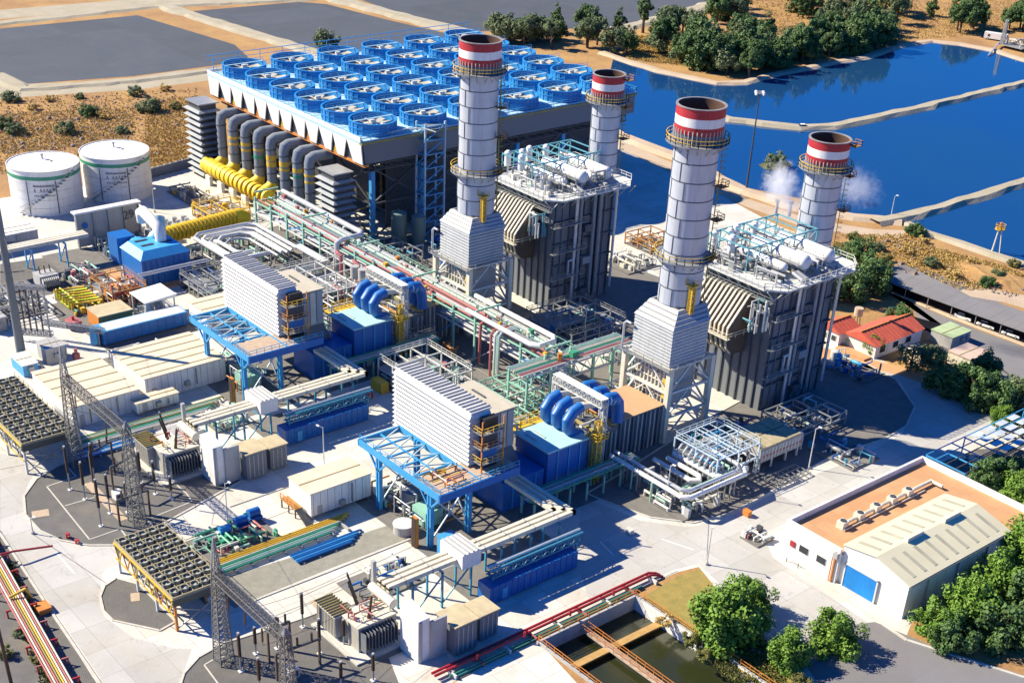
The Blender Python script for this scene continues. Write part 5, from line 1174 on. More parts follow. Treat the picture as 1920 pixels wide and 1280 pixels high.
# ------------------------------------------------------------------ fan cooler banks
def cooler(x0,x1,y0,y1,h,label,nx,ny,side):
    t=thing('cooler_bank',label,'cooler',((x0+x1)/2,(y0+y1)/2,0),'fan cooler banks')
    MB().box(x0,x1,y0,y1,h-1.6,h-.4).build('coil_box',mat('dark_olive_steel',(.10,.105,.08),.7),t)
    MB().box(x0-.1,x1+.1,y0-.1,y1+.1,h-.4,h-.25).build('fan_deck',mat('olive_deck',(.26,.26,.20),.7,scale=.8),t)
    cx,cy=(x1-x0)/nx,(y1-y0)/ny
    for i in range(nx):
        for j in range(ny):
            x=x0+cx*(i+.5); y=y0+cy*(j+.5); r=min(cx,cy)*.42
            c=MB().pipe(x,y,h-.25,h+.45,r,r-.1,16).build('fan_cell',MATS['olive_deck'],t,True)
            MB().cyl(x,y,h-.24,h-.15,r-.12,14).build('fan_guard',mat('fan_guard',(.07,.07,.06),.7),c)
            mb=MB()
            for k in range(4): a=k*math.pi/2+i; mb.beam((x,y,h+.1),(x+(r-.15)*math.cos(a),y+(r-.15)*math.sin(a),h+.15),.28,.05)
            mb.build('fan_blades',lgrey,c)
    for i in range(nx+1): MB().box(x0+i*cx-.08,x0+i*cx+.08,y0,y1,h-.25,h+.1).build('deck_rib',MATS['tan_panel'],t)
    for j in range(ny+1): MB().box(x0,x1,y0+j*cy-.08,y0+j*cy+.08,h-.25,h+.1).build('deck_rib',MATS['tan_panel'],t)
    n=7
    for k in range(n):
        xa=x0+(x1-x0)*k/n; xb=x0+(x1-x0)*(k+1)/n
        MB().beam((xa,y0-.15,h-.5),((xa+xb)/2,y0-.15,h-3.2),.16).beam((xb,y0-.15,h-.5),((xa+xb)/2,y0-.15,h-3.2),.16).build('side_brace',[yellow,orange,yellow,cream][k%4] if side else lgrey,t)
    MB().beam((x0,y0-.15,h-.4),(x1,y0-.15,h-.4),.25).beam((x0,y0-.15,h-3.2),(x1,y0-.15,h-3.2),.16).build('side_beam',yellow,t)
    for x in (x0+.2,(2*x0+x1)/3,(x0+2*x1)/3,x1-.2):
        for y in (y0+.2,y1-.2): MB().box(x-.18,x+.18,y-.18,y+.18,0,h-1.6).build('leg',orange if (side and x>x1-1 and y<y0+1) else steelw,t)
    MB().beam((x1-.1,y0+.3,.5),(x1-.1,y1-.3,h-2),.2).beam((x1-.1,y1-.3,.5),(x1-.1,y0+.3,h-2),.2).build('end_brace',galv,t)
    MB().rail([(x0,y1,h-.2),(x1,y1,h-.2)],1.1,.08,2).build('guard_rail',MATS['tan_panel'],t)
    return t
cooler(-168.4,-149.4,66.4,74.6,6.0,'square bank of olive fans on legs at the bottom left, yellow side braces',8,5,True)
cooler(-230.5,-205.0,67.0,76.2,6.0,'square bank of olive fans at the left edge beyond the switchyard',10,5,False)

# ------------------------------------------------------------------ switchyards
dgalv=mat('weathered_galvanised',(.20,.20,.19),.6,metal=.3,c2=(.12,.12,.11),scale=1)
def gantry(xa,xb,y,h,label,w0=2.2):
    t=thing('lattice_gantry',label,'gantry',((xa+xb)/2,y,0),'lattice gantries of the switchyards')
    for k,x in enumerate((xa,xb)):
        tw=MB().lattice((x,y,0),(x,y,h),w0,1.0,15,.12).build('tower',dgalv,t)
        MB().lattice((x,y,h),(x,y,h+(5.2 if k==0 else 1.0)),1.0,.12,4,.12).build('spire',galv,tw)
    bm=MB().lattice((xa,y,h-.8),(xb,y,h-.8),1.25,1.25,18,.10).build('cross_beam',dgalv,t)
    n=3
    for k in range(n):
        x=xa+(xb-xa)*(k+1)/(n+1)
        mb=MB()
        for q_ in range(7): mb.cyl(x,y-.9,h-1.6-q_*.32,h-1.45-q_*.32,.16,7)
        mb.cyl(x,y-.9,h-4,h-1.4,.05,5); o=mb.build('insulator_string',porc,t)
    return t
gantry(-203.2,-180.2,75.4,17.6,'tall lattice gantry spanning the far left switchyard')
gantry(-139.4,-121.5,68.6,15.6,'tall lattice gantry spanning the bottom switchyard')
def post(x,y,h,label,dark=True,group='insulator posts of the switchyards'):
    t=thing('insulator_post',label,'insulator',(x,y,0),group)
    MB().cyl(x,y,0,h*.42,.14,8).build('pedestal',galv,t)
    m_=MB()
    k=h*.42
    while k<h: m_.cyl(x,y,k,k+.12,.26,9).cyl(x,y,k+.12,k+.26,.15,9); k+=.26
    m_.build('ribbed_insulator',porc if dark else lgrey,t,True)
    MB().box(x-.35,x+.35,y-.35,y+.35,0,.15).build('footing',white,t)
    MB().cyl(x,y,h,h+.35,.2,8).build('terminal_cap',lgrey,t)
    return t
pA=[(132,918,8.2),(160,936,7.0),(190,986,8.6),(207,962,7.2),(240,960,5.5),(292,926,6.2),(322,935,4.2),(178,905,7.5),(265,905,6.0)]
lA=['leftmost','second from left','tallest, nearest the curved kerb','slim short','central, beside the white cabinet','right-hand tall','rightmost','rear left','rear middle']
for i,(px,py,h) in enumerate(pA): p=G(px,py); post(p[0],p[1],h,lA[i]+' dark insulator post in the far left switchyard',True,'insulator posts in the far left switchyard')
pB=[(452,1258,6.5),(488,1300,6.0),(520,1215,5.5),(600,1225,6.0),(568,1175,6.0),(645,1210,4.5),(640,1290,4.5),(480,1225,4.5),(700,1275,4.5)]
lB=['leftmost tall','bottom edge','inner left','middle tall, right of the lattice tower','rear','right rear short','right front short','small rear left','rightmost, by the transformer']
for i,(px,py,h) in enumerate(pB): p=G(px,py); post(p[0],p[1],h,lB[i]+' dark insulator post in the bottom switchyard',True,'insulator posts in the bottom switchyard')
def busbar(a,b,z,label):
    t=thing('busbar_portal',label,'busbar',((a[0]+b[0])/2,(a[1]+b[1])/2,0))
    MB().beam((a[0],a[1],z),(b[0],b[1],z),.3).build('bar',dsteel,t)
    for p in (a,b): MB().beam((p[0],p[1],0),(p[0],p[1],z),.3).build('support_post',brown,t)
    for k in range(3):
        x=a[0]+(b[0]-a[0])*(k+.5)/3; y=a[1]+(b[1]-a[1])*(k+.5)/3; MB().cyl(x,y,z+.15,z+1.5,.18,8).build('insulator',porc,t)
busbar(G(175,905),G(215,885),6.0,'dark switch portal nearest the far gantry left tower')
busbar(G(215,935),G(262,912),6.2,'dark switch portal in the middle of the far switchyard')
busbar(G(225,985),G(282,965),4.8,'blue grey switch portal near the far gantry right tower')
busbar(G(505,1240),G(545,1220),5.4,'dark switch portal left in the bottom switchyard')
busbar(G(520,1275),G(600,1245),4.6,'long low switch portal in the bottom switchyard')
for i,(px,py) in enumerate(((222,938),(548,1268))):
    p=G(px,py); t=thing('breaker_cabinet',['white open framed breaker cabinet on the far switchyard gravel','white open framed breaker cabinet on the bottom switchyard gravel'][i],'cabinet',(p[0],p[1],0))
    MB().box(p[0]-.9,p[0]+.9,p[1]-.7,p[1]+.7,.4,1.8).build('body',steelw,t); MB().box(p[0]+.9,p[0]+.95,p[1]-.5,p[1]+.5,.6,1.6).build('door',dsteel,t)
    for s in (-.7,.7): MB().box(p[0]+s-.1,p[0]+s+.1,p[1]-.6,p[1]+.6,0,.4).build('foot',galv,t)
# conductors
def wire(pts_a,pts_b,sag,r=.035):
    a,b=Vector(pts_a),Vector(pts_b); P=[a.lerp(b,k/10)-Vector((0,0,sag*4*(k/10)*(1-k/10))) for k in range(11)]
    return MB().tube(P,r,4)
t=thing('overhead_wires','thin overhead wires strung from the gantries to the transformers','wires',(-170,80,10))
for (a,b) in (((-197.5,74.5,13.4),(-196.5,89,8.8)),((-191.7,74.5,13.4),(-195.2,88.5,8.8)),((-186,74.5,13.4),(-191,88,8.8)),((-134.9,67.7,11.4),(-136.9,88,8.8)),((-130.4,67.7,11.4),(-135,87.3,8.8)),((-126,67.7,11.4),(-130,87.8,8.8)),
              ((-249,84.8,20),(-203,75.6,19)),((-180.2,75.4,18),(-139.4,68.6,17)),((-249,84.6,26),(-203,75.4,22))):
    wire(a,b,.8).build('conductor',dsteel,t,True)
def lamp(px,py,h,label,arm=(1,0),double=False):
    p=G(px,py); t=thing('street_lamp',label,'street lamp',(p[0],p[1],0),'slim street lamps of the plant')
    MB().tube([(p[0],p[1],0),(p[0],p[1],h)],[.12,.07],8).build('pole',steelw,t,True); MB().cyl(p[0],p[1],0,.4,.3,10).build('base',lgrey,t)
    MB().tube([(p[0],p[1],h-.1),(p[0]+arm[0]*.8,p[1]+arm[1]*.8,h+.25)],.05,6).box(p[0]+arm[0]*.9-.35,p[0]+arm[0]*.9+.35,p[1]+arm[1]*.9-.16,p[1]+arm[1]*.9+.16,h+.2,h+.34).build('lamp_head',white,t)
for px,py,h,l,arm in ((608,878,8.3,'street lamp on the shaded road between the two trains',(-.7,-.7)),(1375,927,8.3,'street lamp at the kerb beside the white pipe frame',(.7,.5)),(1516,878,8.3,'street lamp at the kerb in front of the near boiler shade',(.5,.7)),(1248,950,8.3,'street lamp at the rounded kerb before the white pipe loops',(.7,.2)),(1095,640,7,'street lamp beyond the long rack end',(-.6,.6)),(428,987,8.3,'street lamp on the pale slab left of the near shed',(.6,.6)),(1325,1058,7.5,'street lamp by the big round tree at the junction',(.6,-.6)),(62,1000,3,'short post lamp near the left road kerb',(.5,.5)),(290,398,6,'street lamp in front of the right tank',(.5,.5)),(1705,695,6,'street lamp by the red roofed house path',(.5,.5)),(1670,408,6,'street lamp at the junction of the reservoir dikes',(.5,.5))): lamp(px,py,h,l,arm)
p=G(1399,357); t=thing('mast','very tall slim mast with lamp ring on the reservoir shore','mast',(p[0],p[1],0))
MB().tube([(p[0],p[1],0),(p[0],p[1],27.5)],[.32,.14],10).build('shaft',dsteel,t,True); MB().pipe(p[0],p[1],27.2,27.5,1.2,1.05,14).build('lamp_ring',steelw,t)
for k in range(4): a=k*math.pi/2; MB().box(p[0]+1.4*math.cos(a)-.3,p[0]+1.4*math.cos(a)+.3,p[1]+1.4*math.sin(a)-.3,p[1]+1.4*math.sin(a)+.3,26.9,27.6).build('floodlight',white,t)
p=G(42,674); t=thing('transmission_pole','thick grey tapered steel pole at the left edge','pole',(p[0],p[1],0))
MB().tube([(p[0],p[1],0),(p[0],p[1],33)],[.95,.55],14).build('shaft',mat('weathered_pole',(.17,.19,.19),.6,metal=.2,stain=.2),t,True)
MB().cyl(p[0],p[1],0,.6,1.3,14).build('base_flange',cream,t)
for z in (12.5,18.5,24.5): MB().beam((p[0],p[1],z),(p[0]+1.8,p[1]+2.6,z+.4),.18).beam((p[0],p[1],z),(p[0]-3,p[1]-4,z+.3),.18).build('cross_arm',dsteel,t)
p2=G(64,640); t=thing('pole_ladder_frame','light lattice frame with dark insulator strings beside the left pole','frame',(p2[0],p2[1],0))
for k in range(4):
    x,y=p2[0]+.9*k-1.2,p2[1]+.9*k-1
    mb=MB().tube([(x,y,2),(x,y,11.5)],.10,6)
    for q_ in range(22): mb.cyl(x,y,2.2+q_*.42,2.4+q_*.42,.22,7)
    mb.build('insulator_string',porc,t)
MB().lattice((p2[0]-2.4,p2[1]-2.2,2),(p2[0]+2.8,p2[1]+3,2),1,1,6,.13).lattice((p2[0]-2.4,p2[1]-2.2,12),(p2[0]+2.8,p2[1]+3,12),.8,.8,6,.12).build('cross_truss',galv,t)
for s in (-1,1): MB().beam((p2[0]+2.6*s,p2[1]+2.6*s,0),(p2[0]+2.6*s,p2[1]+2.6*s,13),.25).build('frame_leg',galv,t)
t=thing('low_lattice_truss','low horizontal lattice truss running from the left pole to the blue tank','truss',(-250,93,4))
A=G(80,605,3.4); B=G(195,622,3.4); MB().lattice((A[0],A[1],3.6),(B[0],B[1],3.6),.9,.9,14,.12).build('truss',galv,t)
for s in (.1,.9): MB().beam((A[0]+(B[0]-A[0])*s,A[1]+(B[1]-A[1])*s,0),(A[0]+(B[0]-A[0])*s,A[1]+(B[1]-A[1])*s,3.3),.2).build('leg',galv,t)
p=G(22,1285); t=thing('wooden_pole','dark leaning utility pole at the bottom left corner','pole',(p[0],p[1],0)); MB().tube([(p[0],p[1],0),(p[0]-.3,p[1]-.3,15)],[.28,.2],10).build('shaft',bark,t,True)
for i,(px,py,s) in enumerate(((128,1008,.8),(145,1018,.6))):
    p=G(px,py); t=thing('fire_hydrant_unit',['magenta capped hydrant on the far switchyard kerb','small red monitor beside the magenta hydrant'][i],'hydrant',(p[0],p[1],0)); MB().cyl(p[0],p[1],0,1.1*s,.35,10).build('barrel',red,t,True); MB().tube([(p[0]-.6,p[1],.7*s),(p[0]+.6,p[1],.7*s)],.18,8).build('outlet',pinkr,t)

# bottom-left pipe way with red and yellow pipes
t=thing('red_yellow_pipe_way','long bundle of red and yellow pipes on low red trestles, bottom left','pipe rack',(-160,50,0))
A=Vector((*G(-15,1050),0)); B=Vector((*G(130,1310),0)); A2=A+(A-B)*.35; d=(B-A).normalized(); nn=Vector((-d.y,d.x,0))
for k in range(8): 
    o=nn*(-1.3+k*.34)+Vector((0,0,1.5)); MB().tube([A2+o,B+d*8+o],.13,7).build('pipe',[pinkr,cream,pinkr,MATS['olive_trim'],yellow,cream,pinkr,cream][k],t,True)
L=(B-A2).length; k=0
while k<L:
    c=A2+d*k; MB().beam(c-nn*2.2+Vector((0,0,1.25)),c+nn*2.4+Vector((0,0,1.25)),.22).beam(c-nn*2.0,c-nn*2.0+Vector((0,0,1.25)),.22).beam(c+nn*2.2,c+nn*2.2+Vector((0,0,1.25)),.22).build('trestle',pinkr if int(k/5)%2 else red,t); k+=5
c=A+d*2; MB().tube([c+Vector((0,0,1.9)),c+nn*3+Vector((0,0,1.9)),c+nn*9+Vector((0,0,1.0))],.18,8).build('branch_pipe',red,t,True)
c=A+d*14; MB().tube([c-nn*1+Vector((0,0,1.9)),c+nn*1.5+Vector((0,0,2.6)),c+nn*2.4-d*1+Vector((0,0,.2))],.2,8).build('valve_pipe',yellow,t,True)
MB().box(c.x+2,c.x+4.4,c.y+1.6,c.y+3.6,0,.9).build('gravel_box',orange,t)
# red fire main by the basins
t=thing('fire_main','twin dark red fire pipes running past the settling basins','pipes',(-117.5,112,0))
for k in range(2): MB().tube([(-118.6+k*.7,90,.9),(-118.6+k*.7,133,.9),(-118.2+k*.7,134.2,.6),(-118.0+k*.7,135,.1)],.22,8).build('pipe',red,t,True)
MB().tube([(-117.0,92,.5),(-117.0,130,.5)],.14,7).tube([(-116.5,93,.4),(-116.5,128,.4)],.1,6).build('thin_pipe',green,t,True)
for k in range(9): MB().box(-119,-116.3,92.5+k*5,92.8+k*5,0,.68).build('support',pinkr if k%2 else steelw,t)
for k in range(4): MB().cyl(-117.2,97+k*9,1.1,2.0,.2,8).build('valve',red,t)

# ------------------------------------------------------------------ workshop
t=thing('workshop_building','large white workshop with orange flat roof and pale gabled hall','building',(-99,172,0))
WX0,WX1,WX2,WY0,WY1,WYb=-110.9,-99.8,-87.2,156.4,184.0,193.2
MB().box(WX0,WX1,WY0,WYb,0,5.3).build('low_wing_wall',white,t)
MB().box(WX1,WX2+.2,WY1+.1,WYb,0,5.3).build('rear_wing_wall',white,t)
MB().box(WX0+.5,WX1+.2,WY0+.5,WYb-.5,5.3,5.36).box(WX1+.2,WX2+6,WY1+.2,WYb-.5,5.3,5.36).build('flat_roof',terra,t)
for (a,b,c,d_) in ((WX0,WX0+.45,WY0,WYb),(WX0+.45,WX1,WY0,WY0+.45),(WX0+.45,WX2+6,WYb-.45,WYb)):
    MB().box(a,b,c,d_,5.3,6.4).build('parapet',white,t)
xm=(WX1+WX2)/2-.3
v=[(WX1,159,0),(WX2,159,0),(WX2,159,6.2),(xm,159,7.9),(WX1,159,6.9),(WX1,WY1,0),(WX2,WY1,0),(WX2,WY1,6.2),(xm,WY1,7.9),(WX1,WY1,6.9)]
v=[(p[0],p[1]-(1.8 if p[1]<160 else 0),p[2]) for p in v]
MB().add(v,[(0,1,2,3,4),(9,8,7,6,5),(0,5,6,1),(1,6,7,2),(4,9,5,0),(2,7,8,3),(3,8,9,4)]).build('hall_wall',white,t)
pr_m=mat('pale_yellow_roof',(.62,.58,.40),.6,c2=(.55,.50,.34),scale=.2,stain=0)
for (xa,za,xb,zb,nm) in ((WX1-.2,6.93,xm,7.93,'roof_slope'),(xm,7.93,WX2+.3,6.16,'roof_slope')):
    rs=MB().hexa([(xa,157.0,za+.02),(xb,157.0,zb+.02),(xb,WY1+.2,zb+.02),(xa,WY1+.2,za+.02)],[(xa,157.0,za+.14),(xb,157.0,zb+.14),(xb,WY1+.2,zb+.14),(xa,WY1+.2,za+.14)]).build(nm,pr_m,t)
    for k in range(9):
        y=159+k*2.8
        f0,f1=.2,.85
        MB().hexa([(xa+(xb-xa)*f0,y,za+(zb-za)*f0+.15),(xa+(xb-xa)*f1,y,za+(zb-za)*f1+.15),(xa+(xb-xa)*f1,y+.8,za+(zb-za)*f1+.15),(xa+(xb-xa)*f0,y+.8,za+(zb-za)*f0+.15)],[(xa+(xb-xa)*f0,y,za+(zb-za)*f0+.19),(xa+(xb-xa)*f1,y,za+(zb-za)*f1+.19),(xa+(xb-xa)*f1,y+.8,za+(zb-za)*f1+.19),(xa+(xb-xa)*f0,y+.8,za+(zb-za)*f0+.19)]).build('skylight_strip',mat('translucent_strip',(.46,.44,.32),.4),rs)
for y in (164.5,174.5): MB().box(xm-.4,xm+.4,y,y+4.2,7.9,8.7).build('ridge_vent',cream,t)
MB().box(-98.6,-92.6,157.0,157.16,0,4.1).build('roller_door',mat('bright_blue_door',(.01,.25,.68),.5),t)
for x in (-107.6,-104.0): f=MB().box(x,x+2.0,WY0-.06,WY0-.01,2.0,3.4).build('window',steelw,t); MB().box(x+.1,x+1.9,WY0-.09,WY0-.06,2.1,3.3).build('pane',glass,f)
MB().box(-109.4,-108.4,WY0-.2,WY0-.02,2.2,3.2).build('red_sign',red,t)
MB().tube([(-100.4,156.2,0),(-100.4,156.2,5.6)],.14,8).tube([(-100.9,156.2,0),(-100.9,156.2,5)],.1,8).build('wall_pipe',orange,t)
MB().box(-100.8,-99.9,155.9,156.35,4.6,5.6).build('wall_box',lgrey,t)
for k in range(5):
    y=162.5+k*4.4
    u=MB().box(-105.6,-104.2,y,y+1.5,5.4,6.7).build('air_handler',cream,t)
    MB().tube([(-104.9,y+1.5,6.0),(-104.9,y+4.4,6.0)],.3,8).build('roof_duct',cream,t,True); MB().cyl(-104.9,y+.75,6.7,6.85,.5,10).build('fan_top',dsteel,u)
    MB().tube([(-103.9,y,5.6),(-103.9,y+4.4,5.6)],.12,6).build('refrigerant_pipe',cream,t)
MB().tube([(-104.9,184.5,6.0),(-104.9,187.5,6.0),(-102.5,187.5,6.0)],.3,8).build('roof_duct',cream,t,True)
t=thing('lawn_bench','small grey pipe stand on the kerb before the workshop','stand',(*G(1485,1058),0)); p=G(1485,1058)
MB().tube([(p[0]-1.2,p[1],0),(p[0]-1.2,p[1],.9),(p[0]+1.2,p[1],.9),(p[0]+1.2,p[1],0)],.1,6).build('frame',galv,t)
skid('small white valve station at the workshop left corner',-118,-114,154,158,1.4,71,[white,steelw,pinkr],10,None,0)
t=thing('covered_walk_frame','bright blue open grid roof frame behind the workshop','canopy',(-109,212,0))
for k in range(9): MB().beam((-113.5,199+k*4,3.4),(-105,199+k*4,3.4),.2).build('rafter',lblue if k<4 else dsteel,t)
for k in range(5): MB().beam((-113.5+k*2.1,199,3.5),(-113.5+k*2.1,232,3.5),.16).build('purlin',lblue if k<2 else dsteel,t)
for k in range(4):
    for j in range(4): MB().box(-113.2+j*2.1,-111.8+j*2.1,212.4+k*4,215.2+k*4,3.6,3.66).build('roof_pane',mat('pale_pane',(.55,.62,.68),.3),t)
for y in (199,211,223,231):
    for x in (-113.3,-105.2): MB().beam((x,y,0),(x,y,3.4),.2).build('post',lblue,t)
for i,(px,py,s) in enumerate(((1795,852,1.0),(1825,862,.7))):
    p=G(px,py); t=thing('inspection_slab',['pale concrete manhole slab on the right gravel bed','smaller pale slab right of the first on the right gravel bed'][i],'slab',(p[0],p[1],0)); MB().box(p[0]-2*s,p[0]+2*s,p[1]-1*s,p[1]+1*s,0,.35).build('slab',conc,t)

# red-tiled house and neighbours
t=thing('red_roofed_house','low white house with bright red gabled roofs by the plant road','house',(-156,235,0))
def gable(t,x0,x1,y0,y1,h,hr,m,axis='y'):
    if axis=='y':
        xm=(x0+x1)/2; v=[(x0-.4,y0-.4,h),(x1+.4,y0-.4,h),(xm,y0-.4,hr),(x0-.4,y1+.4,h),(x1+.4,y1+.4,h),(xm,y1+.4,hr)]
        o=MB().add(v,[(0,1,2),(5,4,3),(0,2,5,3),(1,4,5,2),(0,3,4,1)]).build('roof',m,t)
        for k in range(int((y1-y0)/1.2)):
            y=y0+k*1.2; MB().beam((x1+.4,y,h+.05),(xm,y,hr+.05),.12,.08).build('tile_course',m,o)
        MB().beam((xm,y0-.4,hr+.08),(xm,y1+.4,hr+.08),.3,.16).build('ridge_cap',orange,o)
    return o
MB().box(-164,-158,229.6,236.2,0,3.2).build('front_wall',white,t); gable(t,-164,-158,229.6,236.2,3.2,4.8,redroof)
MB().box(-158,-149.5,231.4,248,0,3.0).build('side_wall',white,t); gable(t,-158,-149.5,231.4,248,3.0,4.9,redroof)
for k,(x,y) in enumerate(((-162.6,229.55),(-160,229.55))): f=MB().box(x,x+1.3,y-.06,y,1.1,2.4).build('window',steelw,t); MB().box(x+.1,x+1.2,y-.09,y-.06,1.2,2.3).build('pane',glass,f)
for k in range(3): y=233+k*4.6; f=MB().box(-149.5,-149.44,y,y+1.8,1.0,2.4).build('window',dsteel,t); MB().box(-149.44,-149.4,y+.1,y+1.7,1.1,2.3).build('pane',glass,f)
MB().box(-157.8,-150,228.6,231.2,0,.4).build('porch_slab',terra,t); MB().box(-157.5,-156.4,231.3,231.39,0,2.1).build('door',lgreen,t)
shed('pale tan hut with sloping roof in front of the asphalt lot',-139.5,-134,243.5,250.5,2.6,mat('pink_tan_roof',(.6,.45,.36),.8),cream,1,'small_hut','hut')
shed('green roofed carport hut behind the round shrub',-148.5,-143,250,257,2.6,mat('pale_green_roof',(.42,.52,.28),.7),lgrey,1,'small_hut','hut')
shed('white walled garden hut left of the grey leafless tree',-146,-141.5,236.5,240,2.4,cream,cream,1,'small_hut','hut')
t=thing('rooftop_tank','small tan water tank and dish rack behind the red house','tank',(-163,242,0)); MB().cyl(-163,242.5,2.6,4.4,1.0,12).build('drum',sand,t,True)
for a in range(3): MB().beam((-163+math.cos(a*2.1),242.5+math.sin(a*2.1),0),(-163+math.cos(a*2.1)*.6,242.5+math.sin(a*2.1)*.6,2.6),.15).build('leg',brown,t)

# vehicles
def car(x,y,rz,body,label,van=False):
    t=thing('parked_car' if not van else 'parked_van',label,'car' if not van else 'van',(x,y,0),'white cars parked along the dark shelter front' if not van else None)
    L,W,H=(4.4,1.8,1.45) if not van else (9.5,2.5,3.0)
    def tr(mb):
        c,s=math.cos(rz),math.sin(rz); mb.v=[(x+p[0]*c-p[1]*s,y+p[0]*s+p[1]*c,p[2]) for p in mb.v]; return mb
    if not van:
        tr(MB().frus((-L/2,L/2,-W/2,W/2),(-L/2+.1,L/2-.15,-W/2+.05,W/2-.05),.35,.85)).build('body',body,t)
        cb=tr(MB().frus((-L/2+.5,L/2-1.1,-W/2+.08,W/2-.08),(-L/2+.95,L/2-1.9,-W/2+.25,W/2-.25),.85,1.38)).build('cabin_glass',glass,t)
        tr(MB().box(-L/2+.95,L/2-1.9,-W/2+.24,W/2-.24,1.38,1.45)).build('roof',body,t)
        for s in (-.6,.6): tr(MB().box(L/2-.12,L/2-.02,s-.15,s+.15,.6,.75)).build('headlight',steelw,t)
        wr=.32; xs=(-1.4,1.35)
    else:
        tr(MB().box(-L/2,L/2-.2,-W/2,W/2,.6,H)).build('box_body',body,t); tr(MB().box(-3.2,-2.3,-W/2-.04,-W/2,1.4,2.3)).build('side_window',glass,t); tr(MB().box(2.3,3.2,-W/2-.04,-W/2,1.4,2.3)).build('side_window',glass,t)
        tr(MB().box(L/2-.2,L/2,-W/2+.1,W/2-.1,1.5,2.6)).build('windscreen',glass,t); wr=.5; xs=(-3,3)
    for a in xs:
        for s in (-1,1):
            w_=tr(MB().tube([(a,s*(W/2-.2),wr),(a,s*W/2,wr)],wr,12)).build('wheel',black,t,True); tr(MB().tube([(a,s*W/2,wr),(a,s*(W/2+.02),wr)],wr*.55,10)).build('rim',alu2,w_)
for (px,py,l) in ((1806,598,'leftmost white car parked along the dark shelter front'),(1849,613,'middle white car parked along the dark shelter front'),(1896,630,'rightmost white car parked along the dark shelter front')):
    p=G(px,py); car(p[0],p[1],R(8),white,l)
p=G(1866,76); car(p[0],p[1],R(20),white,'long white site trailer on the far reservoir bank',True)
for i,(px,py) in enumerate(((1507,241),(1428,178))):
    p=G(px,py); 
    if i==0: car(p[0],p[1],R(60),white,'tiny white car driving on the dike between the ponds')
# intake tower in the reservoir
p=G(1864,474); t=thing('intake_tower','slender tripod intake tower with yellow head standing at the water edge','tower',(p[0],p[1],0))
for a in range(3):
    c,s=math.cos(a*2.1+.4),math.sin(a*2.1+.4); MB().beam((p[0]+1.3*c,p[1]+1.3*s,0),(p[0]+.5*c,p[1]+.5*s,6.3),.22).build('leg',cream,t)
MB().cyl(p[0],p[1],6.3,6.6,1.3,12).build('platform',yellow,t); MB().rail([(p[0]+1.3*math.cos(k),p[1]+1.3*math.sin(k),6.6) for k in [j*.785 for j in range(9)]],1,.09,1).build('rail',yellow,t); MB().cyl(p[0],p[1],6.6,8.1,.35,8).build('gear_head',orange,t)
t=thing('pump_platform','cluttered steel pump platform with mast on the far right bank','platform',(*G(1898,92),0)); p=G(1898,92)
MB().box(p[0]-6,p[0]+6,p[1]-3,p[1]+8,1.2,1.5).build('deck',galv,t); MB().lattice((p[0]-4,p[1]-2,1.5),(p[0]-4,p[1]-2,11),1.5,.8,8,.16).build('mast',galv,t); MB().beam((p[0]-5,p[1]-3,1.6),(p[0]+3,p[1]-22,.5),.5).build('discharge_pipe',alu2,t)
pipes_random(t,p[0]-5,p[0]+5,p[1]-2,p[1]+7,1.5,4,14,5,[cream,galv,sand],(.15,.35))
# ------------------------------------------------------------------ vegetation
def crown_mesh(name,seed,clumps,leaves,lsize,squash=.85,sparse=0.0,tall=1.0):
    q=random.Random(seed); v=[]; f=[]
    C_=[]
    for k in range(clumps):
        while True:
            p=Vector((q.gauss(0,1),q.gauss(0,1),q.gauss(0,1)))
            if p.length>.1: break
        p.normalize(); rr=q.uniform(.45,.92); p=Vector((p.x*rr,p.y*rr,p.z*rr*squash*tall)); 
        if p.z<-.55*tall: p.z*=.5
        C_.append((p,q.uniform(.16,.34)))
    for k in range(leaves):
        c,cr=C_[q.randrange(clumps)]
        d=Vector((q.gauss(0,1),q.gauss(0,1),q.gauss(0,1))).normalized()
        p=c+d*cr*q.uniform(.55,1.05)
        n=(d*.9+Vector((q.uniform(-.7,.7),q.uniform(-.7,.7),q.uniform(-.2,.9)))).normalized()
        a=n.orthogonal().normalized(); a=(a*math.cos(q.random()*6.3)+n.cross(a)*math.sin(q.random()*6.3)).normalized(); b=n.cross(a)
        s1=lsize*q.uniform(.6,1.3); s2=s1*q.uniform(.45,.8); o=len(v)
        for pp in (p-a*s1,p-b*s2,p+a*s1,p+b*s2): v.append(tuple(pp))
        f.append((o,o+1,o+2,o+3))
    me=bpy.data.meshes.new(name); me.from_pydata(v,[],f); me.update(); return me
def trunk_mesh(seed,bare=False):
    q=random.Random(seed); mb=MB()
    mb.tube([(0,0,0),(.02,.01,.25),(-.02,.03,.5),(.02,0,.72)],[.05,.04,.035,.02],8)
    for k in range(9 if bare else 5):
        a=q.random()*6.3; z=q.uniform(.28,.55); L=q.uniform(.18,.34)
        e=(L*math.cos(a),L*math.sin(a),z+q.uniform(.15,.32)); mb.tube([(0,0,z),(e[0]*.5,e[1]*.5,z+.08),e],[.022,.016,.008],6)
        if bare:
            for j in range(4): b=a+q.uniform(-.9,.9); mb.tube([e,(e[0]+.12*math.cos(b),e[1]+.12*math.sin(b),e[2]+q.uniform(.03,.14))],[.008,.003],4)
    me=bpy.data.meshes.new('trunk'); me.from_pydata(mb.v,[],mb.f); me.materials.append(bark); return me
CR={}
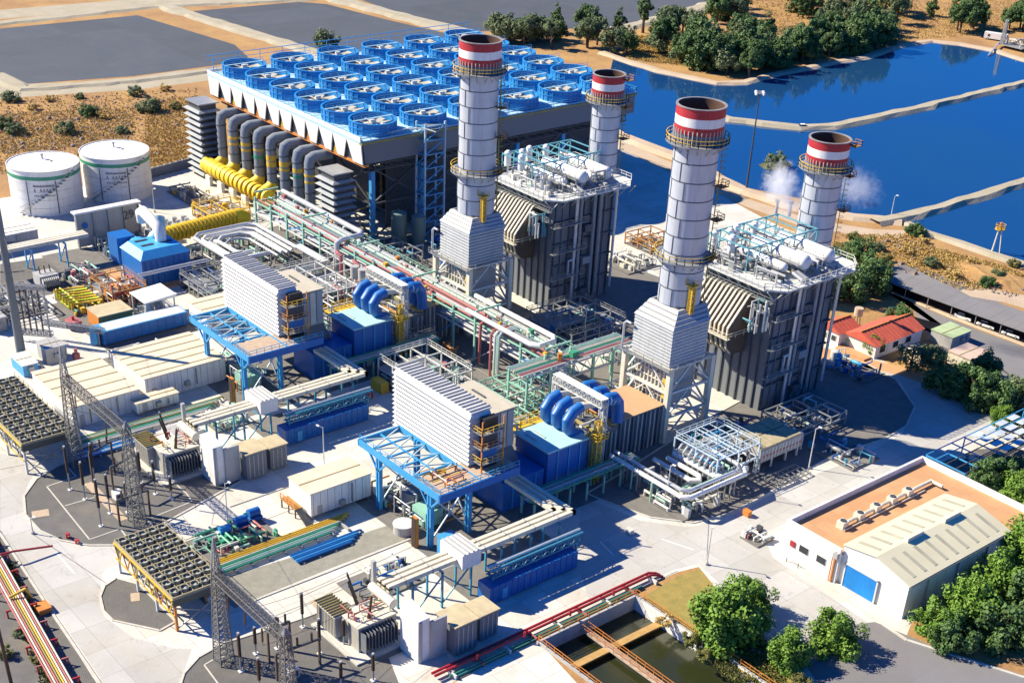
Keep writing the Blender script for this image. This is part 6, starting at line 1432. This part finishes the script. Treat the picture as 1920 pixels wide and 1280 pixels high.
for key,seed,cl,lv,ls,m_,tall in (('round',1,60,9000,.052,leaf_g,1),('round2',2,55,9000,.052,leaf_g,1),('dark',3,50,7000,.06,leaf_d,1),('dark2',4,45,7000,.06,leaf_d,1),('olive',5,34,3200,.07,leaf_o,1),('olive2',6,30,3200,.07,leaf_o,1.1),('sparse',7,22,1100,.07,leaf_o,1),('tall',8,34,2600,.085,leaf_d,1.9),('yel',9,30,3000,.07,leaf_y,1),('dryc',10,20,900,.10,drygrass,.9)):
    me=crown_mesh('crown_'+key,seed,cl,lv,ls,tall=tall); me.materials.append(m_); CR[key]=me
TR=[trunk_mesh(1),trunk_mesh(2),trunk_mesh(3,True)]
TREE_N=[0]
def tree(px,py,h,r,kind,label,group=None,name='tree',cat='tree',zs=1.0):
    x,y=G(px,py); TREE_N[0]+=1; q=random.Random(TREE_N[0]*13)
    t=thing(name,label,cat,(x,y,0),group)
    tk=bpy.data.objects.new('trunk',TR[2 if kind=='sparse' else TREE_N[0]%2]); COL.objects.link(tk); tk.parent=t; tk.scale=(h*.8,h*.8,h*.95); tk.rotation_euler=(0,0,q.random()*6)
    c=bpy.data.objects.new('crown',CR[kind]); COL.objects.link(c); c.parent=t
    tall=1.9 if kind=='tall' else 1
    rz=r*zs; c.scale=(r,r*q.uniform(.88,1.1),rz); c.location=(0,0,max(h-rz*.9*tall,rz*.55*tall)); c.rotation_euler=(0,0,q.random()*6.3)
    return t
def bush(px,py,r,kind,label,group=None):
    x,y=G(px,py); TREE_N[0]+=1; q=random.Random(TREE_N[0]*17)
    t=thing('shrub',label,'shrub',(x,y,0),group)
    c=bpy.data.objects.new('foliage',CR[kind]); COL.objects.link(c); c.parent=t; c.scale=(r,r,r*.75); c.location=(0,0,r*.45); c.rotation_euler=(0,0,q.random()*6.3)
    return t
tree(1362,1195,8.4,6.4,'round','big rounded green tree at the road junction by the basins')
tree(1405,1150,6.5,4.0,'round2','green tree merging with the right side of the big junction tree')
tree(1562,1215,6.2,4.6,'round2','round green tree before the workshop blue door')
tree(1478,1245,5.6,4.0,'round','smaller round green tree left of the one before the blue door')
for px,py,h,r,k,l in ((1752,1190,6.5,4.0,'round2','green tree at the near right corner of the workshop'),(1815,1165,8,5.2,'round','bright green tree along the workshop long side'),(1868,1110,8,5.2,'round2','green tree halfway along the workshop long side'),(1912,1055,8,5.0,'round','green tree at the rear of the workshop long side'),(1870,1200,7.5,5.4,'dark','dark green tree at the lower right edge behind the road'),(1930,1150,8,5.5,'dark2','dark tree cut by the right edge beside the lower road'),(1785,1215,6,3.8,'dark','dark tree shading the kerb by the lower road'),
  (1862,910,6,4.2,'dark2','dark tree behind the workshop rear parapet'),(1915,935,6.5,4.4,'round2','green tree behind the workshop cut by the right edge'),(1905,900,5.5,3.4,'dark','dark small tree beside the bright blue grid roof')): tree(px,py,h,r,k,l)
for px,py,h,r,k,l in ((1772,735,8.5,5.2,'dark','leftmost big dark tree of the row by the curved road'),(1820,755,8.5,5.5,'dark2','second big dark tree of the row by the curved road'),(1868,770,8,5.0,'dark','third big dark tree of the row by the curved road'),(1915,765,8,4.6,'olive','olive tree at the right end of the row by the curved road'),(1840,715,7,4.6,'dark2','dark tree behind the row beside the asphalt lot'),(1875,800,4.5,2.6,'round','small bright green tree at the kerb of the curved road'),(1925,825,4.5,2.8,'yel','yellow green small tree at the right edge by the curved road'),
  (1706,695,7.5,4.4,'sparse','grey nearly leafless tree left of the dark tree row'),(1740,690,6.0,3.2,'olive','thin olive tree touching the leafless tree'),(1634,662,4.2,2.7,'round','small green tree before the red roofed house'),(1608,650,3.6,1.8,'olive','small olive tree at the wall of the red roofed house'),(1686,618,6.2,3.6,'dark2','round spiky dark tree behind the red roof'),
  (1590,560,9,5.5,'dark','large dark tree behind the near boiler, left one'),(1628,548,9,5.5,'dark2','large dark tree behind the near boiler, right one'),(1612,500,8,4.6,'dark','dark tree nearest the reservoir road behind the near boiler'),(1560,520,8,4.4,'dark2','dark tree half hidden by the near boiler roof'),(1650,520,5,3.2,'dark','smaller dark tree at the asphalt corner')): tree(px,py,h,r,k,l)
bush(1715,440,3.0,'dark','low dark bush at the foot of the dike junction'); bush(1453,314,4.2,'olive2','rounded green brown shrub standing in the reservoir behind the steam')
bush(1295,1205,1.8,'yel','yellow bush beside the basin railing'); bush(1245,1170,1.6,'dryc','dry yellow bush in the garden strip'); bush(1320,1235,1.6,'yel','second yellow bush beside the basin railing'); bush(1500,1285,1.8,'yel','yellow bush at the lower kerb corner')
bush(40,1190,1.2,'olive','green weed clump beside the red yellow pipes'); bush(70,1240,1.2,'yel','yellow weed clump under the red yellow pipes'); bush(10,1230,1.6,'yel','yellow bush at the lower left edge')
# far groves
q=random.Random(77)
def grove(poly,n,kinds,label,group,hr=(9,14),rr=(4.2,6.5)):
    xs=[p[0] for p in poly]; ys=[p[1] for p in poly]; c=0
    while c<n:
        x,y=q.uniform(min(xs),max(xs)),q.uniform(min(ys),max(ys)); ins=False; j=len(poly)-1
        for i in range(len(poly)):
            if (poly[i][1]>y)!=(poly[j][1]>y) and x<(poly[j][0]-poly[i][0])*(y-poly[i][1])/(poly[j][1]-poly[i][1])+poly[i][0]: ins=not ins
            j=i
        if ins:
            k_=q.choice(kinds); h_=q.uniform(*hr); r_=q.uniform(*rr); mx_=(min(xs)+max(xs))/2; my_=(min(ys)+max(ys))/2
            w_=('taller ' if h_>(hr[0]+hr[1])/2 else 'lower ')+{'olive':'grey green','olive2':'soft grey','dark':'dark','dark2':'dark bushy','tall':'slender dark','yel':'yellowish','sparse':'thin leafless'}[k_]+' tree at the '+('back ' if y<my_ else 'front ')+('left' if x<mx_ else 'right')+' of '+label
            tree(x,y,h_,r_,k_,w_,group); c+=1
grove([(1225,70),(1300,60),(1345,120),(1390,148),(1330,142),(1235,116)],27,['olive','olive2','dark','tall','dark2'],'the left grove across the reservoir','left grove on the far bank')
grove([(1335,15),(1390,10),(1400,60),(1330,60)],8,['dark','olive2','tall'],'the upper grove beside the drying pond','upper grove by the drying pond')
grove([(1380,90),(1440,85),(1475,125),(1400,150)],20,['dark','tall','dark2','olive'],'the middle grove at the reservoir edge','middle grove on the far bank')
grove([(1480,100),(1560,80),(1660,60),(1665,90),(1560,114),(1490,126)],32,['dark','tall','olive2','dark2','tall'],'the right grove at the reservoir edge','right grove on the far bank')
grove([(1545,30),(1690,8),(1690,50),(1550,70)],16,['olive2','olive','dark','yel'],'the upper right grove','upper right grove')
grove([(1775,50),(1825,45),(1825,62),(1775,62)],5,['dark','dark2'],'the small clump above the reservoir bend','small clump above the reservoir bend')
grove([(1885,40),(1960,30),(1960,70),(1895,70)],6,['dark','dark2'],'the clump at the top right edge','clump at the top right edge')
grove([(1420,10),(1530,0),(1530,30),(1430,40)],7,['tall','olive2','dark'],'the open fields at the top','scattered field trees at the top')
grove([(910,70),(985,70),(1180,90),(1175,105),(1050,92),(915,88)],24,['olive','olive2','dark2','sparse'],'the row behind the condenser','tree row behind the condenser',(8,12),(3.5,5.5))
for px,py,h,r,k,l in ((1205,62,17,4.0,'tall','tall slim dark tree standing alone left of the groves'),(1158,75,13,3.6,'tall','thin dark tree left of the tall slim one'),(612,92,8,5.0,'olive','lone grey green tree between the drying ponds'),(1042,62,12,3.6,'tall','narrow tree rising behind the condenser corner'),(1100,70,13,5.5,'dark2','wide dark tree right of the narrow one behind the condenser'),(940,66,9,5.5,'olive2','broad grey tree behind the front stack crown'),(1745,30,9,3.5,'tall','thin tree in the orange field at the top right'),(1800,20,10,4.0,'dark','dark tree at the top beside the orange field'),(1505,35,10,3,'tall','slim tree beside the orange field patch')): tree(px,py,h,r,k,l)
# scrub behind the tanks
SG='dry bushes scattered behind the tanks'
for px,py,r,k,l in ((280,210,4.2,'olive','largest grey green bush right of centre behind the tanks'),(166,218,3.4,'dark2','dark green bush above the right tank'),(125,250,3.4,'olive2','round grey bush above the gap between the tanks'),(22,190,3.2,'olive','pale bush near the left edge below the drying pond'),(8,240,3.4,'dark','dark bush at the left edge'),(28,252,3.2,'olive2','grey bush beside the dark one at the left edge'),(255,180,3.0,'olive2','bush close under the pond berm'),(62,205,2.2,'dryc','dry bush among the stones on the left'),(195,222,2.4,'dryc','dry tawny bush by the rock heap'),(230,250,2.2,'olive','small bush behind the right tank roof'),(330,205,2.4,'yel','yellowish bush left of the louvre tower'),(310,170,2.2,'dryc','dry bush near the track end'),(95,190,2.0,'dryc','dry bush below the middle of the pond berm'),(150,185,1.8,'olive','small green bush below the pond berm')): bush(px,py,r,k,l,SG)
for i,(px,py,r,k) in enumerate(((1600,450,2.2,'yel'),(1640,470,2.4,'olive'),(1700,475,2.2,'dryc'),(1745,500,2.4,'olive2'),(1785,520,2.2,'dryc'),(1660,490,2.0,'yel'),(1870,520,2.2,'olive'),(1900,500,2.0,'yel'),(1820,495,1.8,'dryc'),(1590,470,2.2,'olive2'),(1730,455,1.8,'dryc'),(1850,535,2.4,'dark'))):
    bush(px,py,r,k,['yellow bush at the top of the slope near the boiler','olive bush left on the dry slope','tawny bush high in the middle of the dry slope','soft grey bush in the middle of the dry slope','tawny bush beside the pale dirt clearing','yellow bush close to the asphalt road corner','olive bush above the dirt mound','yellow bush on the right shore slope','tiny dry bush below the shore','grey bush beside the boiler trees','small dry bush under the dike foot','dark bush right of the dirt clearing'][i],'bushes on the slope below the reservoir')
# loose stones, rubble and dry grass
def scatter(name,label,cat,quads,n,seed,m,fn):
    q=random.Random(seed); mb=MB()
    for k in range(n):
        quad=quads[q.randrange(len(quads))]; a,b=q.random(),q.random()
        px=(quad[0][0]*(1-a)+quad[1][0]*a)*(1-b)+(quad[3][0]*(1-a)+quad[2][0]*a)*b
        py=(quad[0][1]*(1-a)+quad[1][1]*a)*(1-b)+(quad[3][1]*(1-a)+quad[2][1]*a)*b
        fn(mb,q,*G(px,py))
    o=mb.build(name,m); tag(o,label,cat,None,'stuff'); return o
def stone(mb,q,x,y):
    s=q.uniform(.15,.5)*(1.8 if q.random()<.06 else 1)
    mb.hexa([(x-s,y-s*.7,0),(x+s*.8,y-s,0),(x+s,y+s*.8,0),(x-s*.7,y+s,0)],[(x-s*.5,y-s*.4,s*.8),(x+s*.4,y-s*.5,s*.6),(x+s*.5,y+s*.3,s*.9),(x-s*.4,y+s*.5,s*.7)])
def tuft(mb,q,x,y):
    for k in range(4):
        a=q.random()*6.3; h=q.uniform(.15,.5)*(1.7 if q.random()<.08 else 1); w_=q.uniform(.06,.16); c,s=math.cos(a),math.sin(a); lx,ly=q.uniform(-.4,.4),q.uniform(-.4,.4)
        o=len(mb.v); mb.v+=[(x-c*w_,y-s*w_,0),(x+c*w_,y+s*w_,0),(x+lx+c*w_*.5,y+ly+s*w_*.5,h),(x+lx-c*w_*.5,y+ly-s*w_*.5,h)]; mb.f.append((o,o+1,o+2,o+3))
field=[[(-60,190),(370,165),(360,300),(-60,330)],[(0,215),(260,200),(240,270),(0,290)]]
scatter('loose_stones','stony rubble strewn over the brown scrubland behind the tanks','stones',field,1100,5,rock_m,stone)
scatter('dry_grass','dry golden grass over the scrubland behind the tanks','grass',field+[[(270,190),(375,180),(360,300),(275,320)]],9000,6,drygrass,tuft)
right=[[(1570,440),(1700,440),(1930,540),(1800,545)],[(1700,450),(1880,500),(1930,520),(1700,500)],[(1560,455),(1640,460),(1660,500),(1590,490)]]
scatter('dry_grass','dry golden grass on the slope between reservoir and asphalt road','grass',right,7000,7,drygrass,tuft)
scatter('loose_stones','stones and heaps around the pale dirt clearing','stones',[[(1800,530),(1860,515),(1935,535),(1900,560)],[(1570,440),(1700,450),(1900,510),(1700,520)]],260,8,rock_m,stone)
scatter('dry_grass','yellow grass in the fields above the reservoir','grass',[[(1400,0),(1920,-20),(1920,60),(1500,90)],[(1180,70),(1330,60),(1340,130),(1180,112)]],9000,9,drygrass,lambda mb,q,x,y:(tuft(mb,q,x,y),tuft(mb,q,x+q.uniform(-2,2),y+q.uniform(-2,2))))
scatter('green_weeds','green weeds along the kerbs and garden strip','weeds',[[(1280,1200),(1330,1180),(1400,1280),(1380,1290)],[(1380,1200),(1430,1190),(1480,1290),(1400,1290)],[(0,1060),(20,1050),(130,1290),(80,1290)]],2200,10,leaf_y,tuft)
scatter('rough_shrubs','low dark brush covering the far banks','brush',[[(1230,60),(1480,50),(1490,125),(1250,120)],[(1480,60),(1690,30),(1680,85),(1500,118)]],4500,11,leaf_o,lambda mb,q,x,y:(tuft(mb,q,x,y),tuft(mb,q,x+1,y),tuft(mb,q,x,y+1)))
p=G(1865,520); 
mb=MB(); q=random.Random(5); n=22
for k in range(n): a=k/n*6.283; mb.v.append((p[0]+13*math.cos(a)*q.uniform(.85,1.1),p[1]+7*math.sin(a)*q.uniform(.85,1.1),0))
for k in range(n): v0=mb.v[k]; mb.v.append((p[0]+(v0[0]-p[0])*.45,p[1]+(v0[1]-p[1])*.45,1.0+q.uniform(-.3,.3)))
for k in range(n): mb.f.append((k,(k+1)%n,n+(k+1)%n,n+k))
mb.f.append(tuple(range(n,2*n))); struct('dirt_mound',mb,earth)
# ------------------------------------------------------------------ further yard equipment
skid('low cabinets and grey pipes behind the near transformer',-146,-138.5,92,104,2.0,81,[galv,alu2,cream,blue],18,None,0)
skid('low cabinets and grey pipes behind the far transformer',-206.5,-199.5,101,108,2.0,82,[galv,alu2,cream,lgreen],16,None,0)
skid('pipes and pumps under the near intake frame',-165,-158.8,111,118,3.2,83,[alu2,dsteel,lgreen,steelw,orange],18,None,1)
skid('pipes and pumps under the far intake frame',-226,-219.5,112,119,3.2,84,[alu2,dsteel,lgreen,steelw,orange],18,None,1)
skid('crowded valve floor below the rack near the left duct vents',-222,-206,146,156,4.2,85,S+[blue,lgreen,orange],34,galv,2,deck=True)
skid('pipework between the left intake box and the turbine skid',-247,-236,132.5,137,3.4,86,S+[grey],22,None,1)
skid('row of grey cabinets beside the twin sheds',-240,-235.5,96,112,2.2,87,[galv,lgrey,steelw,cream],14,None,0)
skid('pump floor in the shade at the foot of the condenser stair tower',-262,-246,171,182,3.6,88,[galv,blue,alu2,grey,lgreen,tf2],30,galv,3)
skid('low equipment row in the shade under the condenser edge',-258,-240,184,200,2.8,89,[galv,blue,alu2,grey,tf2],24,None,3)
skid('drain pits and pipes at the left of the condenser louvre tower',-326,-312,156,164,1.8,90,[galv,steelw,yellow,cream],18,None,0)
skid('small white pipe station near the orange boiler frame',-224,-214,220,230,2.4,91,[steelw,galv,cream],16,None,1)
skid('pipe supports along the near stack frame foot',-168,-162,160,180,4.0,92,[steelw,galv,alu2,lgreen,yellow],24,steelw,1)
skid('pipe supports along the left stack frame foot',-229,-223,168,180,4.0,93,[steelw,galv,alu2,lgreen,pinkr],22,steelw,1)
skid('scattered switch cabinets beside the white panel',-286,-276,108,116,2.6,94,[galv,steelw,lgreen,pinkr],20,None,1)
skid('grey outdoor switchgear at the far left edge',-280,-268,88,98,3.2,95,[galv,lgrey,dsteel],18,galv,0)
q=random.Random(9)
for i,(px,py,l) in enumerate(((1015,1085,'brown equipment crate in the shade near the container end'),(625,800,'brown equipment crate in the shade of the far container'),(1400,966,'orange hose box at the rounded kerb'),(560,930,'small grey bin by the near shed stair'),(1180,1000,'small manhole block on the sunlit road edge'),(690,745,'dark red pump trailer parked in the shade between the trains'))):
    p=G(px,py); t=thing('equipment_crate',l,'crate',(p[0],p[1],0)); s_=q.uniform(.6,1.1)
    m_=[MATS['rust_orange_steel'],MATS['rust_orange_steel'],orange,galv,conc,red][i]
    MB().box(p[0]-s_,p[0]+s_,p[1]-s_*.7,p[1]+s_*.7,.1,1.5*s_).build('body',m_,t); MB().box(p[0]-s_-.05,p[0]+s_+.05,p[1]-s_*.75,p[1]+s_*.75,1.5*s_,1.6*s_).build('lid',m_,t)
    for a in (-.7,.7): MB().box(p[0]+a*s_-.1,p[0]+a*s_+.1,p[1]-s_*.6,p[1]+s_*.6,0,.1).build('runner',dsteel,t)
# roller door slats and gutter of the workshop
wb=[o for o in bpy.data.objects if o.name.startswith('workshop_building')][0]
for k in range(12): MB().box(-98.6,-92.6,156.93,157.0,.1+k*.34,.36+k*.34).build('door_slat',MATS['bright_blue_door'],wb)
MB().box(-98.85,-98.6,156.85,157.1,0,4.3).box(-92.6,-92.35,156.85,157.1,0,4.3).box(-98.85,-92.35,156.85,157.1,4.1,4.35).build('door_frame',steelw,wb)
MB().box(-86.95,-86.7,157.2,184,5.95,6.15).build('gutter',galv,wb)
for y in (162,170,178): MB().box(-87.1,-86.9,y,y+.18,0,5.9).build('downpipe',galv,wb)

t=thing('car_shelter','long low grey roofed parking shelter with dark open front beside the field','shelter',(*G(1790,580),0))
fr=[Vector((*G(1657,526,2.7),2.7)),Vector((*G(1740,558,2.7),2.7)),Vector((*G(1830,591,2.7),2.7)),Vector((*G(1925,625,2.7),2.7)),Vector((*G(2080,682,2.7),2.7))]
for k in range(4):
    a,b=fr[k],fr[k+1]; d=(b-a).normalized(); nn=Vector((-d.y,d.x,0)); 
    if nn.y<0: nn=-nn
    n=max(2,int((b-a).length/2.8))
    for j in range(n):
        p=a.lerp(b,j/n); q2=a.lerp(b,(j+1)/n)-d*.04
        MB().hexa([p,q2,q2+nn*7.5,p+nn*7.5],[p+Vector((0,0,.12)),q2+Vector((0,0,.12)),q2+nn*7.5+Vector((0,0,.4)),p+nn*7.5+Vector((0,0,.4))]).build('roof_sheet',asph,t)
        if j%2==0: MB().beam((p.x+nn.x*.3,p.y+nn.y*.3,0),(p.x+nn.x*.3,p.y+nn.y*.3,2.7),.14).build('post',galv,t)
    MB().hexa([a+nn*1.6-Vector((0,0,2.7)),b+nn*1.6-Vector((0,0,2.7)),b+nn*1.8-Vector((0,0,2.7)),a+nn*1.8-Vector((0,0,2.7))],[a+nn*1.6,b+nn*1.6,b+nn*1.8,a+nn*1.8]).build('shade_backdrop',MATS['shade_black'],t)  # black screen added so the open front reads as deep shade

for i,(px,py,l) in enumerate(((1480,402,'short white steam vent under the main puff'),(1455,398,'second short white steam vent left of the main puff'))):
    x,y,z=PZ(px,py,26.0); t=thing('steam_vent',l+' on the boiler roof','vent',(x,y,25.6)); MB().cyl(x,y,25.6,28.4,.35,10).build('vent_pipe',alu2,t,True); MB().cyl(x,y,28.4,28.8,.55,10).build('vent_hood',galv,t,True)
